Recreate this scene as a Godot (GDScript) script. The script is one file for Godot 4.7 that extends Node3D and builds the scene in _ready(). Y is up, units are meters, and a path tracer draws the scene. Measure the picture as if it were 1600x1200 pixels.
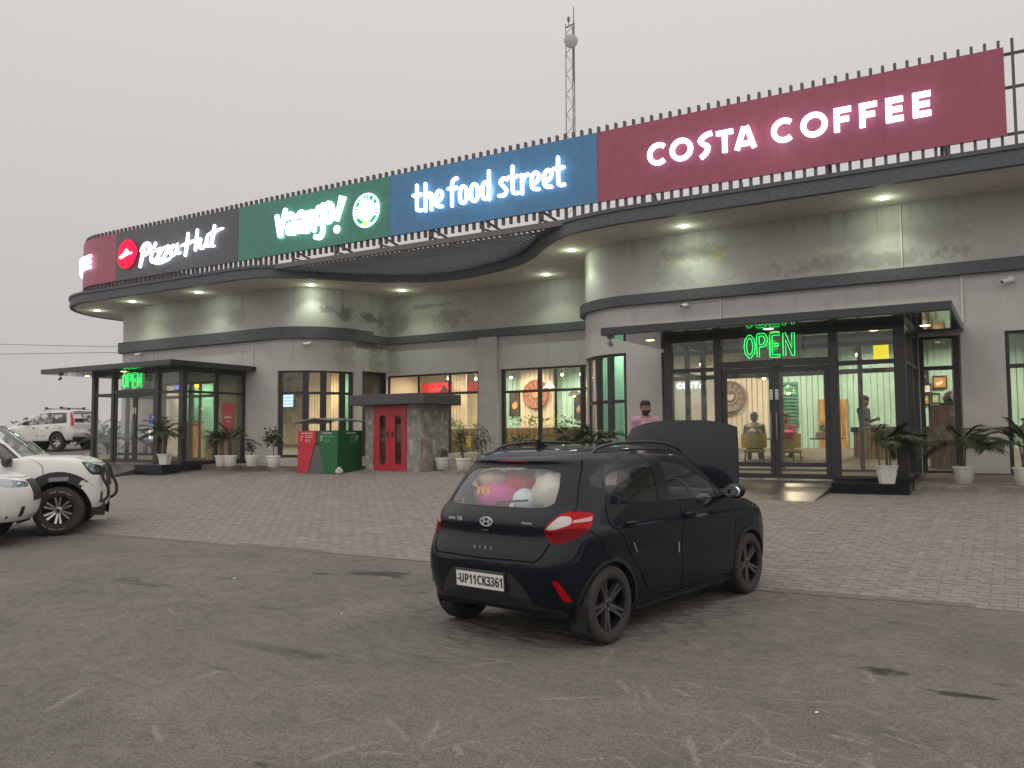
extends Node3D
# ---------------------------------------------------------------- helpers
class MB:                                     # collects triangles; every triangle is wound to face its normal
	var p := PackedVector3Array()
	var n := PackedVector3Array()
	var t := PackedVector2Array()
	var c := PackedColorArray()
	var col := Color.WHITE
	var tinted := false
	func tri(a: Vector3, b: Vector3, d: Vector3, na: Vector3, nb: Vector3, nd: Vector3, ua := Vector2.ZERO, ub := Vector2.ZERO, ud := Vector2.ZERO) -> void:
		if (b - a).cross(d - a).dot(na + nb + nd) > 0.0:
			p.append(a); p.append(d); p.append(b); n.append(na); n.append(nd); n.append(nb); t.append(ua); t.append(ud); t.append(ub)
		else:
			p.append(a); p.append(b); p.append(d); n.append(na); n.append(nb); n.append(nd); t.append(ua); t.append(ub); t.append(ud)
		c.append(col); c.append(col); c.append(col)
	func flat(a: Vector3, b: Vector3, d: Vector3, way: Vector3, ua := Vector2.ZERO, ub := Vector2.ZERO, ud := Vector2.ZERO) -> void:
		var m := (b - a).cross(d - a).normalized()
		if m.dot(way) < 0.0: m = -m
		tri(a, b, d, m, m, m, ua, ub, ud)
	func quad(a: Vector3, b: Vector3, d: Vector3, e: Vector3, way: Vector3, uv := Rect2(0, 0, 1, 1)) -> void:
		var u0 := uv.position
		var u1 := Vector2(uv.end.x, uv.position.y)
		var u2 := uv.end
		var u3 := Vector2(uv.position.x, uv.end.y)
		flat(a, b, d, way, u0, u1, u2)
		flat(a, d, e, way, u0, u2, u3)
	func box(at: Vector3, size: Vector3, b := Basis.IDENTITY, bev := 0.0) -> void:
		var h := size * 0.5
		if bev <= 0.0:
			for ax in 3:
				for s in [-1.0, 1.0]:
					var o := Vector3.ZERO
					o[ax] = s * h[ax]
					var u := Vector3.ZERO
					var v := Vector3.ZERO
					u[(ax + 1) % 3] = h[(ax + 1) % 3]
					v[(ax + 2) % 3] = h[(ax + 2) % 3]
					quad(at + b * (o - u - v), at + b * (o + u - v), at + b * (o + u + v), at + b * (o - u + v), b * o)
			return
		var i := h - Vector3.ONE * bev
		var P := func(q: Vector3) -> Vector3: return at + b * q
		for ax in 3:
			var a1 := (ax + 1) % 3
			var a2 := (ax + 2) % 3
			for s in [-1.0, 1.0]:
				var q := []
				for k in [[-1, -1], [1, -1], [1, 1], [-1, 1]]:
					var w := Vector3.ZERO
					w[ax] = s * h[ax]; w[a1] = k[0] * i[a1]; w[a2] = k[1] * i[a2]
					q.append(P.call(w))
				var o := Vector3.ZERO
				o[ax] = s
				quad(q[0], q[1], q[2], q[3], b * o)
				for s2 in [-1.0, 1.0]:                     # the edge between +-ax and +-a1
					var w1 := []
					for k in [-1, 1]:
						var w := Vector3.ZERO
						w[ax] = s * h[ax]; w[a1] = s2 * i[a1]; w[a2] = k * i[a2]
						w1.append(P.call(w))
						w = Vector3.ZERO
						w[ax] = s * i[ax]; w[a1] = s2 * h[a1]; w[a2] = k * i[a2]
						w1.append(P.call(w))
					o = Vector3.ZERO
					o[ax] = s; o[a1] = s2
					quad(w1[0], w1[1], w1[3], w1[2], b * o)
		for sx in [-1.0, 1.0]:
			for sy in [-1.0, 1.0]:
				for sz in [-1.0, 1.0]:
					flat(P.call(Vector3(sx * h.x, sy * i.y, sz * i.z)), P.call(Vector3(sx * i.x, sy * h.y, sz * i.z)), P.call(Vector3(sx * i.x, sy * i.y, sz * h.z)), b * Vector3(sx, sy, sz))
	func bar(a: Vector3, b: Vector3, w: float, h: float, up := Vector3.UP) -> void:       # a beam from a to b
		var f := (b - a).normalized()
		var r := f.cross(up).normalized()
		var u := r.cross(f)
		box((a + b) * 0.5, Vector3(w, h, a.distance_to(b)), Basis(r, u, -f))
	func tube(path: PackedVector3Array, r: Array, sides := 8, caps := true) -> void:
		var rings := []
		var norms := []
		var side := Vector3.ZERO
		for k in path.size():
			var f := (path[mini(k + 1, path.size() - 1)] - path[maxi(k - 1, 0)]).normalized()
			if side == Vector3.ZERO:
				side = f.cross(Vector3.UP if absf(f.y) < 0.9 else Vector3.RIGHT).normalized()
			side = (side - f * side.dot(f)).normalized()
			var up := side.cross(f)
			var rr: float = r[mini(k, r.size() - 1)]
			var ring := []
			var nn := []
			for j in sides:
				var a := TAU * j / sides
				var d := side * cos(a) + up * sin(a)
				ring.append(path[k] + d * rr)
				nn.append(d)
			rings.append(ring); norms.append(nn)
		for k in path.size() - 1:
			for j in sides:
				var j2 := (j + 1) % sides
				tri(rings[k][j], rings[k][j2], rings[k + 1][j2], norms[k][j], norms[k][j2], norms[k + 1][j2])
				tri(rings[k][j], rings[k + 1][j2], rings[k + 1][j], norms[k][j], norms[k + 1][j2], norms[k + 1][j])
		if caps:
			for e in [0, path.size() - 1]:
				var f := path[1] - path[0] if e == 0 else path[e - 1] - path[e]
				for j in range(1, sides - 1):
					flat(rings[e][0], rings[e][j], rings[e][j + 1], -f)
	func lathe(prof: Array, at := Vector3.ZERO, seg := 24, b := Basis.IDENTITY, smooth := true) -> void:   # prof: Vector2(radius, height) from bottom to top, outside to the right
		for k in prof.size() - 1:
			var a: Vector2 = prof[k]
			var d: Vector2 = prof[k + 1]
			var m := Vector2(d.y - a.y, a.x - d.x).normalized()
			var ma := m
			var md := m
			if smooth:
				if k > 0:
					var q: Vector2 = prof[k - 1]
					var m0 := Vector2(a.y - q.y, q.x - a.x).normalized()
					if m0.dot(m) > 0.6: ma = (m + m0).normalized()
				if k < prof.size() - 2:
					var q: Vector2 = prof[k + 2]
					var m1 := Vector2(q.y - d.y, d.x - q.x).normalized()
					if m1.dot(m) > 0.6: md = (m + m1).normalized()
			for j in seg:
				var c0 := Vector2.from_angle(TAU * j / seg)
				var c1 := Vector2.from_angle(TAU * (j + 1) / seg)
				var p0 := at + b * Vector3(a.x * c0.x, a.y, a.x * c0.y)
				var p1 := at + b * Vector3(a.x * c1.x, a.y, a.x * c1.y)
				var p2 := at + b * Vector3(d.x * c1.x, d.y, d.x * c1.y)
				var p3 := at + b * Vector3(d.x * c0.x, d.y, d.x * c0.y)
				var n0 := b * Vector3(ma.x * c0.x, ma.y, ma.x * c0.y)
				var n1 := b * Vector3(ma.x * c1.x, ma.y, ma.x * c1.y)
				var n2 := b * Vector3(md.x * c1.x, md.y, md.x * c1.y)
				var n3 := b * Vector3(md.x * c0.x, md.y, md.x * c0.y)
				if a.x > 1e-5: tri(p0, p1, p2, n0, n1, n2)
				if d.x > 1e-5: tri(p0, p2, p3, n0, n2, n3)
	func prism(poly: PackedVector2Array, xf: Transform3D, depth: float, uvs := 1.0) -> void:  # poly in xf's xy plane, from z = 0 to z = depth
		var idx := Geometry2D.triangulate_polygon(poly)
		var f := xf.basis.z.normalized()
		for k in range(0, idx.size(), 3):
			for z in [0.0, depth]:
				var q := []
				for j in 3: q.append(xf * Vector3(poly[idx[k + j]].x, poly[idx[k + j]].y, z))
				flat(q[0], q[1], q[2], f if z == depth else -f, poly[idx[k]] * uvs, poly[idx[k + 1]] * uvs, poly[idx[k + 2]] * uvs)
		var cw := Geometry2D.is_polygon_clockwise(poly)
		for k in poly.size():
			var a := poly[k]
			var d := poly[(k + 1) % poly.size()]
			var o := Vector2(d.y - a.y, a.x - d.x) * (-1.0 if cw else 1.0)
			quad(xf * Vector3(a.x, a.y, 0), xf * Vector3(d.x, d.y, 0), xf * Vector3(d.x, d.y, depth), xf * Vector3(a.x, a.y, depth), xf.basis * Vector3(o.x, o.y, 0))
	func ball(at: Vector3, r: Vector3, seg := 12, b := Basis.IDENTITY) -> void:
		var rows := seg / 2
		for k in rows:
			for j in seg:
				var q := []
				var m := []
				for w in [[k, j], [k, j + 1], [k + 1, j + 1], [k + 1, j]]:
					var a: float = PI * w[0] / rows
					var e: float = TAU * w[1] / seg
					var d := Vector3(sin(a) * cos(e), cos(a), sin(a) * sin(e))
					q.append(at + b * (d * r)); m.append((b * (d / r)).normalized())
				if k > 0: tri(q[0], q[1], q[2], m[0], m[1], m[2])
				if k < rows - 1: tri(q[0], q[2], q[3], m[0], m[2], m[3])
	func mesh() -> ArrayMesh:
		var a := []
		a.resize(Mesh.ARRAY_MAX)
		a[Mesh.ARRAY_VERTEX] = p; a[Mesh.ARRAY_NORMAL] = n; a[Mesh.ARRAY_TEX_UV] = t
		if tinted: a[Mesh.ARRAY_COLOR] = c
		var m := ArrayMesh.new()
		m.add_surface_from_arrays(Mesh.PRIMITIVE_TRIANGLES, a)
		return m

func put(mb, called: String, m: Material, parent: Node = self, label := "") -> MeshInstance3D:
	var o := MeshInstance3D.new()
	o.name = called
	o.mesh = mb.mesh() if mb is MB else mb
	o.material_override = m
	o.cast_shadow = GeometryInstance3D.SHADOW_CASTING_SETTING_ON
	parent.add_child(o, true)
	if label: o.set_meta("label", label)
	return o
func tag(o: Node, label := "", category := "", group := "", kind := "") -> Node:
	if label: o.set_meta("label", label)
	if category: o.set_meta("category", category)
	if group: o.set_meta("group", group)
	if kind: o.set_meta("kind", kind)
	return o
func thing(called: String, label: String, category: String, at := Vector3.ZERO, turn := 0.0, group := "") -> Node3D:
	var o := Node3D.new()
	o.name = called
	add_child(o, true)
	o.position = at
	o.rotation.y = turn
	tag(o, label, category, group)
	return o
func setting(mb, called: String, m: Material) -> MeshInstance3D:
	var o := put(mb, called, m)
	o.set_meta("kind", "structure")
	return o
func copy_of(o: Node3D, at: Vector3, turn := 0.0, label := "") -> Node3D:
	var d: Node3D = o.duplicate()
	d.name = o.name
	add_child(d, true)
	d.position = at
	d.rotation.y = turn
	if label: d.set_meta("label", label)
	return d
func lin(r: float, g: float, b: float) -> Color: return Color(r, g, b).linear_to_srgb()
var made := {}
func mat(r: float, g: float, b: float, rough := 0.7, metal := 0.0, tex: Texture2D = null, scale := 1.0) -> StandardMaterial3D:
	var key := [r, g, b, rough, metal, tex, scale]
	if made.has(key): return made[key]
	var m := StandardMaterial3D.new()
	m.albedo_color = lin(r, g, b)
	m.roughness = rough
	m.metallic = metal
	if tex:
		m.albedo_texture = tex
		m.uv1_triplanar = true
		m.uv1_world_triplanar = true
		m.uv1_scale = Vector3.ONE * scale
	made[key] = m
	return m
func glow(r: float, g: float, b: float, energy: float) -> StandardMaterial3D:
	var m := StandardMaterial3D.new()
	m.albedo_color = lin(minf(r, 0.8), minf(g, 0.8), minf(b, 0.8))
	m.emission_enabled = true
	m.emission = lin(r, g, b)
	m.emission_energy_multiplier = energy
	return m
func glass_mat(alpha := 0.08, tint := Color(0.8, 0.9, 0.88)) -> StandardMaterial3D:
	var m := StandardMaterial3D.new()
	m.albedo_color = Color(tint, alpha)
	m.transparency = BaseMaterial3D.TRANSPARENCY_ALPHA
	m.roughness = 0.02
	return m
func fractal(sd: int, freq: float, oct := 4, kind := FastNoiseLite.TYPE_SIMPLEX_SMOOTH) -> FastNoiseLite:
	var f := FastNoiseLite.new()
	f.seed = sd
	f.noise_type = kind
	f.frequency = freq
	f.fractal_octaves = oct
	return f
func mottle(sd: int, freq: float, lo: float, hi := 1.0, size := 512, oct := 5) -> ImageTexture:   # grey values lo..hi (display values) to multiply a colour by
	var im := fractal(sd, freq, oct).get_seamless_image(size, size)
	im.convert(Image.FORMAT_L8)
	var d := im.get_data()
	for k in d.size(): d[k] = int(255.0 * lerpf(lo, hi, d[k] / 255.0))
	return ImageTexture.create_from_image(Image.create_from_data(size, size, false, Image.FORMAT_L8, d))
func rough_normals(sd: int, freq: float, size := 512, strength := 4.0, oct := 4) -> ImageTexture:
	var im := fractal(sd, freq, oct).get_seamless_image(size, size)
	im.convert(Image.FORMAT_L8)
	im.bump_map_to_normal_map(strength)
	return ImageTexture.create_from_image(im)
func with_normals(m: StandardMaterial3D, t: Texture2D, amount := 1.0) -> StandardMaterial3D:
	m.normal_enabled = true
	m.normal_texture = t
	m.normal_scale = amount
	return m
func smoothed(pts: Array, n: int, closed := false) -> Array:      # Catmull-Rom through Vector2 or Vector3 points
	var out := []
	var c := pts.size()
	for k in (c if closed else c - 1):
		var a = pts[(k - 1 + c) % c] if closed else pts[maxi(k - 1, 0)]
		var b = pts[k]
		var d = pts[(k + 1) % c]
		var e = pts[(k + 2) % c] if closed else pts[mini(k + 2, c - 1)]
		for j in n: out.append(b.cubic_interpolate(d, a, e, float(j) / n))
	if not closed: out.append(pts[c - 1])
	return out
# ---------------------------------------------------------------- scene
func _ready() -> void:
	seed(7)
	var cam := Camera3D.new()
	cam.name = "camera"
	add_child(cam)
	cam.transform = Transform3D(Basis.from_euler(Vector3(0.0634225, 0.538383, -0.00705627)), Vector3(0, 1.6, 0))
	cam.fov = 48.98
	cam.near = 0.05
	cam.far = 2000.0
	var env := Environment.new()
	env.background_mode = Environment.BG_SKY
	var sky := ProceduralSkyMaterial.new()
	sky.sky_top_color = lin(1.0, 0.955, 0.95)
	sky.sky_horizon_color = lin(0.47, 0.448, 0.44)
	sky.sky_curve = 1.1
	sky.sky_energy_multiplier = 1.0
	sky.ground_horizon_color = lin(0.50, 0.485, 0.47)
	sky.ground_bottom_color = lin(0.20, 0.19, 0.18)
	sky.sun_angle_max = 1.0
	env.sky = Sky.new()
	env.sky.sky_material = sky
	env.tonemap_mode = Environment.TONE_MAPPER_LINEAR
	env.tonemap_exposure = 1.12
	env.sdfgi_enabled = true
	env.ssao_enabled = true
	env.ssil_enabled = true
	env.fog_enabled = true
	env.fog_density = 0.0005
	env.fog_light_color = lin(0.9, 0.88, 0.86)
	var we := WorldEnvironment.new()
	we.name = "environment"
	we.environment = env
	add_child(we)
	var sun := DirectionalLight3D.new()
	sun.name = "overcast_sun"
	sun.light_energy = 0.45
	sun.light_angular_distance = 168.0
	sun.light_color = Color(1.0, 0.97, 0.93)
	sun.shadow_enabled = true
	sun.sky_mode = DirectionalLight3D.SKY_MODE_LIGHT_ONLY
	sun.rotation_degrees = Vector3(-55, 12, 0)
	add_child(sun)
	make_textures()
	ground()
	building()
	porches()
	roof_signs()
	outdoor_lights()
	interior()
	forecourt_things()
	hatchback()
	white_cars()
	people()
	backdrop()
var T := {}
func make_textures() -> void:
	T.fine = mottle(3, 0.03, 0.80)
	T.blotch = mottle(5, 0.008, 0.72)
	T.faint = mottle(6, 0.012, 0.90)
	T.grain = rough_normals(9, 0.12, 512, 3.0)
	T.plaster = rough_normals(11, 0.05, 512, 1.5)
func rise(s: float) -> float:                    # height of the ground s metres ahead of the camera towards the building
	if s > 22.0: return rise(22.0) + 0.8 * (1.0 - exp(-(s - 22.0) / 10.0))
	return 0.04 * (s - 8.2 + sqrt((s - 8.2) * (s - 8.2) + 0.36))
func on_ground(x: float, z: float) -> Vector3: return Vector3(x, rise(-z), z)
# ---------------------------------------------------------------- ground
const EDGE := -8.62
func wobble(x: float) -> float: return EDGE + 0.05 * sin(x * 0.9) + 0.03 * sin(x * 2.3 + 1.0)
func ground() -> void:
	var m := StandardMaterial3D.new()
	m.roughness = 0.86
	m.albedo_texture = asphalt_texture()
	m.texture_repeat = true
	m.detail_enabled = true
	m.detail_blend_mode = BaseMaterial3D.BLEND_MODE_MUL
	m.detail_uv_layer = BaseMaterial3D.DETAIL_UV_2
	m.detail_albedo = speckle()
	with_normals(m, T.grain, 0.9)
	m.uv1_triplanar = false
	var xs := [-700.0, -300.0, -120.0, -70.0]
	for k in 23: xs.append(-48.0 + 3.0 * k)
	xs.append_array([40.0, 90.0, 300.0])
	var zs := [300.0, 60.0, 20.0, 8.0, 4.0, 0.0, -3.0, -5.0, -6.0]
	for k in 20: zs.append(-6.5 - 0.4 * k)
	zs.append_array([-15.5, -17.0, -19.0, -22.0, -24.0, -27.0, -30.0, -35.0, -42.0, -55.0, -80.0, -130.0, -300.0, -700.0])
	var p := PackedVector3Array()
	var n := PackedVector3Array()
	var u := PackedVector2Array()
	var u2 := PackedVector2Array()
	var ix := PackedInt32Array()
	for z in zs:
		for x in xs:
			p.append(on_ground(x, z))
			n.append(Vector3(0, 1, (rise(-z + 0.05) - rise(-z - 0.05)) * 10.0).normalized())
			u.append(Vector2((x + 14.0) / 20.0, (z + 10.0) / 10.0))
			u2.append(Vector2(x, z) / 2.1)
	for j in zs.size() - 1:
		for i in xs.size() - 1:
			var a := j * xs.size() + i
			ix.append_array([a, a + xs.size(), a + 1, a + 1, a + xs.size(), a + xs.size() + 1])
	var arr := []
	arr.resize(Mesh.ARRAY_MAX)
	arr[Mesh.ARRAY_VERTEX] = p; arr[Mesh.ARRAY_NORMAL] = n; arr[Mesh.ARRAY_TEX_UV] = u; arr[Mesh.ARRAY_TEX_UV2] = u2; arr[Mesh.ARRAY_INDEX] = ix
	var mesh := ArrayMesh.new()
	mesh.add_surface_from_arrays(Mesh.PRIMITIVE_TRIANGLES, arr)
	setting(mesh, "asphalt_ground", m)
	paving()
func speckle() -> ImageTexture:
	var r := RandomNumberGenerator.new()
	r.seed = 4
	var d := PackedByteArray()
	d.resize(512 * 512)
	for k in d.size(): d[k] = int(clampf(r.randfn(208.0, 46.0) + (26.0 if r.randf() < 0.05 else 0.0), 60.0, 255.0))
	var im := Image.create_from_data(512, 512, false, Image.FORMAT_L8, d)
	im.resize(300, 300, Image.INTERPOLATE_BILINEAR)
	im.resize(512, 512, Image.INTERPOLATE_CUBIC)
	return ImageTexture.create_from_image(im)
func noise_bytes(sd: int, fx: float, w: int, h: int, oct := 4) -> PackedByteArray:
	var im := fractal(sd, fx, oct).get_seamless_image(w, h)
	im.convert(Image.FORMAT_L8)
	return im.get_data()
func asphalt_texture() -> ImageTexture:               # 20 m by 10 m of worn, dusty asphalt: x from -14 to 6, z from -10 to 0
	var w := 2048
	var h := 1024
	var big := noise_bytes(21, 0.0045, w, h, 5)
	var mid := noise_bytes(22, 0.02, w, h, 5)
	var dust := noise_bytes(23, 0.0075, w, h, 6)
	var d := PackedByteArray()
	d.resize(w * h * 3)
	for k in w * h:
		var y := k / w
		var a := big[k] / 255.0
		var b := mid[k] / 255.0
		var g := 0.140 + 0.056 * a + 0.024 * b
		var e := clampf((dust[k] / 255.0 - 0.60) * 4.0, 0.0, 1.0) * (0.15 + 0.55 * b)
		var f := clampf((0.30 - mid[k] / 255.0) * 6.0, 0.0, 1.0) * 0.12
		g *= 1.0 - f
		d[k * 3] = int(255.0 * pow(g * 1.09 + e * 0.085, 0.4545))
		d[k * 3 + 1] = int(255.0 * pow(g * 0.99 + e * 0.070, 0.4545))
		d[k * 3 + 2] = int(255.0 * pow(g * 0.86 + e * 0.055, 0.4545))
	var im := Image.create_from_data(w, h, false, Image.FORMAT_RGB8, d)
	im.convert(Image.FORMAT_RGBA8)
	var r := RandomNumberGenerator.new()
	r.seed = 12
	# pale scrapes, mostly where trucks turn in the right foreground
	for k in 260:
		var x := r.randfn(0.1, 1.9)
		var z := r.randf_range(-6.4, -2.4)
		if k > 205:
			x = r.randf_range(-12.0, 4.0)
			z = r.randf_range(-8.5, -2.0)
		var len := r.randf_range(0.08, 0.55)
		var way := r.randfn(0.35, 0.7) + (PI / 2 if r.randf() < 0.25 else 0.0)
		streak(im, x, z, way, len, r.randf_range(0.010, 0.032), Color(0.60, 0.57, 0.53), r.randf_range(0.25, 0.75), r)
	for k in 40: blot(im, r.randfn(-0.6, 1.3), -5.7 + r.randfn(0, 0.9), r.randf_range(0.3, 0.9), r.randf_range(0.12, 0.4), Color(0.52, 0.485, 0.44), r.randf_range(0.08, 0.25), r)
	for k in 26: blot(im, r.randf_range(-11.0, 3.5), r.randf_range(-8.2, -2.2), r.randf_range(0.06, 0.3), r.randf_range(0.02, 0.08), Color(0.09, 0.085, 0.08), r.randf_range(0.15, 0.4), r)
	for k in 24: blot(im, r.randfn(-0.6, 1.6), r.randf_range(-6.6, -3.6), r.randf_range(0.1, 0.45), r.randf_range(0.05, 0.2), Color(0.55, 0.51, 0.46), r.randf_range(0.08, 0.22), r)
	for k in 14: blot(im, r.randf_range(-7.5, -5.2), r.randf_range(-3.9, -3.1), r.randf_range(0.1, 0.3), r.randf_range(0.03, 0.08), Color(0.6, 0.56, 0.55), r.randf_range(0.12, 0.3), r)
	for q in [[-6.6, -7.75, 0.42, 0.10, 0.75], [-6.35, -7.9, 0.25, 0.05, 0.7], [-7.1, -7.5, 0.2, 0.05, 0.5], [-0.86, -6.28, 0.16, 0.07, 0.75], [-0.38, -5.95, 0.22, 0.035, 0.85], [-1.15, -4.0, 0.28, 0.03, 0.6], [-8.5, -6.1, 0.4, 0.09, 0.4], [-4.8, -4.7, 0.5, 0.08, 0.3]]:
		for k in 5: blot(im, q[0] + r.randfn(0, 0.3) * q[2], q[1] + r.randfn(0, 0.4) * q[3], q[2] * 0.8, q[3], Color(0.10, 0.095, 0.09), q[4] * 0.5, r)
	for k in 420: blot(im, r.randf_range(-13.5, 5.5), -8.45 + r.randfn(0, 0.16), r.randf_range(0.1, 0.5), r.randf_range(0.04, 0.12), Color(0.56, 0.52, 0.465), r.randf_range(0.1, 0.35), r)
	return ImageTexture.create_from_image(im)
func streak(im: Image, x: float, z: float, way: float, length: float, width: float, c: Color, a: float, r: RandomNumberGenerator) -> void:
	var bend := r.randfn(0, 0.16)
	var n := int(length * 130) + 2
	for k in n:
		var f := float(k) / n
		var p := Vector2(x, z) + Vector2(cos(way + bend * f), sin(way + bend * f)) * length * (f - 0.5)
		dab(im, p.x, p.y, width * (0.4 + 0.8 * sin(PI * f)), width * 0.6, c, a * r.randf_range(0.2, 1.0))
func blot(im: Image, x: float, z: float, rx: float, rz: float, c: Color, a: float, r: RandomNumberGenerator) -> void:
	for k in 18:
		var q := Vector2.from_angle(r.randf() * TAU) * sqrt(r.randf())
		dab(im, x + q.x * rx, z + q.y * rz, rx * r.randf_range(0.15, 0.5), rz * r.randf_range(0.2, 0.6), c, a * r.randf_range(0.15, 0.6))
func dab(im: Image, x: float, z: float, rx: float, rz: float, c: Color, a: float) -> void:
	var sx := 102.4
	var cx := (x + 14.0) * sx
	var cy := (z + 10.0) * sx
	for py in range(maxi(0, int(cy - rz * sx)), mini(1023, int(cy + rz * sx)) + 1):
		for px in range(maxi(0, int(cx - rx * sx)), mini(2047, int(cx + rx * sx)) + 1):
			var q := Vector2((px - cx) / (rx * sx + 0.5), (py - cy) / (rz * sx + 0.5)).length_squared()
			if q < 1.0:
				var o := im.get_pixel(px, py)
				im.set_pixel(px, py, o.lerp(c, a * (1.0 - q)))
func paving() -> void:                                # interlocking concrete pavers laid on the slope up to the building
	var bed := MB.new()
	for k in 60:
		var x0 := -60.0 + 1.2 * k
		for j in 12:
			var z0 := lerpf(wobble(x0), -18.6, j / 12.0)
			var z1 := lerpf(wobble(x0), -18.6, (j + 1) / 12.0)
			var q := []
			for w in [[x0, z0], [x0 + 1.2, z0], [x0 + 1.2, z1], [x0, z1]]: q.append(on_ground(w[0], w[1]) + Vector3(0, 0.004, 0))
			bed.quad(q[0], q[1], q[2], q[3], Vector3.UP)
	var o := setting(bed, "paving_bed", mat(0.17, 0.15, 0.132, 0.95, 0.0, T.fine, 0.8))
	var mesh := paver_mesh()
	var mats := []
	for c in [[0.252, 0.227, 0.202], [0.268, 0.243, 0.218], [0.24, 0.216, 0.192], [0.256, 0.228, 0.199], [0.276, 0.254, 0.231]]:
		mats.append(with_normals(mat(c[0], c[1], c[2], 0.9, 0.0, T.fine, 0.31).duplicate(), T.grain, 0.3))
	var r := RandomNumberGenerator.new()
	r.seed = 31
	var big := fractal(77, 0.22, 3)
	var near := []
	var rest := [[], [], [], [], []]
	var row := 0
	var z := EDGE - 0.10
	while z > -17.6:
		var x := -46.0 + (0.11 if row % 2 else 0.0)
		while x < 9.0:
			if z + 0.06 < wobble(x) - 0.02 and not (z < -17.0 and x > -10.0):
				var k := int(clampf(2.0 + big.get_noise_2d(x, z * 2.0) * 4.0 + r.randfn(0, 0.6), 0, 4))
				var up := Vector3(0, 1, (rise(-z + 0.1) - rise(-z - 0.1)) * 5.0).normalized()
				var b := Basis(Vector3.RIGHT, up, Vector3.RIGHT.cross(up))
				b = b * Basis.from_euler(Vector3(r.randfn(0, 0.008), r.randfn(0, 0.012), r.randfn(0, 0.008)))
				var t := Transform3D(b, on_ground(x, z) + up * (0.0085 + r.randfn(0, 0.0014)))
				if x > -1.9 and x < 1.6 and z > -11.4: near.append([Vector2(x + 0.3, z + 7.5).length(), t, k])
				else: rest[k].append(t)
			x += 0.222
		z -= 0.122
		row += 1
	near.sort_custom(func(a, b2): return a[0] < b2[0])
	for k in near.size():
		if k < 300:
			var p := put(mesh, "paver", mats[near[k][2]], o)
			p.transform = near[k][1]
		else: rest[near[k][2]].append(near[k][1])
	for k in 5:
		var mm := MultiMesh.new()
		mm.transform_format = MultiMesh.TRANSFORM_3D
		mm.mesh = mesh
		mm.instance_count = rest[k].size()
		for j in rest[k].size(): mm.set_instance_transform(j, rest[k][j])
		var mi := MultiMeshInstance3D.new()
		mi.name = "pavers"
		mi.multimesh = mm
		mi.material_override = mats[k]
		mi.set_meta("kind", "stuff")
		o.add_child(mi, true)
func paver_mesh() -> ArrayMesh:                        # a zigzag-edged block, edges eased
	var s := MB.new()
	var out := PackedVector2Array([Vector2(-0.108, -0.054), Vector2(-0.05, -0.060), Vector2(0.05, -0.050), Vector2(0.108, -0.056), Vector2(0.104, 0), Vector2(0.108, 0.054), Vector2(0.05, 0.060), Vector2(-0.05, 0.050), Vector2(-0.108, 0.056), Vector2(-0.112, 0)])
	var c := Vector3(0, 0.002, 0)
	for k in out.size():
		var a := out[k]
		var b := out[(k + 1) % out.size()]
		var ai := a * 0.95
		var bi := b * 0.95
		s.flat(c, Vector3(ai.x, 0, ai.y), Vector3(bi.x, 0, bi.y), Vector3.UP)
		s.quad(Vector3(ai.x, 0, ai.y), Vector3(bi.x, 0, bi.y), Vector3(b.x, -0.006, b.y), Vector3(a.x, -0.006, a.y), Vector3(a.x + b.x, 0.3, a.y + b.y))
		s.quad(Vector3(a.x, -0.006, a.y), Vector3(b.x, -0.006, b.y), Vector3(b.x, -0.03, b.y), Vector3(a.x, -0.03, a.y), Vector3(a.x + b.x, 0, a.y + b.y))
	return s.mesh()
# ---------------------------------------------------------------- building
class Walk:                                           # a line in plan, (x, z), walked so that the outside lies to the left hand
	var q := []
	var cum := [0.0]
	var nv := []
	func _init(points: Array) -> void:
		q = points
		for k in range(1, q.size()): cum.append(cum[k - 1] + q[k].distance_to(q[k - 1]))
		for k in q.size():
			var a: Vector2 = face(maxi(k - 1, 0))
			var b: Vector2 = face(mini(k, q.size() - 2))
			var m := (a + b).normalized()
			nv.append(m / maxf(0.3, m.dot(a)))
	func face(k: int) -> Vector2:
		var d: Vector2 = (q[k + 1] - q[k]).normalized()
		return Vector2(-d.y, d.x)
	func length() -> float: return cum[-1]
	func piece(t: float) -> int:
		for k in range(1, cum.size()):
			if t < cum[k] - 1e-6: return k - 1
		return cum.size() - 2
	func at(t: float, off := 0.0) -> Vector2:
		var k := piece(t)
		var f := clampf((t - cum[k]) / maxf(1e-6, cum[k + 1] - cum[k]), 0, 1)
		return q[k].lerp(q[k + 1], f) + nv[k].lerp(nv[k + 1], f) * off
	func out(t: float) -> Vector2: return face(piece(t))
	func near(p: Vector2) -> float:
		var best := 1e9
		var bt := 0.0
		for k in q.size() - 1:
			var s := Geometry2D.get_closest_point_to_segment(p, q[k], q[k + 1])
			if s.distance_to(p) < best:
				best = s.distance_to(p)
				bt = cum[k] + s.distance_to(q[k])
		return bt
	func cuts(t0: float, t1: float) -> Array:
		var o := [t0]
		for c in cum:
			if c > t0 + 1e-4 and c < t1 - 1e-4: o.append(c)
		o.append(t1)
		return o
static func v3(p: Vector2, y: float) -> Vector3: return Vector3(p.x, y, p.y)
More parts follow.
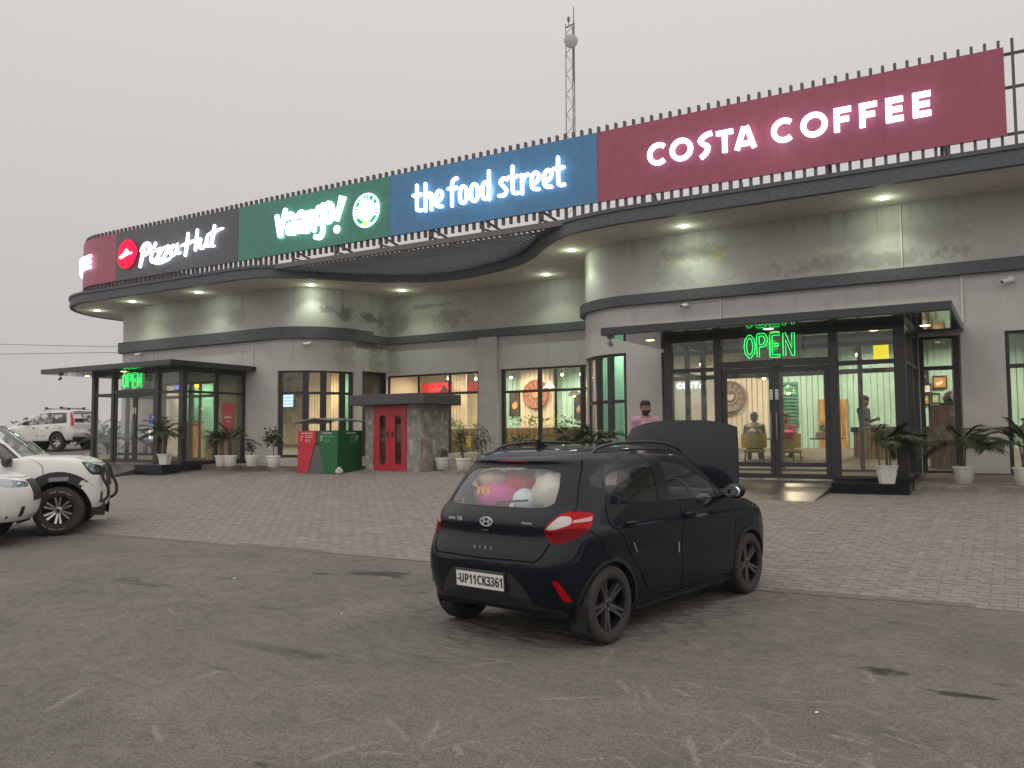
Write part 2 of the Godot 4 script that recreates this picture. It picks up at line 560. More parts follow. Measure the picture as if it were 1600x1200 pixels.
func ribbon(mb: MB, w: Walk, t0: float, t1: float, y0: float, y1: float, o0: float, o1: float, smooth := true) -> void:   # a solid strip along the line between two offsets
	var c := w.cuts(t0, t1)
	for k in c.size() - 1:
		var a0 := w.at(c[k], o0)
		var a1 := w.at(c[k], o1)
		var b0 := w.at(c[k + 1] - 1e-5, o0)
		var b1 := w.at(c[k + 1] - 1e-5, o1)
		var f := w.out((c[k] + c[k + 1]) * 0.5)
		var u := Rect2(c[k], -y1, c[k + 1] - c[k], y1 - y0)
		mb.quad(v3(a1, y1), v3(b1, y1), v3(b1, y0), v3(a1, y0), v3(f, 0), u)
		mb.quad(v3(a0, y1), v3(b0, y1), v3(b0, y0), v3(a0, y0), -v3(f, 0), u)
		mb.quad(v3(a0, y1), v3(b0, y1), v3(b1, y1), v3(a1, y1), Vector3.UP)
		mb.quad(v3(a0, y0), v3(b0, y0), v3(b1, y0), v3(a1, y0), Vector3.DOWN)
		if k == 0: mb.quad(v3(a0, y0), v3(a1, y0), v3(a1, y1), v3(a0, y1), v3(a0 - b0, 0))
		if k == c.size() - 2: mb.quad(v3(b0, y0), v3(b1, y0), v3(b1, y1), v3(b0, y1), v3(b0 - a0, 0))
func wall_run(mb: MB, w: Walk, t0: float, t1: float, y0: float, y1: float, thick: float, holes: Array) -> void:
	var ts := w.cuts(t0, t1)
	for h in holes:
		for e in [h[0], h[1]]:
			if e > t0 and e < t1: ts.append(e)
	ts.sort()
	for k in ts.size() - 1:
		if ts[k + 1] - ts[k] < 1e-4: continue
		var mid: float = (ts[k] + ts[k + 1]) * 0.5
		var at := y0
		for h in holes:
			if mid > h[0] and mid < h[1] and h[3] > y0 and h[2] < y1:
				if h[2] > at + 1e-3: wall_piece(mb, w, ts[k], ts[k + 1], at, h[2], thick)
				at = h[3]
		if at < y1 - 1e-3: wall_piece(mb, w, ts[k], ts[k + 1], at, y1, thick)
	for h in holes:
		for e in [h[0], h[1]]:
			var s := 1.0 if e == h[0] else -1.0
			var a := w.at(e)
			var b := w.at(e, -thick)
			var f := w.out(e + s * 1e-3)
			mb.quad(v3(a, h[2]), v3(b, h[2]), v3(b, h[3]), v3(a, h[3]), s * Vector3(f.y, 0, -f.x))
func wall_piece(mb: MB, w: Walk, t0: float, t1: float, y0: float, y1: float, thick: float) -> void:
	var a := w.at(t0)
	var b := w.at(t1 - 1e-5)
	var c := w.at(t0, -thick)
	var d := w.at(t1 - 1e-5, -thick)
	var f := v3(w.out((t0 + t1) * 0.5), 0)
	var u := Rect2(t0, -y1, t1 - t0, y1 - y0)
	mb.quad(v3(a, y1), v3(b, y1), v3(b, y0), v3(a, y0), f, u)
	mb.quad(v3(c, y1), v3(d, y1), v3(d, y0), v3(c, y0), -f, u)
	mb.quad(v3(a, y1), v3(b, y1), v3(d, y1), v3(c, y1), Vector3.UP)
	mb.quad(v3(a, y0), v3(b, y0), v3(d, y0), v3(c, y0), Vector3.DOWN)
func arc(cx: float, cz: float, r: float, a0: float, a1: float, n: int) -> Array:
	var o := []
	for k in n + 1:
		var a := deg_to_rad(lerpf(a0, a1, float(k) / n))
		o.append(Vector2(cx + r * cos(a), cz + r * sin(a)))
	return o
const SOFFIT := 6.29
const ROOF := 6.62
var wall_line: Walk
var eave_line: Walk
var sign_line: Walk
var house: Node3D
var M := {}
func building() -> void:
	M.paint = mat(0.47, 0.455, 0.445, 0.85, 0.0, T.faint, 0.35)
	M.dark = mat(0.095, 0.102, 0.115, 0.6, 0.0, T.fine, 0.5)
	M.frame = mat(0.030, 0.031, 0.034, 0.4, 0.2)
	M.glass = glass_mat(0.05)
	M.soffit = mat(0.70, 0.655, 0.60, 0.8, 0.0, T.faint, 0.4)
	M.black_stone = mat(0.012, 0.013, 0.015, 0.12)
	M.steel = mat(0.22, 0.22, 0.23, 0.45, 0.5)
	M.white = mat(0.68, 0.67, 0.64, 0.5)
	house = thing("roadside_food_hall", "long single-storey grey rendered food hall with rounded corners and dark bands", "building")
	wall_line = Walk.new([Vector2(-27.5, -34), Vector2(-27.5, -18.9)] + arc(-27.2, -18.9, 0.3, 170, 90, 5) + arc(-19.9, -20.5, 1.9, 90, 0, 20) + [Vector2(-18.0, -22.05), Vector2(-9.7, -22.05)] + arc(-7.8, -20.5, 1.9, 180, 90, 20) + [Vector2(9.0, -18.6), Vector2(9.0, -34), Vector2(-27.4, -34)])
	var w := wall_line
	var pt := func(x: float, z: float) -> float: return w.near(Vector2(x, z))
	var lc := func(a: float) -> float: return w.near(Vector2(-19.9 + 1.9 * cos(deg_to_rad(a)), -20.5 + 1.9 * sin(deg_to_rad(a))))
	var rc := func(a: float) -> float: return w.near(Vector2(-7.8 + 1.9 * cos(deg_to_rad(a)), -20.5 + 1.9 * sin(deg_to_rad(a))))
	var wins := [   # t0, t1, y0, y1, where the mullions stand, transom, mullion width
		[pt.call(-19.58, -18.6), lc.call(3.5), 1.03, 3.71, [pt.call(-18.75, -18.98), lc.call(36.0), lc.call(16.0)], 3.02, 0.20],
		[pt.call(-18.0, -22.05), pt.call(-14.36, -22.05), 0.86, 3.68, [pt.call(-16.72, -22.05), pt.call(-15.52, -22.05)], 3.03, 0.09],
		[pt.call(-13.6, -22.05), pt.call(-9.9, -22.05), 0.86, 3.70, [pt.call(-12.31, -22.05), pt.call(-10.92, -22.05)], 3.0, 0.09],
		[rc.call(160.0), rc.call(94.0), 0.98, 3.60, [rc.call(126.0), rc.call(111.0)], 2.45, 0.16],
		[pt.call(-1.62, -18.6), pt.call(-0.88, -18.6), 0.80, 3.55, [], 2.92, 0.09],
		[pt.call(-0.13, -18.6), pt.call(3.4, -18.6), 0.89, 3.57, [pt.call(1.2, -18.6), pt.call(2.3, -18.6)], 2.9, 0.08]]
	var doors := [[pt.call(-25.1, -18.6), pt.call(-22.3, -18.6), 0.88, 3.55], [pt.call(-7.05, -18.6), pt.call(-1.8, -18.6), 0.78, 3.55]]
	var side := [pt.call(-18.0, -20.75), pt.call(-18.0, -21.95), 0.86, 3.78]
	var holes := doors.duplicate()
	for q in wins: holes.append(q)
	holes.append(side)
	var mb := MB.new()
	wall_run(mb, w, 0.0, w.length(), 0.0, 4.9, 0.22, holes)
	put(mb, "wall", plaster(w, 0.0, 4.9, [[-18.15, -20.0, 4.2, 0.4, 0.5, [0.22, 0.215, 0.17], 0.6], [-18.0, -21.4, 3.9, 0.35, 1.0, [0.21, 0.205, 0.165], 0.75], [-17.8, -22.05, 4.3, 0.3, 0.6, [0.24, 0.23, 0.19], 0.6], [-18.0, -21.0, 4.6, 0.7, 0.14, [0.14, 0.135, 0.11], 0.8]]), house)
	mb = MB.new()
	wall_run(mb, w, 0.0, w.length(), 4.9, SOFFIT, 0.22, [])
	var up := plaster(w, 4.9, SOFFIT, UPPER_STAINS)
	put(mb, "upper_wall", up, house)
	mb = MB.new()                                        # the dark band half way up
	ribbon(mb, w, 0.0, pt.call(-18.0, -21.2), 4.70, 5.06, 0.0, 0.16)
	put(mb, "string_course", M.dark, house)
	mb = MB.new()
	ribbon(mb, w, pt.call(-18.0, -21.2), w.length(), 4.72, 4.96, 0.0, 0.14)
	put(mb, "string_course", M.dark, house)
	for x in [[-14.32, -13.64]]:                          # the flat pier between the recessed windows
		mb = MB.new()
		mb.box(Vector3((x[0] + x[1]) / 2, 2.75, -21.99), Vector3(x[1] - x[0], 3.94, 0.12))
		put(mb, "pilaster", M.paint, house)
	mb = MB.new()
	ribbon(mb, w, side[0], side[1], side[2], side[3], -0.2, -0.16)
	put(mb, "blank_panel", M.frame, house)
	for q in wins: window(w, q)
	# floor, ceiling, roof
	var ring := PackedVector2Array()
	for k in w.q.size() - 1: ring.append(w.q[k] - w.nv[k] * 0.1)
	slab(ring, 0.0, 0.79, "floor", with_normals(mat(0.33, 0.30, 0.27, 0.25, 0.0, T.blotch, 0.5), T.plaster, 0.05))
	slab(ring, 4.15, 4.3, "ceiling", mat(0.20, 0.19, 0.18, 0.8))
	eave_line = Walk.new([Vector2(-30.1, -34.3), Vector2(-30.1, -20.2)] + arc(-26.8, -20.15, 3.3, 178, 90, 16) + smoothed([Vector2(-19.4, -16.85), Vector2(-18.6, -17.0), Vector2(-17.95, -17.5), Vector2(-17.2, -18.3), Vector2(-16.5, -19.1), Vector2(-15.7, -19.75), Vector2(-14.8, -20.2), Vector2(-13.6, -20.25), Vector2(-11.9, -19.7), Vector2(-10.85, -19.0), Vector2(-9.95, -18.05), Vector2(-9.1, -17.35), Vector2(-8.3, -17.02), Vector2(-7.3, -16.86)], 4) + [Vector2(9.9, -16.86), Vector2(9.9, -34.3), Vector2(-30.05, -34.3)])
	ring = PackedVector2Array()
	for k in eave_line.q.size() - 1: ring.append(eave_line.q[k] - eave_line.nv[k] * 0.06)
	slab(ring, SOFFIT, ROOF - 0.03, "roof_slab", M.soffit)
	mb = MB.new()                                         # fascia: deeper on the left wing
	var c := eave_line.cum
	for k in eave_line.q.size() - 1:
		var a: Vector2 = eave_line.q[k]
		var b: Vector2 = eave_line.q[k + 1]
		var ya := SOFFIT - 0.012
		var yb := SOFFIT - 0.012
		var ai: Vector2 = a - eave_line.nv[k] * 0.15
		var bi: Vector2 = b - eave_line.nv[k + 1] * 0.15
		var f := v3(eave_line.face(k), 0)
		mb.tri(v3(a, ROOF), v3(b, ROOF), v3(b, yb), v3(eave_line.nv[k], 0).normalized(), v3(eave_line.nv[k + 1], 0).normalized(), v3(eave_line.nv[k + 1], 0).normalized())
		mb.tri(v3(a, ROOF), v3(b, yb), v3(a, ya), v3(eave_line.nv[k], 0).normalized(), v3(eave_line.nv[k + 1], 0).normalized(), v3(eave_line.nv[k], 0).normalized())
		mb.quad(v3(a, ya), v3(b, yb), v3(bi, yb), v3(ai, ya), Vector3.DOWN)
		mb.quad(v3(ai, ya), v3(bi, yb), v3(bi, ROOF), v3(ai, ROOF), -f)
		mb.quad(v3(a, ROOF), v3(b, ROOF), v3(bi, ROOF), v3(ai, ROOF), Vector3.UP)
	put(mb, "fascia", M.dark, house)
	mb = MB.new()
	ribbon(mb, eave_line, 0.2, eave_line.length() - 0.2, ROOF - 0.07, ROOF + 0.01, 0.0, 0.035)
	put(mb, "fascia_lip", M.dark, house)
	plinth()
func slab(ring: PackedVector2Array, y0: float, y1: float, called: String, m: Material) -> void:
	var mb := MB.new()
	mb.prism(ring, Transform3D(Basis(Vector3.RIGHT, Vector3.BACK, Vector3.DOWN), Vector3(0, y1, 0)), y1 - y0)
	put(mb, called, m, house)
func window(w: Walk, q: Array) -> void:
	var mb := MB.new()
	var e := 0.055
	var o0 := -0.17
	var o1 := -0.09
	ribbon(mb, w, q[0], q[1], q[2], q[2] + e * 1.6, o0, o1)
	ribbon(mb, w, q[0], q[1], q[3] - e, q[3], o0, o1)
	var xs: Array = [q[0]] + q[4] + [q[1]]
	for k in xs.size():
		var hw: float = q[6] / 2 if k > 0 and k < xs.size() - 1 else e
		var c: float = xs[k] + (e if k == 0 else -e if k == xs.size() - 1 else 0.0)
		ribbon(mb, w, c - hw, c + hw, q[2] + e * 1.6, q[3] - e, o0, o1 + (0.02 if q[6] > 0.12 else 0.0))
	ribbon(mb, w, q[0] + 0.05, q[1] - 0.05, q[5] - 0.04, q[5] + 0.04, o0 + 0.01, o1 + 0.006)
	var o := put(mb, "window", M.frame, house)
	for k in xs.size() - 1:
		for y in [[q[2] + 0.05, q[5] - 0.04], [q[5] + 0.04, q[3] - 0.04]]:
			mb = MB.new()
			var c := w.cuts(xs[k] + 0.03, xs[k + 1] - 0.03)
			for j in c.size() - 1:
				mb.quad(v3(w.at(c[j], -0.13), y[0]), v3(w.at(c[j + 1] - 1e-5, -0.13), y[0]), v3(w.at(c[j + 1] - 1e-5, -0.13), y[1]), v3(w.at(c[j], -0.13), y[1]), v3(w.out(c[j] + 0.01), 0))
			put(mb, "pane", M.glass, o)
	if q[2] < 1.0:
		mb = MB.new()
		ribbon(mb, w, q[0] + 0.01, q[1] - 0.01, q[2] - 0.12, q[2], -0.2, 0.03)
		put(mb, "sill", M.frame, o)
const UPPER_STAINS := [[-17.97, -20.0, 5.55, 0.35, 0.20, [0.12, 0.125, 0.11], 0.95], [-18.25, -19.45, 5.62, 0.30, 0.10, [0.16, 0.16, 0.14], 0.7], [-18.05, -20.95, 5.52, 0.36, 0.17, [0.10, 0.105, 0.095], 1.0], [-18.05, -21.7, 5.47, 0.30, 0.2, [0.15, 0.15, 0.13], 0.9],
		[-16.6, -22.05, 5.55, 0.9, 0.5, [0.47, 0.47, 0.39], 0.75], [-17.6, -22.05, 5.45, 0.55, 0.4, [0.20, 0.20, 0.17], 0.7], [-16.4, -22.05, 5.9, 0.9, 0.07, [0.17, 0.165, 0.14], 0.7], [-15.4, -22.05, 5.45, 0.8, 0.28, [0.20, 0.19, 0.165], 0.65],
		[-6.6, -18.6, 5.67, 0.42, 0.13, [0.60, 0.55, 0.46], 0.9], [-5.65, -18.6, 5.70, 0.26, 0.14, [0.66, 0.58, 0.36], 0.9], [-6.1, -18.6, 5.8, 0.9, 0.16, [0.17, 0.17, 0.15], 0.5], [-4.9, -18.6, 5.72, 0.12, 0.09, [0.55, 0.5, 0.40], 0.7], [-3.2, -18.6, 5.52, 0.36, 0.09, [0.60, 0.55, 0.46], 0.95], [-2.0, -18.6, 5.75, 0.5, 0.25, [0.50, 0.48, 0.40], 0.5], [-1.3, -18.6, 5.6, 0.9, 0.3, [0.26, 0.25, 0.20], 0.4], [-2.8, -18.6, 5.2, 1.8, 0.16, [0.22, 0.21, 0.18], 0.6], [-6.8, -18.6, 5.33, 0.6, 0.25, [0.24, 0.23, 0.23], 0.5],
		[-25.6, -18.6, 5.55, 0.6, 0.42, [0.50, 0.50, 0.40], 0.55], [-24.3, -18.6, 5.5, 1.1, 0.3, [0.27, 0.27, 0.24], 0.5], [-21.4, -18.6, 5.55, 0.5, 0.3, [0.25, 0.23, 0.22], 0.5], [-9.9, -22.05, 5.5, 0.5, 0.4, [0.33, 0.33, 0.27], 0.4]]
func plaster(w: Walk, y0: float, y1: float, stains: Array) -> StandardMaterial3D:       # painted render along 34 m of the wall, with drips under its top edge and the given stains
	var n := 2048
	var L := 34.0
	var H := y1 - y0
	var h := int(H / L * n)
	var from := w.near(Vector2(-21.0, -18.6))
	var a := noise_bytes(41, 0.03, n, h, 4)
	var b := noise_bytes(42, 0.10, n, h, 3)
	var e := noise_bytes(43, 0.012, n, h, 3)
	var drip := noise_bytes(44, 0.06, n, 8, 4)
	var d := PackedByteArray()
	d.resize(n * h * 3)
	for k in n * h:
		var y := float(k / n) / h * H
		var c := k % n
		var g := 0.425 + 0.055 * e[k] / 255.0 + 0.045 * a[k] / 255.0
		var reach := drip[c + n * 3] / 255.0 * 1.6
		var s := clampf((drip[c] / 255.0 - 0.50) * 3.0, 0, 1) * clampf(1.0 - y / maxf(reach, 0.05), 0, 1) * (0.04 + 0.22 * clampf((e[k] / 255.0 - 0.45) * 4.0, 0, 1))
		g *= 1.0 - s
		d[k * 3] = int(255 * pow(g, 0.4545)); d[k * 3 + 1] = int(255 * pow(g * 0.975, 0.4545)); d[k * 3 + 2] = int(255 * pow(g * 0.95, 0.4545))
	for q in stains:                                        # x, z, height, half length, half height, tint, how much
		var cx: float = fposmod(w.near(Vector2(q[0], q[1])) - from, L) / L * n
		var cy: float = (y1 - q[2]) / H * h
		var rx: float = q[3] / L * n
		var ry: float = q[4] / H * h
		for y in range(maxi(0, int(cy - ry * 1.5)), mini(h - 1, int(cy + ry * 1.5)) + 1):
			for x in range(maxi(0, int(cx - rx * 1.5)), mini(n - 1, int(cx + rx * 1.5)) + 1):
				var k := y * n + x
				var f := 1.15 - Vector2((x - cx) / rx, (y - cy) / ry).length() + (b[k] / 255.0 - 0.5) * 1.1 + (a[k] / 255.0 - 0.5) * 1.3
				var s: float = clampf(f * 2.2, 0, 1) * q[6] * (0.66 if q[5][0] < 0.3 else 0.85)
				if s > 0.0:
					for j in 3: d[k * 3 + j] = int(lerpf(d[k * 3 + j], 255 * pow(q[5][j] * (0.85 + 0.3 * b[k] / 255.0), 0.4545), s))
	var m := StandardMaterial3D.new()
	m.albedo_texture = ImageTexture.create_from_image(Image.create_from_data(n, h, false, Image.FORMAT_RGB8, d))
	m.roughness = 0.85
	m.uv1_scale = Vector3(1.0 / L, 1.0 / H, 1)
	m.uv1_offset = Vector3(-from / L, y1 / H, 0)
	return m
func plinth() -> void:
	var stone := mat(0.27, 0.235, 0.205, 0.9, 0.0, T.blotch, 0.9)
	for q in [[-28.2, -25.9, -17.3, 0.86], [-21.0, -15.4, -16.9, 0.86], [-12.2, -6.6, -17.1, 0.78], [-1.55, 9.2, -16.05, 0.74]]:
		var mb := MB.new()
		var n := int((q[1] - q[0]) / 0.25)
		var r := RandomNumberGenerator.new()
		r.seed = int(q[0] * 10)
		var last := 0.0
		for k in n:                                     # a rough-cast edge
			var x0: float = lerpf(q[0], q[1], float(k) / n)
			var x1: float = lerpf(q[0], q[1], float(k + 1) / n)
			var e := r.randfn(0, 0.018)
			var y: float = q[3]
			var zb := -18.8 if q[0] > -7 or q[0] < -20 else -22.3
			if q[0] < -20 and x0 > -18.2: zb = -22.3
			mb.quad(Vector3(x0, y, zb), Vector3(x1, y, zb), Vector3(x1, y, q[2] + e), Vector3(x0, y, q[2] + last), Vector3.UP)
			mb.quad(Vector3(x0, y, q[2] + last), Vector3(x1, y, q[2] + e), Vector3(x1, 0.2, q[2] + e + 0.03), Vector3(x0, 0.2, q[2] + last + 0.03), Vector3.BACK)
			last = e
		for s in [q[0], q[1]]: mb.quad(Vector3(s, q[3], -18.8), Vector3(s, q[3], q[2]), Vector3(s, 0.2, q[2]), Vector3(s, 0.2, -18.8), Vector3(s - (q[0] + q[1]) / 2, 0, 0))
		put(mb, "plinth", stone, house)
	for q in [[-28.2, -25.9, -18.6, 0.86], [-21.0, -20.0, -18.84, 0.86], [-0.8, 8.9, -18.6, 0.74]]:      # black skirting along the foot of the wall
		var mb := MB.new()
		mb.box(Vector3((q[0] + q[1]) / 2, q[3] + 0.055, q[2] + 0.02), Vector3(q[1] - q[0], 0.11, 0.05))
		put(mb, "skirting", M.black_stone, house)
# ---------------------------------------------------------------- entrance porches
func porches() -> void:
	porch(-6.08, -16.2, 0.78, 3.60, -7.02, -0.82, -15.2, "right", 0)
	porch(-25.4, -16.25, 0.90, 3.73, -26.9, -20.5, -15.45, "left", 1)
func porch(xl: float, zf: float, y0: float, yc: float, cx0: float, cx1: float, cz: float, which: String, n: int) -> void:
	var o := thing("entrance_porch", ["black-framed glass entrance porch with a flat canopy below the maroon coffee sign", "smaller-looking black-framed glass entrance porch with canopy at the far left wing"][n], "porch", Vector3(xl, y0, zf), 0.0, "glass entrance porches")
	var D := zf + 18.6                                     # depth back to the wall
	var top := yc - y0
	var tr := 2.13
	var f: StandardMaterial3D = M.frame
	var bx := func(called: String, a: Vector3, b: Vector3, m: Material, parent: Node, bev := 0.004) -> MeshInstance3D:
		var mb := MB.new()
		mb.box((a + b) / 2, (b - a).abs(), Basis.IDENTITY, bev)
		return put(mb, called, m, parent)
	# posts of the front
	for q in [[0.0, 0.15], [1.02, 1.16], [3.16, 3.32], [4.26, 4.45]]:
		bx.call("post", Vector3(q[0], 0, -0.15), Vector3(q[1], top, 0), f, o)
	bx.call("beam", Vector3(0.15, top - 0.12, -0.13), Vector3(1.02, top, -0.02), f, o)
	bx.call("beam", Vector3(1.16, top - 0.12, -0.13), Vector3(3.16, top, -0.02), f, o)
	bx.call("beam", Vector3(3.32, top - 0.12, -0.13), Vector3(4.26, top, -0.02), f, o)
	for q in [[0.15, 1.02], [3.32, 4.26]]:
		bx.call("transom", Vector3(q[0], tr - 0.04, -0.11), Vector3(q[1], tr + 0.04, -0.02), f, o)
		bx.call("bottom_rail", Vector3(q[0], 0.0, -0.11), Vector3(q[1], 0.09, -0.02), f, o)
		for y in [[0.09, tr - 0.04], [tr + 0.04, top - 0.12]]: pane_box(o, Vector3(q[0], y[0], -0.065), Vector3(q[1], y[1], -0.065))
	bx.call("door_head", Vector3(1.16, tr, -0.13), Vector3(3.16, tr + 0.13, 0.0), f, o)
	pane_box(o, Vector3(1.16, tr + 0.13, -0.09), Vector3(3.16, top - 0.12, -0.09))
	for s in 2:                                            # the two door leaves
		var x0 := 1.17 + s * 1.0
		var x1 := x0 + 0.985
		var d := MB.new()
		for q in [[x0, x0 + 0.085, 0.02, tr - 0.01], [x1 - 0.085, x1, 0.02, tr - 0.01], [x0 + 0.085, x1 - 0.085, 0.02, 0.11], [x0 + 0.085, x1 - 0.085, 0.24, 0.32], [x0 + 0.085, x1 - 0.085, tr - 0.11, tr - 0.01]]:
			d.box(Vector3((q[0] + q[1]) / 2, (q[2] + q[3]) / 2, -0.06), Vector3(q[1] - q[0], q[3] - q[2], 0.06), Basis.IDENTITY, 0.004)
		var leaf := put(d, "door", f, o)
		pane_box(leaf, Vector3(x0 + 0.085, 0.32, -0.06), Vector3(x1 - 0.085, tr - 0.11, -0.06))
		pane_box(leaf, Vector3(x0 + 0.085, 0.11, -0.06), Vector3(x1 - 0.085, 0.24, -0.06))
		var hx := x1 - 0.045 if s == 0 else x0 + 0.045
		d = MB.new()
		d.tube(PackedVector3Array([Vector3(hx, 0.75, -0.03), Vector3(hx, 0.75, 0.03), Vector3(hx, 1.25, 0.03), Vector3(hx, 1.25, -0.03)]), [0.013], 8)
		put(d, "handle", M.steel, leaf)
		d = MB.new()
		d.box(Vector3(hx, 1.60, -0.026), Vector3(0.055, 0.19, 0.006))
		var pl := put(d, "push_plate", M.white, leaf)
		for k in 3:
			d = MB.new()
			d.box(Vector3(hx, 1.54 + 0.055 * k, -0.0215), Vector3(0.03, 0.014, 0.003))
			put(d, "hinge", M.frame, leaf)
	# the two sides
	for sx in [0.055, 4.395]:
		var zm := -1.25
		for z in [zm, -D + 0.06]: bx.call("post", Vector3(sx - 0.05, 0, z - 0.05), Vector3(sx + 0.05, top, z + 0.05), f, o)
		for q in [[-0.15, zm + 0.05], [zm - 0.05, -D + 0.11]]:
			bx.call("transom", Vector3(sx - 0.04, tr - 0.035, q[1]), Vector3(sx + 0.04, tr + 0.035, q[0]), f, o)
			bx.call("bottom_rail", Vector3(sx - 0.04, 0, q[1]), Vector3(sx + 0.04, 0.09, q[0]), f, o)
			bx.call("beam", Vector3(sx - 0.045, top - 0.12, q[1]), Vector3(sx + 0.045, top, q[0]), f, o)
			for y in [[0.09, tr - 0.035], [tr + 0.035, top - 0.12]]: pane_box(o, Vector3(sx, y[0], q[1]), Vector3(sx, y[1], q[0]))
	# canopy, glossy underneath
	var cm := MB.new()
	cm.box(Vector3((cx0 + cx1) / 2 - xl, top + 0.085, (cz - 18.6) / 2 - zf), Vector3(cx1 - cx0, 0.15, cz + 18.6), Basis.IDENTITY, 0.006)
	var can := put(cm, "canopy", mat(0.028, 0.030, 0.034, 0.3, 0.1), o)
	cm = MB.new()
	cm.box(Vector3((cx0 + cx1) / 2 - xl, top + 0.006, (cz - 18.6) / 2 - zf), Vector3(cx1 - cx0 - 0.08, 0.012, cz + 18.52), Basis.IDENTITY)
	put(cm, "canopy_lining", mat(0.10, 0.105, 0.11, 0.07, 0.55), can)
	# floor, threshold, step, ramp
	var s := bx.call("floor_slab", Vector3(-0.05, -0.75, -D), Vector3(4.5, 0.0, 0.05), mat(0.25, 0.235, 0.21, 0.2), o)
	bx.call("step", Vector3(3.28, -0.5, 0.05), Vector3(4.52, -0.005, 0.72), M.black_stone, o, 0.012)
	bx.call("threshold", Vector3(3.2, -0.3, 0.051), Vector3(4.5, 0.045, 0.075), M.black_stone, o)
	bx.call("threshold", Vector3(4.501, -0.2, -D), Vector3(4.53, 0.045, 0.04), M.black_stone, o)
	cm = MB.new()
	var ra := 1.0
	var rb := 3.27
	var low := rise(-zf - 1.75) - y0 + 0.005
	cm.quad(Vector3(ra, -0.01, 0.06), Vector3(rb, -0.01, 0.06), Vector3(rb - 0.1, low, 1.75), Vector3(ra - 0.3, low, 1.75), Vector3.UP)
	cm.quad(Vector3(ra, -0.01, 0.06), Vector3(ra - 0.3, low, 1.75), Vector3(ra - 0.3, low - 0.2, 1.75), Vector3(ra, -0.6, 0.06), Vector3.LEFT)
	cm.quad(Vector3(rb, -0.01, 0.06), Vector3(rb - 0.1, low, 1.75), Vector3(rb - 0.1, low - 0.2, 1.75), Vector3(rb, -0.6, 0.06), Vector3.RIGHT)
	put(cm, "ramp", mat(0.105, 0.094, 0.084, 0.3, 0.0, T.blotch, 0.8), o)
	# the sign over the doors
	var sg := thing("open_sign", ["green neon sign reading OPEN over the doors of the right porch", "green neon sign reading OPEN over the doors of the left porch"][n], "neon sign", Vector3(xl + 2.13, y0 + tr + 0.17, zf + 0.03), 0.0, "neon open signs")
	var em := glow(0.01, 0.95, 0.16, 1.9)
	var bk := MB.new()
	bk.box(Vector3(0, 0.24, -0.012), Vector3(1.16, 0.56, 0.006))
	put(bk, "backing_sheet", glass_mat(0.35, Color(0.02, 0.12, 0.05)), sg)
	var gl := [[[0.5, 1], [0.12, 0.8], [0.0, 0.5], [0.12, 0.2], [0.5, 0.0], [0.88, 0.2], [1, 0.5], [0.88, 0.8], [0.5, 1]], [[0, 0], [0, 1], [0.7, 1], [0.95, 0.78], [0.7, 0.52], [0.05, 0.5]], [[0.95, 1], [0, 1], [0, 0.5], [0.8, 0.5], [0, 0.5], [0, 0], [0.95, 0]], [[0, 0], [0, 1], [0.95, 0], [0.95, 1]]]
	for k in 4:
		var st := PackedVector2Array()
		for q in gl[k]: st.append(Vector2(-0.47 + 0.245 * k + q[0] * 0.17, 0.02 + q[1] * 0.42))
		var l := MB.new()
		for off in [0.024]:
			for poly in Geometry2D.offset_polyline(st, off, Geometry2D.JOIN_ROUND, Geometry2D.END_ROUND):
				var path := PackedVector3Array()
				for q in poly: path.append(Vector3(q.x, q.y, 0.012))
				path.append(path[0])
				l.tube(path, [0.0055], 5, false)
		put(l, "letter", em, sg)
	var li := OmniLight3D.new()
	li.name = "neon_light"
	li.light_color = Color(0.1, 1.0, 0.35)
	li.light_energy = 0.10
	li.light_size = 0.15
	li.omni_range = 6.0
	li.omni_attenuation = 2.0
	li.shadow_enabled = true
	li.position = Vector3(0, 0.24, 0.12)
	sg.add_child(li)
	# round lights let into the canopy
	for q in [[cx0 + 0.55, cz - 1.25, "left end"], [(cx0 + cx1) / 2, cz - 0.75, "middle"], [cx1 - 0.55, cz - 1.9, "right end"]]:
		downlight(Vector3(q[0], yc + 0.001, q[1]), 0.085, Color(1.0, 0.86, 0.62), 0.22, 9.0, "round warm downlight under the %s of the %s porch canopy" % [q[2], which], "lights under the porch canopies", 70.0)
	for q in [[xl + 0.6, zf - 0.9, "over the side pane"], [xl + 3.8, zf - 1.1, "by the corner post"]]:
		downlight(Vector3(q[0], yc + 0.001, q[1]), 0.085, Color(1.0, 0.88, 0.68), 0.35, 9.0, "round warm downlight inside the %s glass porch, %s" % [which, q[2]], "lights inside the porches", 70.0)
func pane_box(parent: Node, a: Vector3, b: Vector3) -> void:
	var mb := MB.new()
	if absf(a.z - b.z) < 1e-4: mb.quad(a, Vector3(b.x, a.y, a.z), b, Vector3(a.x, b.y, a.z), Vector3.BACK)
	else: mb.quad(a, Vector3(a.x, a.y, b.z), b, Vector3(a.x, b.y, a.z), Vector3.RIGHT)
	put(mb, "pane", M.glass, parent)
var lamp_meshes := {}
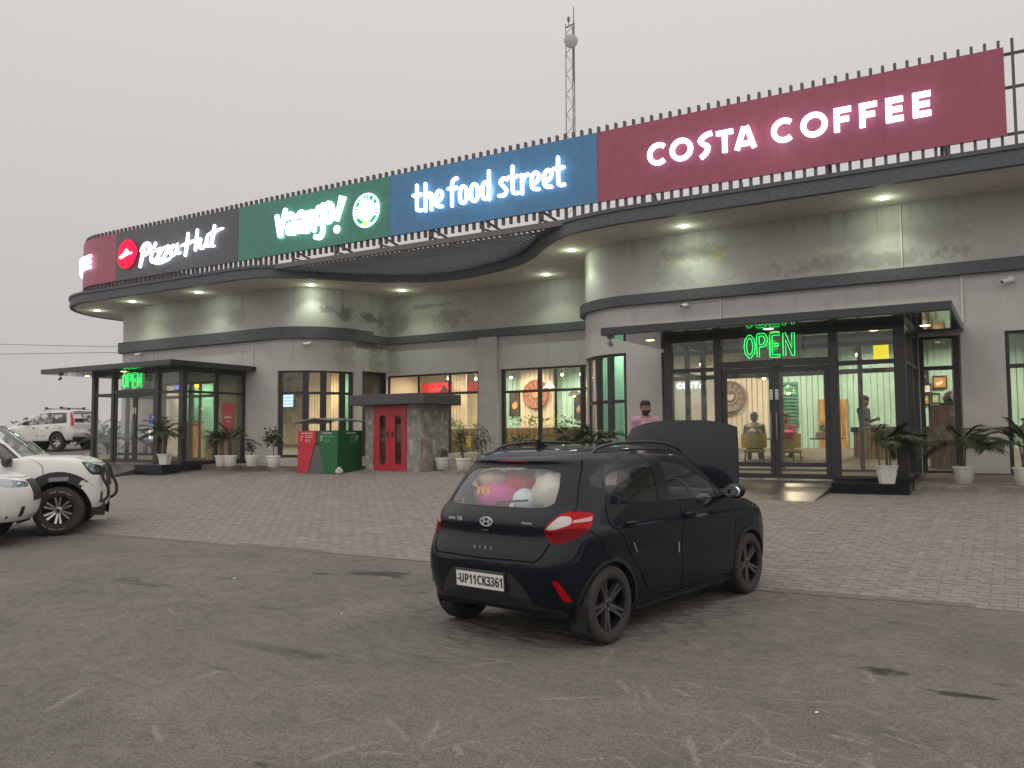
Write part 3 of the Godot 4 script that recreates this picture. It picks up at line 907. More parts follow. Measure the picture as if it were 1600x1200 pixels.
func downlight(at: Vector3, r: float, c: Color, energy: float, disc: float, label: String, group: String, cone := 62.0) -> Node3D:
	var o := thing("downlight", label, "ceiling light", at, 0.0, group)
	if not lamp_meshes.has(r):
		var a := MB.new()
		a.lathe([Vector2(r, -0.001), Vector2(r * 1.25, -0.004), Vector2(r * 1.3, -0.001), Vector2(r * 1.3, 0.01)].map(func(q): return Vector2(q.x, q.y)), Vector3.ZERO, 20)
		var b := MB.new()
		b.lathe([Vector2(0, -0.006), Vector2(r, -0.006)], Vector3.ZERO, 20)
		lamp_meshes[r] = [a.mesh(), b.mesh()]
	put(lamp_meshes[r][0], "trim_ring", M.white, o)
	var key := [c, disc]
	if not lamp_meshes.has(key):
		var l := c.srgb_to_linear()
		lamp_meshes[key] = glow(l.r, l.g, l.b, disc)
	put(lamp_meshes[r][1], "lens", lamp_meshes[key], o)
	var li := SpotLight3D.new()
	li.name = "downlight_beam"
	li.light_color = c
	li.light_energy = energy
	li.light_size = r * 0.7
	li.spot_angle = cone
	li.spot_angle_attenuation = 0.6
	li.spot_range = 12.0
	li.spot_attenuation = 2.0
	li.shadow_enabled = true
	li.rotation_degrees = Vector3(-90, 0, 0)
	li.position = Vector3(0, -0.03, 0)
	o.add_child(li)
	return o
# ---------------------------------------------------------------- roof screen, sign boards, lettering
func stroke(mb: MB, pts: Array, ws: Array, closed: bool, to: Callable, d0: float, d1: float, round_ends := false) -> void:   # a solid stroke: to(x, y, depth) places it
	var p := pts.duplicate()
	var w := ws.duplicate()
	while w.size() < p.size(): w.append(w[-1])
	if round_ends and not closed:
		for e in 2:
			var a: Vector2 = p[0] if e == 0 else p[-1]
			var b: Vector2 = p[1] if e == 0 else p[-2]
			var f := (a - b).normalized()
			var h: float = (w[0] if e == 0 else w[-1]) / 2
			for k in [[0.5, 0.86], [0.86, 0.5], [1.0, 0.06]]:
				if e == 0:
					p.push_front(a + f * h * k[0]); w.push_front(h * 2 * k[1])
				else:
					p.append(a + f * h * k[0]); w.append(h * 2 * k[1])
	var n := p.size()
	var L := []
	var R := []
	for k in n:
		var a: Vector2 = p[(k - 1 + n) % n] if closed or k > 0 else p[0]
		var c: Vector2 = p[(k + 1) % n] if closed or k < n - 1 else p[n - 1]
		var d0v: Vector2 = (p[k] - a).normalized() if p[k] != a else (c - p[k]).normalized()
		var d1v: Vector2 = (c - p[k]).normalized() if p[k] != c else d0v
		var m := (d0v.orthogonal() + d1v.orthogonal()).normalized()
		m /= maxf(0.45, m.dot(d0v.orthogonal()))
		L.append(p[k] + m * w[k] / 2); R.append(p[k] - m * w[k] / 2)
	for k in (n if closed else n - 1):
		var j := (k + 1) % n
		var la0: Vector3 = to.call(L[k].x, L[k].y, d0); var la1: Vector3 = to.call(L[k].x, L[k].y, d1)
		var lb0: Vector3 = to.call(L[j].x, L[j].y, d0); var lb1: Vector3 = to.call(L[j].x, L[j].y, d1)
		var ra0: Vector3 = to.call(R[k].x, R[k].y, d0); var ra1: Vector3 = to.call(R[k].x, R[k].y, d1)
		var rb0: Vector3 = to.call(R[j].x, R[j].y, d0); var rb1: Vector3 = to.call(R[j].x, R[j].y, d1)
		var f := la1 - la0
		mb.quad(la1, lb1, rb1, ra1, f)
		mb.quad(la0, lb0, rb0, ra0, -f)
		mb.quad(la0, lb0, lb1, la1, la0 - ra0)
		mb.quad(ra0, rb0, rb1, ra1, ra0 - la0)
		if not closed and k == 0: mb.quad(la0, ra0, ra1, la1, la0 - lb0)
		if not closed and k == n - 2: mb.quad(lb0, rb0, rb1, lb1, lb0 - la0)
func ring_pts(cx: float, cy: float, rx: float, ry: float, a0 := 0.0, a1 := 360.0, n := 20) -> Array:
	var o := []
	var full := absf(a1 - a0) >= 359.9
	for k in (n if full else n + 1):
		var a := deg_to_rad(lerpf(a0, a1, float(k) / n))
		o.append(Vector2(cx + rx * cos(a), cy + ry * sin(a)))
	return o
func glyph(c: String) -> Array:                    # upright capitals in a box about 1 high: [closed, points ...]
	match c:
		"C": return [[false] + ring_pts(0.47, 0.5, 0.40, 0.42, 48, 312, 16)]
		"O": return [[true] + ring_pts(0.5, 0.5, 0.41, 0.42)]
		"S": return [[false] + smoothed([Vector2(0.72, 0.99), Vector2(0.42, 0.92), Vector2(0.22, 0.72), Vector2(0.36, 0.54), Vector2(0.54, 0.40), Vector2(0.46, 0.14), Vector2(0.22, -0.06)], 4)]
		"T": return [[false, Vector2(-0.02, 0.90), Vector2(0.68, 0.90)], [false, Vector2(0.33, 0.82), Vector2(0.33, 0.0)]]
		"A": return [[false, Vector2(0.02, 0.0), Vector2(0.33, 0.99)], [false, Vector2(0.43, 0.99), Vector2(0.74, 0.0)], [false, Vector2(0.2, 0.24), Vector2(0.56, 0.24)]]
		"F": return [[false, Vector2(0.11, 0.0), Vector2(0.11, 1.0)], [false, Vector2(0.2, 0.89), Vector2(0.64, 0.89)], [false, Vector2(0.2, 0.50), Vector2(0.56, 0.50)]]
		"E": return [[false, Vector2(0.11, 0.0), Vector2(0.11, 1.0)], [false, Vector2(0.2, 0.89), Vector2(0.62, 0.89)], [false, Vector2(0.2, 0.50), Vector2(0.58, 0.50)], [false, Vector2(0.2, 0.11), Vector2(0.62, 0.11)]]
	return []
func lower(c: String) -> Array:                    # condensed rounded minuscules, x-height 0.62
	match c:
		"t": return [[false] + smoothed([Vector2(0.12, 1.0), Vector2(0.12, 0.2), Vector2(0.18, 0.06), Vector2(0.34, 0.05)], 4), [false, Vector2(-0.04, 0.64), Vector2(0.32, 0.64)]]
		"h": return [[false, Vector2(0.06, 0.0), Vector2(0.06, 1.0)], [false] + smoothed([Vector2(0.08, 0.45), Vector2(0.14, 0.60), Vector2(0.26, 0.62), Vector2(0.34, 0.50), Vector2(0.34, 0.0)], 4)]
		"e": return [[false] + smoothed([Vector2(0.12, 0.24), Vector2(0.30, 0.36), Vector2(0.35, 0.52), Vector2(0.24, 0.64), Vector2(0.10, 0.56), Vector2(0.06, 0.32), Vector2(0.12, 0.10), Vector2(0.34, 0.05)], 4)]
		"f": return [[false] + smoothed([Vector2(0.36, 0.97), Vector2(0.22, 0.95), Vector2(0.14, 0.80), Vector2(0.14, 0.5), Vector2(0.14, 0.0)], 4), [false, Vector2(-0.02, 0.64), Vector2(0.34, 0.64)]]
		"o": return [[true] + smoothed([Vector2(0.06, 0.33), Vector2(0.10, 0.56), Vector2(0.21, 0.64), Vector2(0.32, 0.56), Vector2(0.36, 0.33), Vector2(0.32, 0.1), Vector2(0.21, 0.03), Vector2(0.10, 0.1)], 4, true)]
		"d": return [[true] + smoothed([Vector2(0.06, 0.33), Vector2(0.10, 0.56), Vector2(0.21, 0.63), Vector2(0.31, 0.56), Vector2(0.35, 0.33), Vector2(0.31, 0.1), Vector2(0.21, 0.03), Vector2(0.10, 0.1)], 4, true), [false, Vector2(0.35, 0.0), Vector2(0.35, 1.0)]]
		"s": return [[false] + smoothed([Vector2(0.36, 0.58), Vector2(0.22, 0.65), Vector2(0.10, 0.52), Vector2(0.22, 0.36), Vector2(0.34, 0.20), Vector2(0.24, 0.05), Vector2(0.04, 0.06)], 4)]
		"r": return [[false, Vector2(0.06, 0.0), Vector2(0.06, 0.64)], [false] + smoothed([Vector2(0.08, 0.42), Vector2(0.16, 0.58), Vector2(0.30, 0.63)], 4)]
	return []
func lettering(parent: Node, text: String, x: float, y: float, size: float, squeeze: float, pitch: Dictionary, gap: float, width: float, to: Callable, m: Material, small := false, slant := 0.0) -> void:
	for c in text:
		if c == " ":
			x += gap * 3.2
			continue
		var mb := MB.new()
		var d := 0.10
		for s in (lower(c) if small else glyph(c)):
			var pts := []
			for q in s.slice(1): pts.append(Vector2(x + (q.x * squeeze + q.y * slant) * size, y + q.y * size))
			stroke(mb, pts, [width * size], s[0], to, 0.07, d + 0.02, small)
			d += 0.0011
		put(mb, "letter", m, parent)
		x += pitch.get(c, pitch[""]) * size * squeeze + gap
func roof_signs() -> void:
	var zs := -17.25
	sign_line = Walk.new([Vector2(-29.7, -30.0), Vector2(-29.7, -20.2)] + arc(-26.8, -20.15, 2.9, 178, 90, 20) + [Vector2(9.4, zs), Vector2(9.4, -30.0)])
	var w := sign_line
	var grey := mat(0.085, 0.082, 0.082, 0.5, 0.2)
	# the slatted screen that carries the boards
	var scr := thing("slatted_roof_screen", "long screen of upright grey metal slats along the roof edge behind the boards", "screen", Vector3(-14, ROOF, zs))
	var sl := MB.new()
	sl.box(Vector3(0, 1.06, 0), Vector3(0.05, 2.08, 0.09))
	var slat := sl.mesh()
	sl = MB.new()
	sl.box(Vector3(0, 1.13, 0), Vector3(0.05, 1.94, 0.09))
	var slat_short := sl.mesh()
	var t0 := w.near(Vector2(-29.7, -24.0))
	var t1 := w.near(Vector2(6.0, zs))
	var k := 0
	var t := w.near(Vector2(0.27, zs)) - 160 * 0.216
	while t < t1:
		if t > t0:
			var q := w.at(t, -0.10)
			var f := w.out(t)
			var s := put(slat_short if q.x > -18.2 and q.x < -9.0 else slat, "slat", grey, scr)
			s.position = Vector3(q.x, ROOF, q.y) - scr.position
			s.rotation.y = atan2(f.x, f.y)
		t += 0.216
	for y in [7.0, 7.86, 8.48]:
		var mb := MB.new()
		ribbon(mb, w, t0, t1, y - 0.025, y + 0.025, -0.19, -0.15)
		var r := put(mb, "rail", grey, scr)
		r.position = -scr.position
	for x in [-26.0, -24.0, -22.0, -20.0, -7.0, -5.0, -3.0, -1.0, 1.0, 3.0]:
		var mb := MB.new()
		mb.box(Vector3(x, 7.5, zs - 0.24), Vector3(0.06, 1.78, 0.06))
		mb.bar(Vector3(x + 0.02, 8.0, zs - 0.26), Vector3(x + 0.02, ROOF, zs - 1.4), 0.05, 0.05)
		var r := put(mb, "strut", grey, scr)
		r.position = -scr.position
	pergola(zs, grey)
	var to := func(x: float, y: float, d: float) -> Vector3: return Vector3(x, y, zs + d)
	var white := glow(0.86, 0.95, 1.0, 2.0)
	var violet := glow(0.74, 0.82, 1.0, 2.1)
	var b := board("sign_board", "maroon sign board with glowing white COSTA COFFEE letters above the right porch", -7.98, 0.06, [0.34, 0.068, 0.118], 4)
	lettering(b, "COSTA", -6.72, 7.52, 0.475, 1.06, {"": 0.80, "C": 0.86, "O": 0.97, "S": 0.78, "T": 0.66}, 0.075, 0.215, to, violet)
	lettering(b, "COFFEE", -4.04, 7.52, 0.475, 1.06, {"": 0.66, "C": 0.86, "O": 0.97}, 0.135, 0.215, to, violet)
	b = board("sign_board", "blue sign board reading the food street between green and maroon boards", -14.02, -7.985, [0.055, 0.215, 0.43], 3)
	lettering(b, "the", -13.15, 7.42, 0.70, 0.98, {"": 0.40, "t": 0.39}, 0.05, 0.118, to, white, true)
	lettering(b, "food", -12.06, 7.42, 0.70, 0.98, {"": 0.42, "f": 0.36}, 0.045, 0.118, to, white, true)
	lettering(b, "street", -10.60, 7.42, 0.70, 1.0, {"": 0.41, "t": 0.36, "r": 0.30, "s": 0.40}, 0.050, 0.118, to, white, true)
	b = board("sign_board", "green sign board with fat white vaango! letters and a round emblem", -19.83, -14.025, [0.04, 0.235, 0.17], 3)
	vaango(b, to, white)
	b = board("sign_board", "black sign board with red disc and white brush lettering at the left", -25.78, -19.835, [0.075, 0.08, 0.095], 3)
	pizza(b, to, white)
	# the maroon board that runs round the left corner
	b = thing("sign_board", "maroon board curving round the far left corner with FEE letters showing", "sign board", Vector3(-27, 7.7, zs))
	var ta := w.near(Vector2(-29.7, -28.0))
	var tb := w.near(Vector2(-25.785, zs))
	var mb := MB.new()
	ribbon(mb, w, ta, tb, 6.94, 8.56, -0.05, 0.0)
	var pl := put(mb, "panel", mat(0.34, 0.068, 0.118, 0.45), b)
	pl.position = -b.position
	var te := w.near(Vector2(-26.70, zs))
	var to2 := func(x: float, y: float, d: float) -> Vector3: return v3(w.at(te + x, d), y) - b.position
	lettering(b, "COSTA COFFEE", -6.05, 7.50, 0.475, 1.22, {"": 0.66, "C": 0.86, "O": 0.97, "S": 0.78, "A": 0.8}, 0.06, 0.235, to2, violet)
func board(called: String, label: String, x0: float, x1: float, c: Array, sheets: int) -> Node3D:
	var b := thing(called, label, "sign board", Vector3.ZERO, 0.0, "illuminated sign boards")
	for k in sheets:
		var a := lerpf(x0, x1, float(k) / sheets)
		var e := lerpf(x0, x1, float(k + 1) / sheets)
		var mb := MB.new()
		mb.box(Vector3((a + e) / 2, 7.75, -17.275), Vector3(e - a - 0.003, 1.62, 0.05))
		put(mb, "panel", mat(c[0], c[1], c[2], 0.42, 0.0, T.faint, 0.6), b)
	var li := OmniLight3D.new()
	li.name = "letter_glow"
	li.light_energy = 0.12
	li.light_size = 0.4
	li.omni_range = 12.0
	li.omni_attenuation = 2.0
	li.shadow_enabled = true
	li.position = Vector3((x0 + x1) / 2, 7.75, -16.85)
	b.add_child(li)
	return b
func vaango(b: Node3D, to: Callable, white: Material) -> void:
	var w := [0.15]
	var sets := [[[Vector2(-18.10, 8.02), Vector2(-17.94, 7.46)], [Vector2(-17.94, 7.46), Vector2(-17.66, 8.16)]],
		[[Vector2(-17.55, 7.92), Vector2(-17.36, 8.02), Vector2(-17.22, 7.86), Vector2(-17.20, 7.46)], [Vector2(-17.22, 7.70), Vector2(-17.48, 7.70), Vector2(-17.50, 7.50), Vector2(-17.24, 7.50)]],
		[[Vector2(-17.02, 7.92), Vector2(-16.83, 8.02), Vector2(-16.69, 7.86), Vector2(-16.67, 7.46)], [Vector2(-16.69, 7.70), Vector2(-16.95, 7.70), Vector2(-16.97, 7.50), Vector2(-16.71, 7.50)]],
		[[Vector2(-16.50, 7.45), Vector2(-16.52, 7.95)], [Vector2(-16.50, 7.75), Vector2(-16.38, 7.95), Vector2(-16.22, 7.90), Vector2(-16.18, 7.45)]],
		[[Vector2(-15.74, 8.10), Vector2(-15.74, 7.42), Vector2(-15.86, 7.22), Vector2(-16.10, 7.24)], [Vector2(-15.78, 8.00), Vector2(-15.98, 8.04), Vector2(-16.08, 7.80), Vector2(-15.96, 7.62), Vector2(-15.78, 7.68)]]]
	for s in sets:
		var mb := MB.new()
		var d := 0.10
		for p in s:
			p = p.map(func(q): return Vector2(-18.14 + (q.x + 18.1) * 0.76, q.y))
			stroke(mb, smoothed(p, 4) if p.size() > 2 else p, w, false, to, 0.05, d, true)
			d += 0.001
		put(mb, "letter", white, b)
	var mb := MB.new()
	stroke(mb, ring_pts(-16.14, 7.86, 0.14, 0.24, 0, 360, 16), [0.17], true, to, 0.05, 0.104)
	put(mb, "letter", white, b)
	mb = MB.new()
	stroke(mb, [Vector2(-15.84, 7.58), Vector2(-15.62, 8.24)], [0.13, 0.24], false, to, 0.05, 0.1)
	stroke(mb, [Vector2(-15.84, 7.34), Vector2(-15.83, 7.36)], [0.2], false, to, 0.05, 0.101, true)
	put(mb, "letter", white, b)
	# the round emblem
	var c := Vector2(-14.80, 7.73)
	mb = MB.new()
	mb.lathe([Vector2(0.44, 0.03), Vector2(0.47, 0.06), Vector2(0.45, 0.08), Vector2(0.43, 0.08), Vector2(0.42, 0.05)], to.call(c.x, c.y, 0.0), 36, Basis(Vector3.RIGHT, PI / 2))
	put(mb, "emblem_rim", white, b)
	mb = MB.new()
	mb.lathe([Vector2(0.42, 0.03), Vector2(0.42, 0.055), Vector2(0.0, 0.055)], to.call(c.x, c.y, 0.0), 36, Basis(Vector3.RIGHT, PI / 2))
	put(mb, "emblem_disc", glow(0.01, 0.32, 0.10, 1.0), b)
	mb = MB.new()
	mb.lathe([Vector2(0.30, 0.05), Vector2(0.30, 0.068), Vector2(0.0, 0.068)], to.call(c.x, c.y, 0.0), 30, Basis(Vector3.RIGHT, PI / 2))
	put(mb, "emblem_centre", glow(1.0, 1.0, 0.97, 2.2), b)
	mb = MB.new()
	stroke(mb, smoothed([Vector2(c.x - 0.16, c.y + 0.05), Vector2(c.x - 0.05, c.y - 0.04), Vector2(c.x + 0.0, c.y - 0.2)], 5), [0.012, 0.02], false, to, 0.068, 0.075)
	put(mb, "emblem_drawing", mat(0.15, 0.2, 0.17), b)
	mb = MB.new()
	for s in [[-0.16, -0.05], [0.05, 0.16]]: stroke(mb, [Vector2(c.x + s[0], c.y - 0.36), Vector2(c.x + s[1], c.y - 0.36)], [0.05], false, to, 0.055, 0.066)
	put(mb, "emblem_banner", white, b)
	mb = MB.new()
	stroke(mb, [Vector2(c.x - 0.03, c.y - 0.365), Vector2(c.x + 0.03, c.y - 0.365)], [0.06], false, to, 0.055, 0.07, true)
	put(mb, "emblem_leaf", glow(0.8, 0.85, 0.05, 1.2), b)
	var txt := "DOSA IDLIS & MORE"
	for k in txt.length():
		if txt[k] == " ": continue
		var a := deg_to_rad(205.0 - 230.0 * k / (txt.length() - 1))
		var l := put(text_mesh(txt[k], 0.105, 0.012), "emblem_letter", white, b)
		l.transform = Transform3D(Basis(Vector3.BACK, a - PI / 2), to.call(c.x + cos(a) * 0.36, c.y + sin(a) * 0.36, 0.062))
var fonts := {}
func text_mesh(s: String, height: float, depth: float, bold := true, face := "Droid Sans") -> TextMesh:
	if not fonts.has([face, bold]):
		var f := SystemFont.new()
		f.font_names = PackedStringArray([face])
		f.font_weight = 700 if bold else 400
		fonts[[face, bold]] = f
	var t := TextMesh.new()
	t.text = s
	t.font = fonts[[face, bold]]
	t.font_size = 48
	t.pixel_size = height / 50.0
	t.depth = depth
	t.curve_step = 4.0
	return t
func pizza(b: Node3D, to: Callable, white: Material) -> void:
	var mb := MB.new()                                    # the red disc, a little off round
	var pts := PackedVector2Array()
	for q in ring_pts(-25.10, 7.76, 0.47, 0.47, 0, 360, 40): pts.append(q + Vector2(0.03 * sin(q.y * 9.0), 0.02 * sin(q.x * 7.0)))
	mb.prism(pts, Transform3D(Basis.IDENTITY, Vector3(0, 0, to.call(0, 0, 0.03).z)), 0.06)
	put(mb, "logo_disc", glow(0.85, 0.008, 0.045, 1.25), b)
	mb = MB.new()
	mb.prism(PackedVector2Array([Vector2(-25.46, 7.66), Vector2(-25.38, 7.74), Vector2(-25.20, 7.80), Vector2(-25.16, 7.88), Vector2(-25.08, 7.93), Vector2(-25.00, 7.87), Vector2(-24.97, 7.80), Vector2(-24.78, 7.79), Vector2(-24.82, 7.74), Vector2(-25.1, 7.70), Vector2(-25.36, 7.62)]), Transform3D(Basis.IDENTITY, Vector3(0, 0, to.call(0, 0, 0.09).z)), 0.03)
	put(mb, "logo_roof", white, b)
	var o := Vector2(-24.40, 7.28)
	var letters := [   # brush strokes: points, widths
		[[[0.02, -0.02], [0.10, 0.30], [0.22, 0.80], [0.30, 0.88]], [0.13, 0.16, 0.15, 0.12], [[0.05, 0.62], [0.22, 0.84], [0.44, 0.86], [0.50, 0.66], [0.36, 0.46], [0.20, 0.42]], [0.10, 0.13, 0.14, 0.14, 0.12, 0.09]],
		[[[0.64, 0.52], [0.58, 0.22], [0.66, 0.08], [0.78, 0.18]], [0.11, 0.13, 0.12, 0.08], [[0.72, 0.66], [0.80, 0.82]], [0.11, 0.12]],
		[[[0.82, 0.50], [1.12, 0.54], [0.86, 0.14], [1.16, 0.14]], [0.10, 0.13, 0.13, 0.10]],
		[[[1.16, 0.54], [1.48, 0.58], [1.22, 0.18], [1.02, 0.02], [0.84, -0.02], [1.24, 0.02], [1.55, 0.10]], [0.10, 0.13, 0.13, 0.1, 0.08, 0.1, 0.09]],
		[[[1.86, 0.54], [1.68, 0.58], [1.56, 0.36], [1.66, 0.20], [1.84, 0.34], [1.90, 0.54], [1.90, 0.26], [2.06, 0.26]], [0.10, 0.12, 0.13, 0.13, 0.12, 0.12, 0.11, 0.08]],
		[[[2.42, 0.96], [2.38, 0.60], [2.30, 0.12]], [0.11, 0.15, 0.13], [[2.86, 1.02], [2.82, 0.60], [2.78, 0.26]], [0.11, 0.15, 0.12], [[2.12, 0.52], [2.40, 0.58], [2.96, 0.66]], [0.08, 0.12, 0.08]],
		[[[3.02, 0.64], [2.98, 0.38], [3.10, 0.28], [3.28, 0.44], [3.32, 0.66], [3.32, 0.36], [3.44, 0.30]], [0.11, 0.13, 0.12, 0.12, 0.12, 0.11, 0.08]],
		[[[3.66, 1.06], [3.60, 0.70], [3.54, 0.34], [3.66, 0.28]], [0.11, 0.15, 0.13, 0.08], [[3.36, 0.74], [3.64, 0.84], [4.06, 0.90]], [0.08, 0.13, 0.05]]]
	for l in letters:
		mb = MB.new()
		var d := 0.10
		for k in range(0, l.size(), 2):
			var p := []
			var ws := []
			for j in l[k].size():
				p.append(o + Vector2(l[k][j][0], l[k][j][1]) * Vector2(0.98, 0.80))
			p = smoothed(p, 5)
			for j in p.size():
				var f := float(j) / 5.0
				var i := mini(int(f), l[k + 1].size() - 1)
				ws.append(lerpf(l[k + 1][i], l[k + 1][mini(i + 1, l[k + 1].size() - 1)], f - int(f)) * 0.80)
			stroke(mb, p, ws, false, to, 0.05, d, true)
			d += 0.0012
		put(mb, "letter", white, b)
func pergola(zs: float, grey: Material) -> void:          # open slats across the bay between the two wings
	var o := thing("slatted_pergola", "dark open slatted canopy filling the curved bay between the two wings", "pergola", Vector3(-13.6, 6.5, zs))
	var mb := MB.new()
	mb.box(Vector3(-13.6, 6.58, zs), Vector3(9.5, 0.14, 0.10))
	var f := put(mb, "front_beam", M.steel if false else mat(0.115, 0.112, 0.112, 0.5, 0.2), o)
	f.position = -o.position
	var x := -18.2
	while x < -9.0:
		var back := zs
		for k in range(1, 90):                              # run back until the slat meets the eave
			back = zs - k * 0.04
			if Geometry2D.is_point_in_polygon(Vector2(x, back), PackedVector2Array(eave_line.q)): break
		if zs - back > 0.12:
			mb = MB.new()
			mb.box(Vector3(x, 6.50, (zs - 0.05 + back) / 2), Vector3(0.032, 0.055, zs - 0.05 - back + 0.02))
			f = put(mb, "slat", mat(0.13, 0.134, 0.145, 0.45), o)
			f.position = -o.position
		x += 0.155
	for k in 6:                                              # frames that tie the screen to the beam
		var px := -17.65 + 1.62 * k
		mb = MB.new()
		mb.box(Vector3(px, 6.79, zs - 0.10), Vector3(0.06, 0.30, 0.06))
		mb.bar(Vector3(px + 0.02, 6.98, zs - 0.2), Vector3(px + 0.42, 6.64, zs - 0.9), 0.04, 0.05)
		mb.bar(Vector3(px + 0.03, 6.76, zs - 0.14), Vector3(px + 0.40, 6.66, zs - 0.85), 0.04, 0.04)
		f = put(mb, "bracket", grey, o)
		f.position = -o.position
	mb = MB.new()
	mb.box(Vector3(-13.5, 6.68, zs - 0.9), Vector3(9.0, 0.05, 0.05))
	f = put(mb, "rear_rail", grey, o)
	f.position = -o.position
# ---------------------------------------------------------------- lamps under the eave, cameras, conduits
func outdoor_lights() -> void:
	var where := [[-28.39, -18.3, "far left corner of the"], [-25.57, -17.75, "second from the left end of the"], [-22.21, -17.75, "third from the left end of the"], [-18.31, -18.75, "at the left turn of the bay in the"], [-16.6, -21.0, "over the red doors under the"], [-11.5, -21.2, "over the planter windows under the"], [-9.44, -18.75, "at the right turn of the bay in the"], [-6.21, -17.95, "over the neon porch's left end in the"], [-2.08, -17.92, "rightmost, above the thin white pipe, in the"]]
	for q in where:
		downlight(Vector3(q[0], SOFFIT, q[1]), 0.10, Color(0.93, 1.0, 0.87), 1.35, 40.0, "round white downlight %s soffit" % q[2], "downlights in the roof soffit", 58.0)
		var spill := OmniLight3D.new()
		spill.name = "lens_spill"
		spill.light_color = Color(0.92, 1.0, 0.84)
		spill.light_energy = 0.10
		spill.light_size = 0.08
		spill.omni_range = 8.0
		spill.omni_attenuation = 2.0
		spill.shadow_enabled = true
		spill.position = Vector3(0, -0.16, 0)
		get_child(-1).add_child(spill)
	for q in [[-6.42, 4.62, -18.58, 0.6, "white bullet camera on the curved wall under the dark band, right"], [0.02, 4.55, -18.58, 0.0, "small square white camera under the band at the right edge"], [-18.6, 4.55, -18.98, 0.5, "white dome camera on the curved wall under the band, left"], [-26.2, 4.62, -18.58, 0.3, "white bullet camera over the far left porch canopy"]]:
		var o := thing("security_camera", q[4], "security camera", Vector3(q[0], q[1], q[2]), q[3], "white cameras on the wall")
		var mb := MB.new()
		mb.box(Vector3(0, 0, 0.015), Vector3(0.11, 0.11, 0.03), Basis.IDENTITY, 0.008)
		put(mb, "mount", M.white, o)
		mb = MB.new()
		mb.tube(PackedVector3Array([Vector3(0, 0, 0.02), Vector3(-0.02, -0.02, 0.07), Vector3(-0.05, -0.03, 0.1)]), [0.018], 8)
		mb.tube(PackedVector3Array([Vector3(0.02, -0.02, 0.07), Vector3(-0.15, -0.06, 0.16)]), [0.042, 0.045], 12)
		put(mb, "body", M.white, o)
		mb = MB.new()
		mb.tube(PackedVector3Array([Vector3(-0.148, -0.0595, 0.159), Vector3(-0.156, -0.062, 0.164)]), [0.03], 12)
		put(mb, "lens", M.black_stone, o)
	for q in [[-6.9, 3.55, -14.98 - 0.4, "small grey camera hanging under the left end of the near canopy"], [-26.2, 3.68, -15.7, "small grey camera hanging under the far left canopy"]]:
		var o := thing("security_camera", q[3], "security camera", Vector3(q[0], q[1], q[2]), 0.4, "cameras under the canopies")
		var mb := MB.new()
		mb.box(Vector3(0, 0.03, 0), Vector3(0.12, 0.05, 0.12), Basis.IDENTITY, 0.01)
		put(mb, "mount", M.steel, o)
		mb = MB.new()
		mb.tube(PackedVector3Array([Vector3(0, 0.01, 0), Vector3(0, -0.08, 0.02)]), [0.015], 8)
		mb.tube(PackedVector3Array([Vector3(-0.03, -0.08, -0.05), Vector3(0.03, -0.13, 0.1)]), [0.04], 12)
		put(mb, "body", M.steel, o)
	for q in [[[Vector3(-1.86, 6.28, -18.58), Vector3(-1.86, 4.97, -18.58)], "thin white conduit running down the upper wall below the rightmost downlight"], [[Vector3(-0.82, 4.72, -18.58), Vector3(-0.82, 3.80, -18.58)], "thin white conduit dropping from the band to the right canopy's end"], [[Vector3(-6.3, 4.66, -18.58), Vector3(-5.62, 4.66, -18.58), Vector3(-5.62, 3.78, -18.58)], "white conduit elbow from the bullet camera down to the right canopy"], [[Vector3(-21.2, 4.64, -18.58), Vector3(-20.62, 4.64, -18.58), Vector3(-20.62, 3.95, -18.58)], "white conduit elbow above the right end of the left canopy"], [[Vector3(-25.6, 4.66, -18.58), Vector3(-25.6, 3.95, -18.58)], "short white conduit above the middle of the left canopy"]]:
		var mb := MB.new()
		for k in q[0].size() - 1: mb.tube(PackedVector3Array([q[0][k], q[0][k + 1]]), [0.016], 8)
		tag(put(mb, "conduit", M.white), q[1], "conduit", "white conduits on the facade")
# ---------------------------------------------------------------- what shows through the glass
const FLOOR := 0.79
func blockm(o: Node, called: String, a: Vector3, b: Vector3, m: Material, bev := 0.0) -> MeshInstance3D:
	var mb := MB.new()
	mb.box((a + b) / 2, (b - a).abs(), Basis.IDENTITY, bev)
	return put(mb, called, m, o)
func slatted(called: String, x0: float, x1: float, z: float, y0: float, y1: float, m: Material, step: float, parent: Node) -> void:   # a panelled wall of upright boards
	var o := blockm(parent, called, Vector3(x0, y0, z - 0.1), Vector3(x1, y1, z), m)
	var n := int((x1 - x0) / step)
	var mb := MB.new()
	mb.box(Vector3.ZERO, Vector3(step - 0.022, y1 - y0, 0.03), Basis.IDENTITY, 0.004)
	var board := mb.mesh()
	for k in n:
		var p := put(board, "board", m, o)
		p.position = Vector3(x0 + (k + 0.5) * step, (y0 + y1) / 2, z + 0.015)
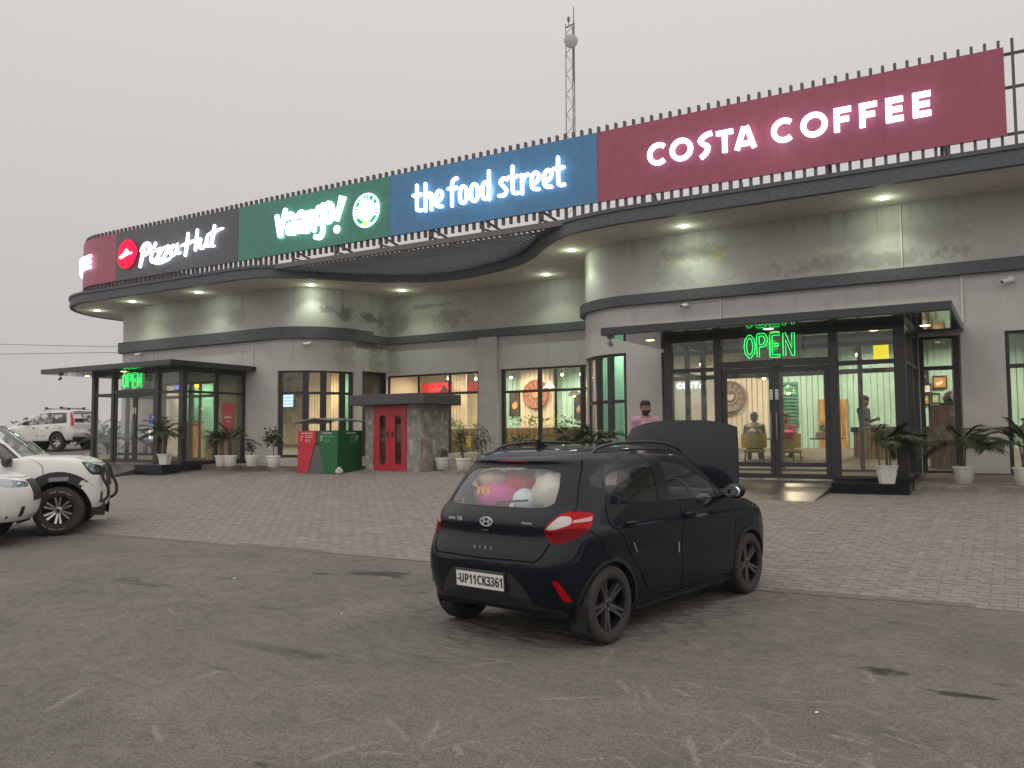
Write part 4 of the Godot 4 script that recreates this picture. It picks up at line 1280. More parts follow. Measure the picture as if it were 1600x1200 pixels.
func interior() -> void:
	var mint := mat(0.34, 0.55, 0.46, 0.6)
	var mint2 := mat(0.13, 0.42, 0.30, 0.6)
	var cream := mat(0.56, 0.48, 0.35, 0.6)
	var grain := wood_texture()
	var wood := mat(0.42, 0.25, 0.11, 0.5, 0.0, grain, 0.7)
	var oak := mat(0.50, 0.30, 0.12, 0.45, 0.0, grain, 0.5)
	M.wood = wood
	M.oak = oak
	var black := mat(0.02, 0.02, 0.022, 0.5)
	var C := 4.14
	# partitions and linings
	slatted("lined_wall", -9.4, -5.95, -24.0, FLOOR, C, mat(0.58, 0.53, 0.43, 0.6), 0.15, house)
	slatted("lined_wall", -5.95, 8.7, -24.0, FLOOR, C, mint, 0.15, house)
	slatted("lined_wall", -9.55, -9.42, -22.3, FLOOR, C, mint, 0.12, house)
	blockm(house, "partition", Vector3(-9.6, FLOOR, -26.4), Vector3(-9.42, C, -22.3), mint)
	slatted("lined_wall", -18.2, -15.9, -26.2, FLOOR, C, cream, 0.2, house)
	slatted("lined_wall", -15.9, -15.0, -26.0, FLOOR, C, mint, 0.2, house)
	slatted("lined_wall", -15.0, -13.7, -25.7, FLOOR, C, cream, 0.2, house)
	slatted("lined_wall", -13.7, -12.7, -26.0, FLOOR, C, mint, 0.2, house)
	slatted("lined_wall", -12.7, -9.6, -26.2, FLOOR, C, cream, 0.2, house)
	slatted("lined_wall", -27.2, -18.2, -26.2, FLOOR, C, cream, 0.24, house)
	slatted("lined_wall", -21.9, -20.6, -22.4, FLOOR, C, cream, 0.13, house)
	slatted("lined_wall", -20.3, -19.7, -21.8, FLOOR, C, cream, 0.12, house)
	blockm(house, "partition", Vector3(-19.62, FLOOR, -21.6), Vector3(-19.0, C, -21.5), mint2)
	blockm(house, "partition", Vector3(-18.32, FLOOR, -26.2), Vector3(-18.2, C, -22.3), cream)
	slatted("lined_wall", -17.0, -16.4, -24.3, FLOOR, C, cream, 0.12, house)
	blockm(house, "curtain_wall", Vector3(-9.35, FLOOR, -20.0), Vector3(-8.6, C, -19.95), mint2)
	blockm(house, "partition", Vector3(-26.9, FLOOR, -21.05), Vector3(-25.4, C, -21.0), mint2)
	# inner doors behind the porches
	for q in [[-7.05, -1.8, 0.78], [-25.1, -22.3, 0.90]]:
		var fr := MB.new()
		var ym: float = q[2] + 2.15
		for x in [q[0] + 0.05, q[0] + 0.95, (q[0] + q[1]) / 2 - 0.06, (q[0] + q[1]) / 2 + 0.06, q[1] - 0.95, q[1] - 0.05]: fr.box(Vector3(x, (q[2] + 3.55) / 2, -18.72), Vector3(0.09, 3.55 - q[2], 0.06))
		for y in [q[2] + 0.06, ym, 3.5]: fr.box(Vector3((q[0] + q[1]) / 2, y, -18.723), Vector3(q[1] - q[0], 0.10, 0.05))
		var fo := put(fr, "inner_door_frame", mat(0.10, 0.09, 0.08, 0.4), house)
		pane_box(fo, Vector3(q[0], q[2] + 0.06, -18.72), Vector3(q[0] + 0.95, 3.5, -18.72))
		pane_box(fo, Vector3(q[1] - 0.95, q[2] + 0.06, -18.72), Vector3(q[1], 3.5, -18.72))
	blockm(house, "mural_wall", Vector3(-22.25, 0.9, -18.62), Vector3(-21.2, 3.55, -18.45), mat(0.20, 0.21, 0.10, 0.6))
	# wooden slats on the ceiling of the porch room
	for k in 9:
		var c := blockm(house, "ceiling_plank", Vector3(-5.6 + 0.5 * k, C - 0.05, -23.8), Vector3(-5.35 + 0.5 * k, C - 0.01, -18.9), mat(0.45, 0.40, 0.32, 0.6))
	# coffee counter and the tall panelled desk by the window
	var o := thing("service_counter", "low wooden slatted service counter with dark top behind the glass porch", "counter", Vector3(-2.6, FLOOR, -21.75))
	blockm(o, "body", Vector3(-0.75, 0, -0.3), Vector3(1.0, 0.88, 0.25), oak)
	blockm(o, "top", Vector3(-0.8, 0.88, -0.35), Vector3(1.05, 1.0, 0.3), black, 0.006)
	for k in 22: blockm(o, "slat", Vector3(-0.74 + k * 0.079, 0.06, 0.25), Vector3(-0.69 + k * 0.079, 0.86, 0.275), oak)
	o = thing("tall_desk", "tall reeded brown wooden desk just inside the right porch window", "desk", Vector3(-1.0, FLOOR, -19.75))
	blockm(o, "body", Vector3(-0.57, 0, -0.35), Vector3(0.62, 1.42, 0.15), mat(0.30, 0.185, 0.105, 0.55, 0.0, grain, 0.6))
	blockm(o, "top", Vector3(-0.35, 1.42, -0.36), Vector3(0.63, 1.47, 0.17), black, 0.006)
	for k in 24: blockm(o, "slat", Vector3(-0.565 + k * 0.049, 0.02, 0.15), Vector3(-0.535 + k * 0.049, 1.41, 0.165), mat(0.30, 0.185, 0.105, 0.55, 0.0, grain, 0.6))
	o = thing("coffee_grinder", "dark rounded coffee machine standing on the tall reeded desk", "coffee machine", Vector3(-1.15, FLOOR + 1.47, -19.85))
	var mb := MB.new()
	mb.lathe([Vector2(0, 0), Vector2(0.14, 0), Vector2(0.16, 0.1), Vector2(0.13, 0.2), Vector2(0.05, 0.25), Vector2(0, 0.25)], Vector3.ZERO, 16)
	put(mb, "body", black, o)
	mb = MB.new()
	mb.tube(PackedVector3Array([Vector3(0.05, 0.05, 0.13), Vector3(0.02, 0.14, 0.145), Vector3(0.05, 0.2, 0.10)]), [0.03, 0.035, 0.02], 8)
	put(mb, "spout", M.white, o)
	o = thing("wooden_counter", "tan wooden counter inside the window at the right edge", "counter", Vector3(0.9, FLOOR, -19.6))
	blockm(o, "body", Vector3(-0.8, 0, -0.4), Vector3(1.6, 1.08, 0.2), mat(0.55, 0.32, 0.14, 0.5, 0.0, grain, 0.6))
	blockm(o, "top", Vector3(-0.82, 1.08, -0.42), Vector3(1.62, 1.12, 0.22), black, 0.006)
	o = thing("reception_desk", "upright orange-brown wooden desk inside the left porch", "desk", Vector3(-23.9, 0.9, -19.4))
	blockm(o, "body", Vector3(-0.95, 0, -0.35), Vector3(-0.45, 1.3, 0.2), mat(0.50, 0.26, 0.08, 0.5, 0.0, grain, 0.6))
	blockm(o, "top", Vector3(-0.97, 1.3, -0.37), Vector3(-0.43, 1.34, 0.22), black, 0.006)
	o = thing("panelled_counter", "long brown panelled counter under the coffee cup mural in the left porch", "counter", Vector3(-21.8, 0.9, -18.3))
	blockm(o, "body", Vector3(-0.5, 0, -0.14), Vector3(0.6, 0.85, 0.12), wood)
	for k in 4: blockm(o, "panel", Vector3(-0.49 + k * 0.27, 0.05, 0.12), Vector3(-0.23 + k * 0.27, 0.80, 0.135), wood)
	blockm(o, "top", Vector3(-0.52, 0.85, -0.15), Vector3(0.62, 0.89, 0.15), M.white, 0.005)
	mural()
	# doors, posters, wall ornaments
	o = thing("wooden_door", "plain orange wooden door in the mint wall behind the neon sign's porch", "door", Vector3(-4.23, FLOOR, -23.96))
	blockm(o, "leaf", Vector3(-0.36, 0, 0), Vector3(0.36, 1.78, 0.06), mat(0.56, 0.30, 0.10, 0.45, 0.0, grain, 0.5))
	blockm(o, "nameplate", Vector3(-0.1, 1.45, 0.06), Vector3(0.0, 1.55, 0.067), black)
	blockm(o, "handle", Vector3(0.26, 0.85, 0.06), Vector3(0.30, 0.97, 0.085), M.steel)
	o = thing("herringbone_panel", "green arched herringbone panel on the mint wall behind the right door leaf", "wall panel", Vector3(-5.4, 1.82, -23.95))
	blockm(o, "backing", Vector3(-0.27, 0, 0), Vector3(0.27, 1.25, 0.03), mat(0.05, 0.20, 0.13, 0.6))
	for k in 13:
		for s in [-1, 1]:
			mb = MB.new()
			mb.bar(Vector3(0.01 * s, 0.06 + k * 0.095, 0.04), Vector3(0.26 * s, 0.19 + k * 0.095 - 0.14, 0.04), 0.02, 0.055, Vector3.BACK)
			put(mb, "slat", mat(0.09, 0.30, 0.20, 0.6), o)
	wall_plate(Vector3(-7.0, 2.72, -23.9), 0.46, mat(0.16, 0.12, 0.10, 0.5), mat(0.42, 0.38, 0.35, 0.5), "round grey coffee plaque on the wall behind the near left door leaf")
	wall_plate(Vector3(-14.33, 3.10, -25.62), 0.52, mat(0.24, 0.08, 0.035, 0.5), mat(0.42, 0.22, 0.12, 0.5), "round rust-red coffee plaque on the boarded wall over the planter")
	for q in [[-15.37, 2.80, -25.93, 0.40, 0.82, [0.05, 0.035, 0.03], [0.75, 0.32, 0.12], "dark poster of a glowing pastry on the mint boards, left"], [-12.84, 2.62, -25.93, 0.28, 0.80, [0.03, 0.03, 0.03], [0.28, 0.2, 0.15], "narrow dark poster on the mint boards, right"], [-12.1, 2.58, -26.1, 0.40, 0.62, [0.16, 0.15, 0.14], [0.03, 0.03, 0.03], "grey framed board hung on the cream boards by the round pier"],
		[-2.0, 3.09, -23.95, 0.22, 0.30, [0.03, 0.03, 0.03], [0.3, 0.3, 0.3], "dark photo in a black frame, topmost of the cluster"], [-1.63, 2.93, -23.95, 0.30, 0.30, [0.5, 0.24, 0.05], [0.72, 0.68, 0.6], "orange and white picture, rightmost of the upper frames"], [-1.98, 2.78, -23.95, 0.28, 0.22, [0.70, 0.68, 0.62], [0.5, 0.45, 0.42], "pale certificate in the middle of the frame cluster"], [-1.98, 2.50, -23.95, 0.19, 0.26, [0.40, 0.26, 0.08], [0.62, 0.55, 0.4], "tan picture, left one of the lower framed pair"], [-1.74, 2.52, -23.95, 0.17, 0.24, [0.30, 0.44, 0.25], [0.55, 0.5, 0.3], "greenish picture, right one of the lower framed pair"], [-2.23, 2.58, -23.95, 0.16, 0.30, [0.75, 0.66, 0.5], [0.7, 0.6, 0.4], "cream picture, lowest at the left of the cluster"], [-2.27, 2.94, -23.95, 0.12, 0.18, [0.1, 0.1, 0.1], [0.4, 0.4, 0.4], "tiny dark frame, upper left of the cluster"]]:
		picture(Vector3(q[0], q[1], q[2]), q[3], q[4], q[5], q[6], q[7])
	blockm(house, "menu_fascia", Vector3(-17.6, 3.22, -25.0), Vector3(-16.3, 3.55, -24.9), mat(0.50, 0.02, 0.03, 0.5))
	o = thing("red_sign", "red overhead sign panel seen through the window right of the red doors", "sign", Vector3(-16.85, 3.35, -23.9))
	blockm(o, "panel", Vector3(-1.15, -0.17, -0.05), Vector3(0.15, 0.17, 0.03), mat(0.55, 0.02, 0.03, 0.4))
	mb = MB.new()
	mb.prism(PackedVector2Array([Vector2(-0.32, -0.12), Vector2(-0.24, -0.04), Vector2(-0.18, 0.08), Vector2(-0.1, 0.08), Vector2(-0.04, -0.04), Vector2(0.06, -0.12)]), Transform3D(Basis.IDENTITY, Vector3(0, 0, 0.031)), 0.02)
	put(mb, "emblem", black, o)
	# lit things
	screen(Vector3(-24.95, 1.98, -18.25), 0.62, 0.98, 0, "tall lit drinks screen standing inside the left porch door")
	screen(Vector3(-22.6, 3.0, -22.0), 0.56, 0.46, 1, "pale lit menu screen behind the leftmost curved window")
	screen(Vector3(-26.2, 3.58, -20.2), 0.60, 0.26, 2, "blue lit menu screen high inside the left porch")
	screen(Vector3(-17.5, 2.95, -25.2), 0.55, 0.4, 1, "bright white menu light over the kitchen pass, middle window")
	o = thing("yellow_sign_box", "yellow glowing square sign box hanging inside the right porch room", "sign", Vector3(-2.48, 3.44, -19.9))
	blockm(o, "lit_box", Vector3(-0.15, -0.19, -0.06), Vector3(0.15, 0.19, 0.06), glow(0.85, 0.72, 0.01, 0.9), 0.02)
	blockm(o, "hanger", Vector3(-0.01, 0.19, -0.01), Vector3(0.01, 0.69, 0.01), black)
	o = thing("lit_wall_lettering", "small white lit letters on the white wall behind the left porch pane", "sign", Vector3(-7.72, 3.0, -22.6))
	blockm(o, "wall_board", Vector3(-0.7, -2.2, -0.12), Vector3(0.75, 0.5, -0.05), mat(0.55, 0.55, 0.52, 0.6))
	var n := 0
	for ch in ["C", "O", "S", "T", "A"]:
		mb = MB.new()
		for s in glyph(ch):
			var pts := []
			for q in s.slice(1): pts.append(Vector2(-0.40 + n * 0.165 + q.x * 0.15, -0.07 + q.y * 0.15))
			stroke(mb, pts, [0.035], s[0], func(x, y, d): return Vector3(x, y, d), -0.02, 0.0)
		put(mb, "letter", glow(1, 1, 1, 2.5), o)
		n += 1
	# pendants
	for q in [[-12.93, 3.25, -24.0, 0, "white cone pendant lamp over the planter"], [-12.13, 2.94, -24.2, 1, "dark dome pendant lamp right of the white cone one"], [-17.1, 3.26, -24.1, 1, "dark dome pendant lamp behind the red doors' roof"], [-4.95, 2.70, -22.0, 2, "green dome pendant lamp in front of the herringbone panel"], [-5.35, 3.05, -21.2, 1, "dark dome pendant lamp left of the green one"], [-25.4, 3.55, -20.3, 3, "amber globe pendant, left one in the left porch"], [-22.3, 3.45, -20.0, 3, "amber globe pendant, right one in the left porch"], [-20.1, 3.3, -21.2, 3, "amber globe pendant behind the curved window"]]:
		pendant(Vector3(q[0], q[1], q[2]), q[3], q[4])
	# ceiling lamps
	var rooms := [[-8.3, -19.6], [-6.4, -20.4], [-4.4, -20.2], [-2.4, -20.4], [-0.4, -20.2], [2.2, -20.4], [5.5, -21.0], [-7.3, -22.6], [-5.2, -22.7], [-3.2, -22.8], [-1.2, -22.6], [1.2, -22.7], [-16.9, -23.2], [-15.2, -23.3], [-13.4, -23.2], [-11.6, -23.2], [-16.2, -25.0], [-14.4, -24.8], [-12.4, -25.0], [-10.6, -24.9], [-26.0, -20.0], [-24.2, -19.8], [-22.6, -20.2], [-20.8, -20.3], [-19.4, -20.4], [-24.8, -22.8], [-22.6, -23.6], [-20.6, -23.4], [-19.0, -23.0]]
	var nth := ["leftmost", "second from the left", "third from the left", "fourth from the left", "fifth from the left", "sixth from the left", "rightmost"]
	for k in rooms.size():
		var room := func(q): return "room behind the right porch" if q[0] > -9 else "middle dining room" if q[0] > -18 else "left wing"
		var row := func(q): return "back row" if q[1] < (-24.0 if q[0] > -18 and q[0] < -9 else -21.5) else "front row"
		var place := 0
		for q in rooms: if room.call(q) == room.call(rooms[k]) and row.call(q) == row.call(rooms[k]) and q[0] < rooms[k][0]: place += 1
		downlight(Vector3(rooms[k][0], C - 0.001, rooms[k][1]), 0.09, Color(1.0, 0.93, 0.80), 4.6, 18.0, "warm ceiling light, %s in the %s, %s" % [nth[place], row.call(rooms[k]), room.call(rooms[k])], "ceiling lights inside the hall", 80.0)
	for q in [[-14.0, 3.60, -23.4], [-12.2, 3.62, -23.5], [-11.5, 3.60, -23.4], [-16.4, 3.66, -23.3], [-15.3, 3.6, -23.3], [-6.9, 3.5, -21.0], [-3.1, 3.5, -20.6]]:
		track_spot(Vector3(q[0], q[1], q[2]))
	seating(oak, grain)
func wood_texture() -> ImageTexture:
	var f := fractal(61, 0.02, 3)
	var im := Image.create(256, 256, false, Image.FORMAT_L8)
	for y in 256:
		for x in 256:
			var a := x / 256.0 * TAU
			var v := f.get_noise_3d(cos(a) * 160.0, sin(a) * 160.0, y * 0.35)
			im.set_pixel(x, y, Color.from_hsv(0, 0, clampf(0.82 + 0.35 * v, 0.5, 1.0)))
	return ImageTexture.create_from_image(im)
func wall_plate(at: Vector3, r: float, m: Material, m2: Material, label: String) -> void:
	var o := thing("round_wall_plaque", label, "wall ornament", at)
	var b := Basis(Vector3.RIGHT, PI / 2)
	var mb := MB.new()
	mb.lathe([Vector2(r, 0), Vector2(r, 0.03), Vector2(r * 0.93, 0.05), Vector2(r * 0.88, 0.03), Vector2(0, 0.03)], Vector3.ZERO, 32, b)
	put(mb, "disc", m, o)
	mb = MB.new()
	for k in 12:
		var a := TAU * k / 12
		mb.bar(Vector3(cos(a) * r * 0.56, sin(a) * r * 0.56, 0.04), Vector3(cos(a) * r * 0.82, sin(a) * r * 0.82, 0.04), 0.02, 0.02, Vector3.BACK)
	put(mb, "rays", m2, o)
	mb = MB.new()
	mb.lathe([Vector2(0.48 * r, 0.03), Vector2(0.48 * r, 0.05), Vector2(0.44 * r, 0.05), Vector2(0.44 * r, 0.03)], Vector3.ZERO, 24, b)
	mb.prism(PackedVector2Array([Vector2(-0.28, 0.12), Vector2(0.28, 0.12), Vector2(0.22, -0.14), Vector2(0.1, -0.24), Vector2(-0.1, -0.24), Vector2(-0.22, -0.14)].map(func(q): return q * r)), Transform3D(Basis.IDENTITY, Vector3(0, 0, 0.03)), 0.03)
	put(mb, "cup_emblem", m2, o)
func picture(at: Vector3, w: float, h: float, c: Array, c2: Array, label: String) -> void:
	var o := thing("framed_picture", label, "picture", at, 0.0, "framed pictures on the walls")
	var mb := MB.new()
	for q in [[0, h / 2, w, 0.03], [0, -h / 2, w, 0.03], [-w / 2, 0, 0.03, h + 0.03], [w / 2, 0, 0.03, h + 0.03]]: mb.box(Vector3(q[0], q[1], 0.015), Vector3(q[2], q[3], 0.04))
	put(mb, "frame", mat(0.02, 0.02, 0.02, 0.4), o)
	blockm(o, "print", Vector3(-w / 2, -h / 2, 0), Vector3(w / 2, h / 2, 0.012), mat(c[0], c[1], c[2], 0.5))
	mb = MB.new()
	mb.prism(PackedVector2Array(ring_pts(0, -h * 0.08, w * 0.28, h * 0.16, 0, 360, 10).map(func(q): return q + Vector2(0.02 * sin(q.y * 40.0), 0.02 * sin(q.x * 31.0)))), Transform3D(Basis.IDENTITY, Vector3(0, 0, 0.012)), 0.003)
	put(mb, "printed_shape", mat(c2[0], c2[1], c2[2], 0.5), o)
func mural() -> void:
	var o := thing("coffee_cup_mural", "mural of a red COSTA COFFEE cup on a leafy cream ground, left porch", "mural", Vector3(-21.6, 2.45, -18.44))
	blockm(o, "ground", Vector3(-0.55, -0.62, -0.01), Vector3(0.38, 0.9, 0.0), mat(0.26, 0.27, 0.13, 0.6))
	var mb := MB.new()
	var r := RandomNumberGenerator.new()
	r.seed = 3
	for k in 70:
		var a := Vector2(r.randf_range(-0.5, 0.1), r.randf_range(-0.5, 0.8))
		var d := Vector2.from_angle(r.randfn(1.9, 0.5)) * r.randf_range(0.08, 0.2)
		stroke(mb, [a, a + d], [0.014, 0.005], false, func(x, y, z): return Vector3(x, y, z), 0.0, 0.002 + 0.0001 * k)
	put(mb, "leaf_pattern", mat(0.62, 0.55, 0.33, 0.6), o)
	mb = MB.new()
	mb.prism(PackedVector2Array([Vector2(-0.24, 0.32), Vector2(0.36, 0.32), Vector2(0.30, -0.60), Vector2(-0.16, -0.60)]), Transform3D(Basis.IDENTITY, Vector3(0, 0, 0.012)), 0.01)
	put(mb, "cup", mat(0.50, 0.02, 0.04, 0.5), o)
	for q in [["COSTA", 0.03, -0.14, 0.105], ["COFFEE", 0.05, -0.28, 0.052]]:
		var t := put(text_mesh(q[0], q[3], 0.008), "lettering", mat(0.8, 0.78, 0.74, 0.5), o)
		t.position = Vector3(q[1] + 0.02, q[2], 0.028)
func screen(at: Vector3, w: float, h: float, n: int, label: String) -> void:
	var o := thing("lit_screen", label, "screen", at, 0.0, "lit screens inside the hall")
	blockm(o, "case", Vector3(-w / 2 - 0.02, -h / 2 - 0.02, -0.07), Vector3(w / 2 + 0.02, h / 2 + 0.02, -0.004), mat(0.03, 0.03, 0.03, 0.4))
	if n == 0: blockm(o, "foot", Vector3(-0.2, -1.06, -0.15), Vector3(0.2, -h / 2 - 0.02, -0.02), mat(0.03, 0.03, 0.03, 0.4))
	var im := Image.create(64, 96, false, Image.FORMAT_RGB8)
	for y in 96:
		for x in 64:
			var c := Color(0.85, 0.92, 1.0)
			if n == 0:
				c = Color(0.10, 0.16, 0.34).lerp(Color(0.75, 0.80, 0.95), smoothstep(20, 60, y))
				for g in [[18, 56, 9], [46, 58, 9]]:                     # two tall drinks
					if absf(x - g[0]) < g[2] - (y - 40) * 0.08 and y > 40 and y < 78: c = Color(0.86, 0.62, 0.25) if y > 50 else Color(0.96, 0.95, 0.9)
				if y > 84: c = Color(0.42, 0.12, 0.14)
				if y > 6 and y < 11 and x > 20 and x < 52: c = Color(0.9, 0.9, 0.95)
			elif n == 1: c = Color(0.72, 0.86, 1.0) if (y / 8) % 3 else Color(0.55, 0.62, 0.7)
			else: c = Color(0.10, 0.18, 0.62) if (y / 12) % 2 else Color(0.35, 0.5, 0.9)
			im.set_pixel(x, y, c)
	var m := StandardMaterial3D.new()
	m.emission_enabled = true
	m.albedo_color = Color(0.05, 0.05, 0.05)
	m.emission_texture = ImageTexture.create_from_image(im)
	m.emission = Color.WHITE
	m.emission_operator = BaseMaterial3D.EMISSION_OP_MULTIPLY
	m.emission_energy_multiplier = 1.4
	var mb := MB.new()
	mb.quad(Vector3(-w / 2, h / 2, 0), Vector3(w / 2, h / 2, 0), Vector3(w / 2, -h / 2, 0), Vector3(-w / 2, -h / 2, 0), Vector3.BACK)
	put(mb, "display", m, o)
func pendant(at: Vector3, kind: int, label: String) -> void:
	var o := thing("pendant_lamp", label, "pendant lamp", at, 0.0, "pendant lamps inside the hall")
	var mb := MB.new()
	mb.tube(PackedVector3Array([Vector3(0, 0.1, 0), Vector3(0, 4.13 - at.y, 0)]), [0.006], 6)
	put(mb, "cord", mat(0.02, 0.02, 0.02, 0.6), o)
	mb = MB.new()
	var shades := [[Vector2(0.20, -0.04), Vector2(0.06, 0.10), Vector2(0.03, 0.16), Vector2(0.0, 0.16)], [Vector2(0.20, -0.02), Vector2(0.19, 0.06), Vector2(0.10, 0.13), Vector2(0.03, 0.16), Vector2(0.0, 0.18)], [Vector2(0.20, -0.02), Vector2(0.18, 0.07), Vector2(0.09, 0.14), Vector2(0.03, 0.18), Vector2(0.0, 0.2)], [Vector2(0.05, 0.10), Vector2(0.04, 0.15), Vector2(0, 0.15)]]
	mb.lathe(shades[kind], Vector3.ZERO, 20)
	put(mb, "shade", [M.white, mat(0.03, 0.035, 0.035, 0.4), mat(0.10, 0.34, 0.2, 0.4), mat(0.2, 0.15, 0.08, 0.4)][kind], o)
	mb = MB.new()
	mb.ball(Vector3(0, -0.01, 0), Vector3.ONE * (0.05 if kind < 3 else 0.095), 10)
	put(mb, "bulb", glow(1.0, 0.62, 0.22, 9.0) if kind < 3 else glow(1.0, 0.45, 0.06, 1.3), o)
	var li := OmniLight3D.new()
	li.name = "bulb_light"
	li.light_color = Color(1.0, 0.84, 0.6)
	li.light_energy = 0.25
	li.light_size = 0.05
	li.omni_range = 8.0
	li.omni_attenuation = 2.0
	li.shadow_enabled = true
	li.position = Vector3(0, -0.01, 0)
	o.add_child(li)
var spots := 0
func track_spot(at: Vector3) -> void:
	var o := thing("track_spotlight", ["black track spotlight, leftmost over the planter", "black track spotlight in the middle over the planter", "black track spotlight by the round pier", "black track spotlight over the red sign", "black track spotlight by the flat pier", "black track spotlight behind the near porch's left pane", "black track spotlight near the yellow sign box"][spots], "spotlight", at, 0.0, "black track spotlights")
	spots += 1
	var mb := MB.new()
	mb.tube(PackedVector3Array([Vector3(0, 0.55, -0.02), Vector3(0, 0.05, -0.02)]), [0.012], 6)
	put(mb, "arm", mat(0.02, 0.02, 0.02, 0.5), o)
	mb = MB.new()
	mb.tube(PackedVector3Array([Vector3(-0.03, 0.06, -0.08), Vector3(0.04, -0.06, 0.08)]), [0.04, 0.05], 12)
	put(mb, "housing", mat(0.02, 0.02, 0.02, 0.5), o)
	mb = MB.new()
	mb.ball(Vector3(0.045, -0.068, 0.09), Vector3.ONE * 0.042, 10)
	put(mb, "bulb", glow(1.0, 0.8, 0.5, 12.0), o)
	var li := OmniLight3D.new()
	li.name = "spot_light"
	li.light_color = Color(1.0, 0.87, 0.68)
	li.light_energy = 0.15
	li.light_size = 0.04
	li.omni_range = 8.0
	li.omni_attenuation = 2.0
	li.shadow_enabled = true
	li.position = Vector3(0.045, -0.068, 0.09)
	o.add_child(li)
func seating(oak: Material, grain: Texture2D) -> void:
	var mustard := mat(0.30, 0.22, 0.03, 0.8)
	var chair := thing("mustard_chair", "mustard tub chair nearest the shut door leaves, left of the middle stile", "chair", Vector3(-5.45, FLOOR, -20.5), 0.25, "mustard chairs inside the hall")
	var mb := MB.new()
	mb.box(Vector3(0, 0.45, 0), Vector3(0.5, 0.09, 0.48), Basis.IDENTITY, 0.03)
	put(mb, "seat", mustard, chair)
	mb = MB.new()
	var path := []
	for k in 13:
		var a := lerpf(-0.35, PI + 0.35, k / 12.0)
		path.append(Vector2(cos(a) * 0.27, sin(a) * 0.25))
	stroke(mb, path, [0.06], false, func(x, y, d): return Vector3(x, d, y), 0.52, 0.86, true)
	put(mb, "backrest", mustard, chair)
	for s in [[-1, -1], [1, -1], [1, 1], [-1, 1]]:
		mb = MB.new()
		mb.tube(PackedVector3Array([Vector3(s[0] * 0.2, 0.42, s[1] * 0.19), Vector3(s[0] * 0.24, 0, s[1] * 0.23)]), [0.018, 0.012], 8)
		put(mb, "leg", mat(0.03, 0.025, 0.02, 0.5), chair)
	copy_of(chair, Vector3(-4.65, FLOOR, -20.5), -0.2, "mustard tub chair with a pink cloth laid over its back")
	copy_of(chair, Vector3(-12.4, FLOOR, -22.75), 0.3, "mustard tub chair in front of the planter, middle window")
	copy_of(chair, Vector3(-13.1, FLOOR, -22.7), -0.1, "mustard tub chair at the left end of the planter")
	copy_of(chair, Vector3(-15.5, FLOOR, -22.75), 0.2, "mustard tub chair behind the conical potted shrub")
	copy_of(chair, Vector3(-16.4, FLOOR, -22.8), -0.2, "mustard tub chair behind the red door hut")
	var c := MB.new()
	c.box(Vector3.ZERO, Vector3(0.46, 0.03, 0.2), Basis.from_euler(Vector3(0.3, 0.1, 0.1)), 0.01)
	c.box(Vector3(0.03, -0.08, 0.09), Vector3(0.4, 0.16, 0.03), Basis.from_euler(Vector3(0.2, 0.1, 0)), 0.01)
	var o: Node3D = put(c, "folded_cloth", mat(0.45, 0.02, 0.13, 0.9))
	o.position = Vector3(-4.7, FLOOR + 0.89, -20.26)
	tag(o, "crumpled pink cloth over the back of a mustard chair", "cloth")
	for q in [[-5.1, -21.3, "dark square cafe table behind the shut door leaves"], [-3.85, -20.9, "dark cafe table with a plant box, in front of the wooden door"], [-12.7, -22.55, "dark cafe table between the planter and the window glass"], [-15.9, -22.55, "dark cafe table by the flat pier"]]:
		o = thing("cafe_table", q[2], "table", Vector3(q[0], FLOOR, q[1]), 0.0, "dark cafe tables")
		var t := MB.new()
		t.box(Vector3(0, 0.73, 0), Vector3(0.66, 0.035, 0.6), Basis.IDENTITY, 0.008)
		put(t, "top", mat(0.05, 0.04, 0.035, 0.35), o)
		t = MB.new()
		t.tube(PackedVector3Array([Vector3(0, 0, 0), Vector3(0, 0.72, 0)]), [0.035], 10)
		put(t, "column", mat(0.03, 0.03, 0.03, 0.4), o)
		t = MB.new()
		t.lathe([Vector2(0.24, 0), Vector2(0.24, 0.02), Vector2(0.04, 0.04)], Vector3.ZERO, 20)
		put(t, "foot", mat(0.03, 0.03, 0.03, 0.4), o)
	for q in [[-14.15, -11.2, -23.25, 1.12, "long planked wooden planter wall across the right recessed window", 31], [-16.9, -14.6, -23.35, 1.12, "planked wooden planter wall behind the left recessed window", 41]]:
		o = thing("planter_wall", q[4], "planter", Vector3((q[0] + q[1]) / 2, FLOOR, q[2]), 0.0, "wooden planter walls")
		var w: float = (q[1] - q[0]) / 2
		blockm(o, "trough", Vector3(-w, 0, -0.2), Vector3(w, q[3] - 0.03, 0.14), mat(0.2, 0.12, 0.05, 0.7))
		for k in 7: blockm(o, "plank", Vector3(-w - 0.01, 0.01 + k * 0.155, 0.14), Vector3(w + 0.01, 0.155 + k * 0.155, 0.165), oak, 0.004)
		blockm(o, "rim", Vector3(-w - 0.02, q[3] - 0.03, -0.22), Vector3(w + 0.02, q[3], 0.18), mat(0.55, 0.42, 0.24, 0.5))
		var h := thing("planter_greenery", "bright green low foliage filling the top of the %s planter wall" % ("right" if q[5] == 31 else "left"), "plants", Vector3((q[0] + q[1]) / 2, FLOOR + q[3], q[2]))
		put(leafy(q[5], 260, Vector3(w, 0.22, 0.16), Vector3(0, 0.15, 0), 0.11, 0.035), "foliage", leaf_mat(0.10, 0.20, 0.02), h)
	o = thing("plant_box", "small plant in a pale box on the dark cafe table", "potted plant", Vector3(-3.95, FLOOR + 0.75, -20.9))
	blockm(o, "box", Vector3(-0.14, 0, -0.08), Vector3(0.14, 0.13, 0.08), mat(0.45, 0.3, 0.2, 0.6))
	put(leafy(8, 70, Vector3(0.15, 0.12, 0.1), Vector3(0, 0.2, 0), 0.08, 0.03), "foliage", leaf_mat(0.10, 0.20, 0.04), o)
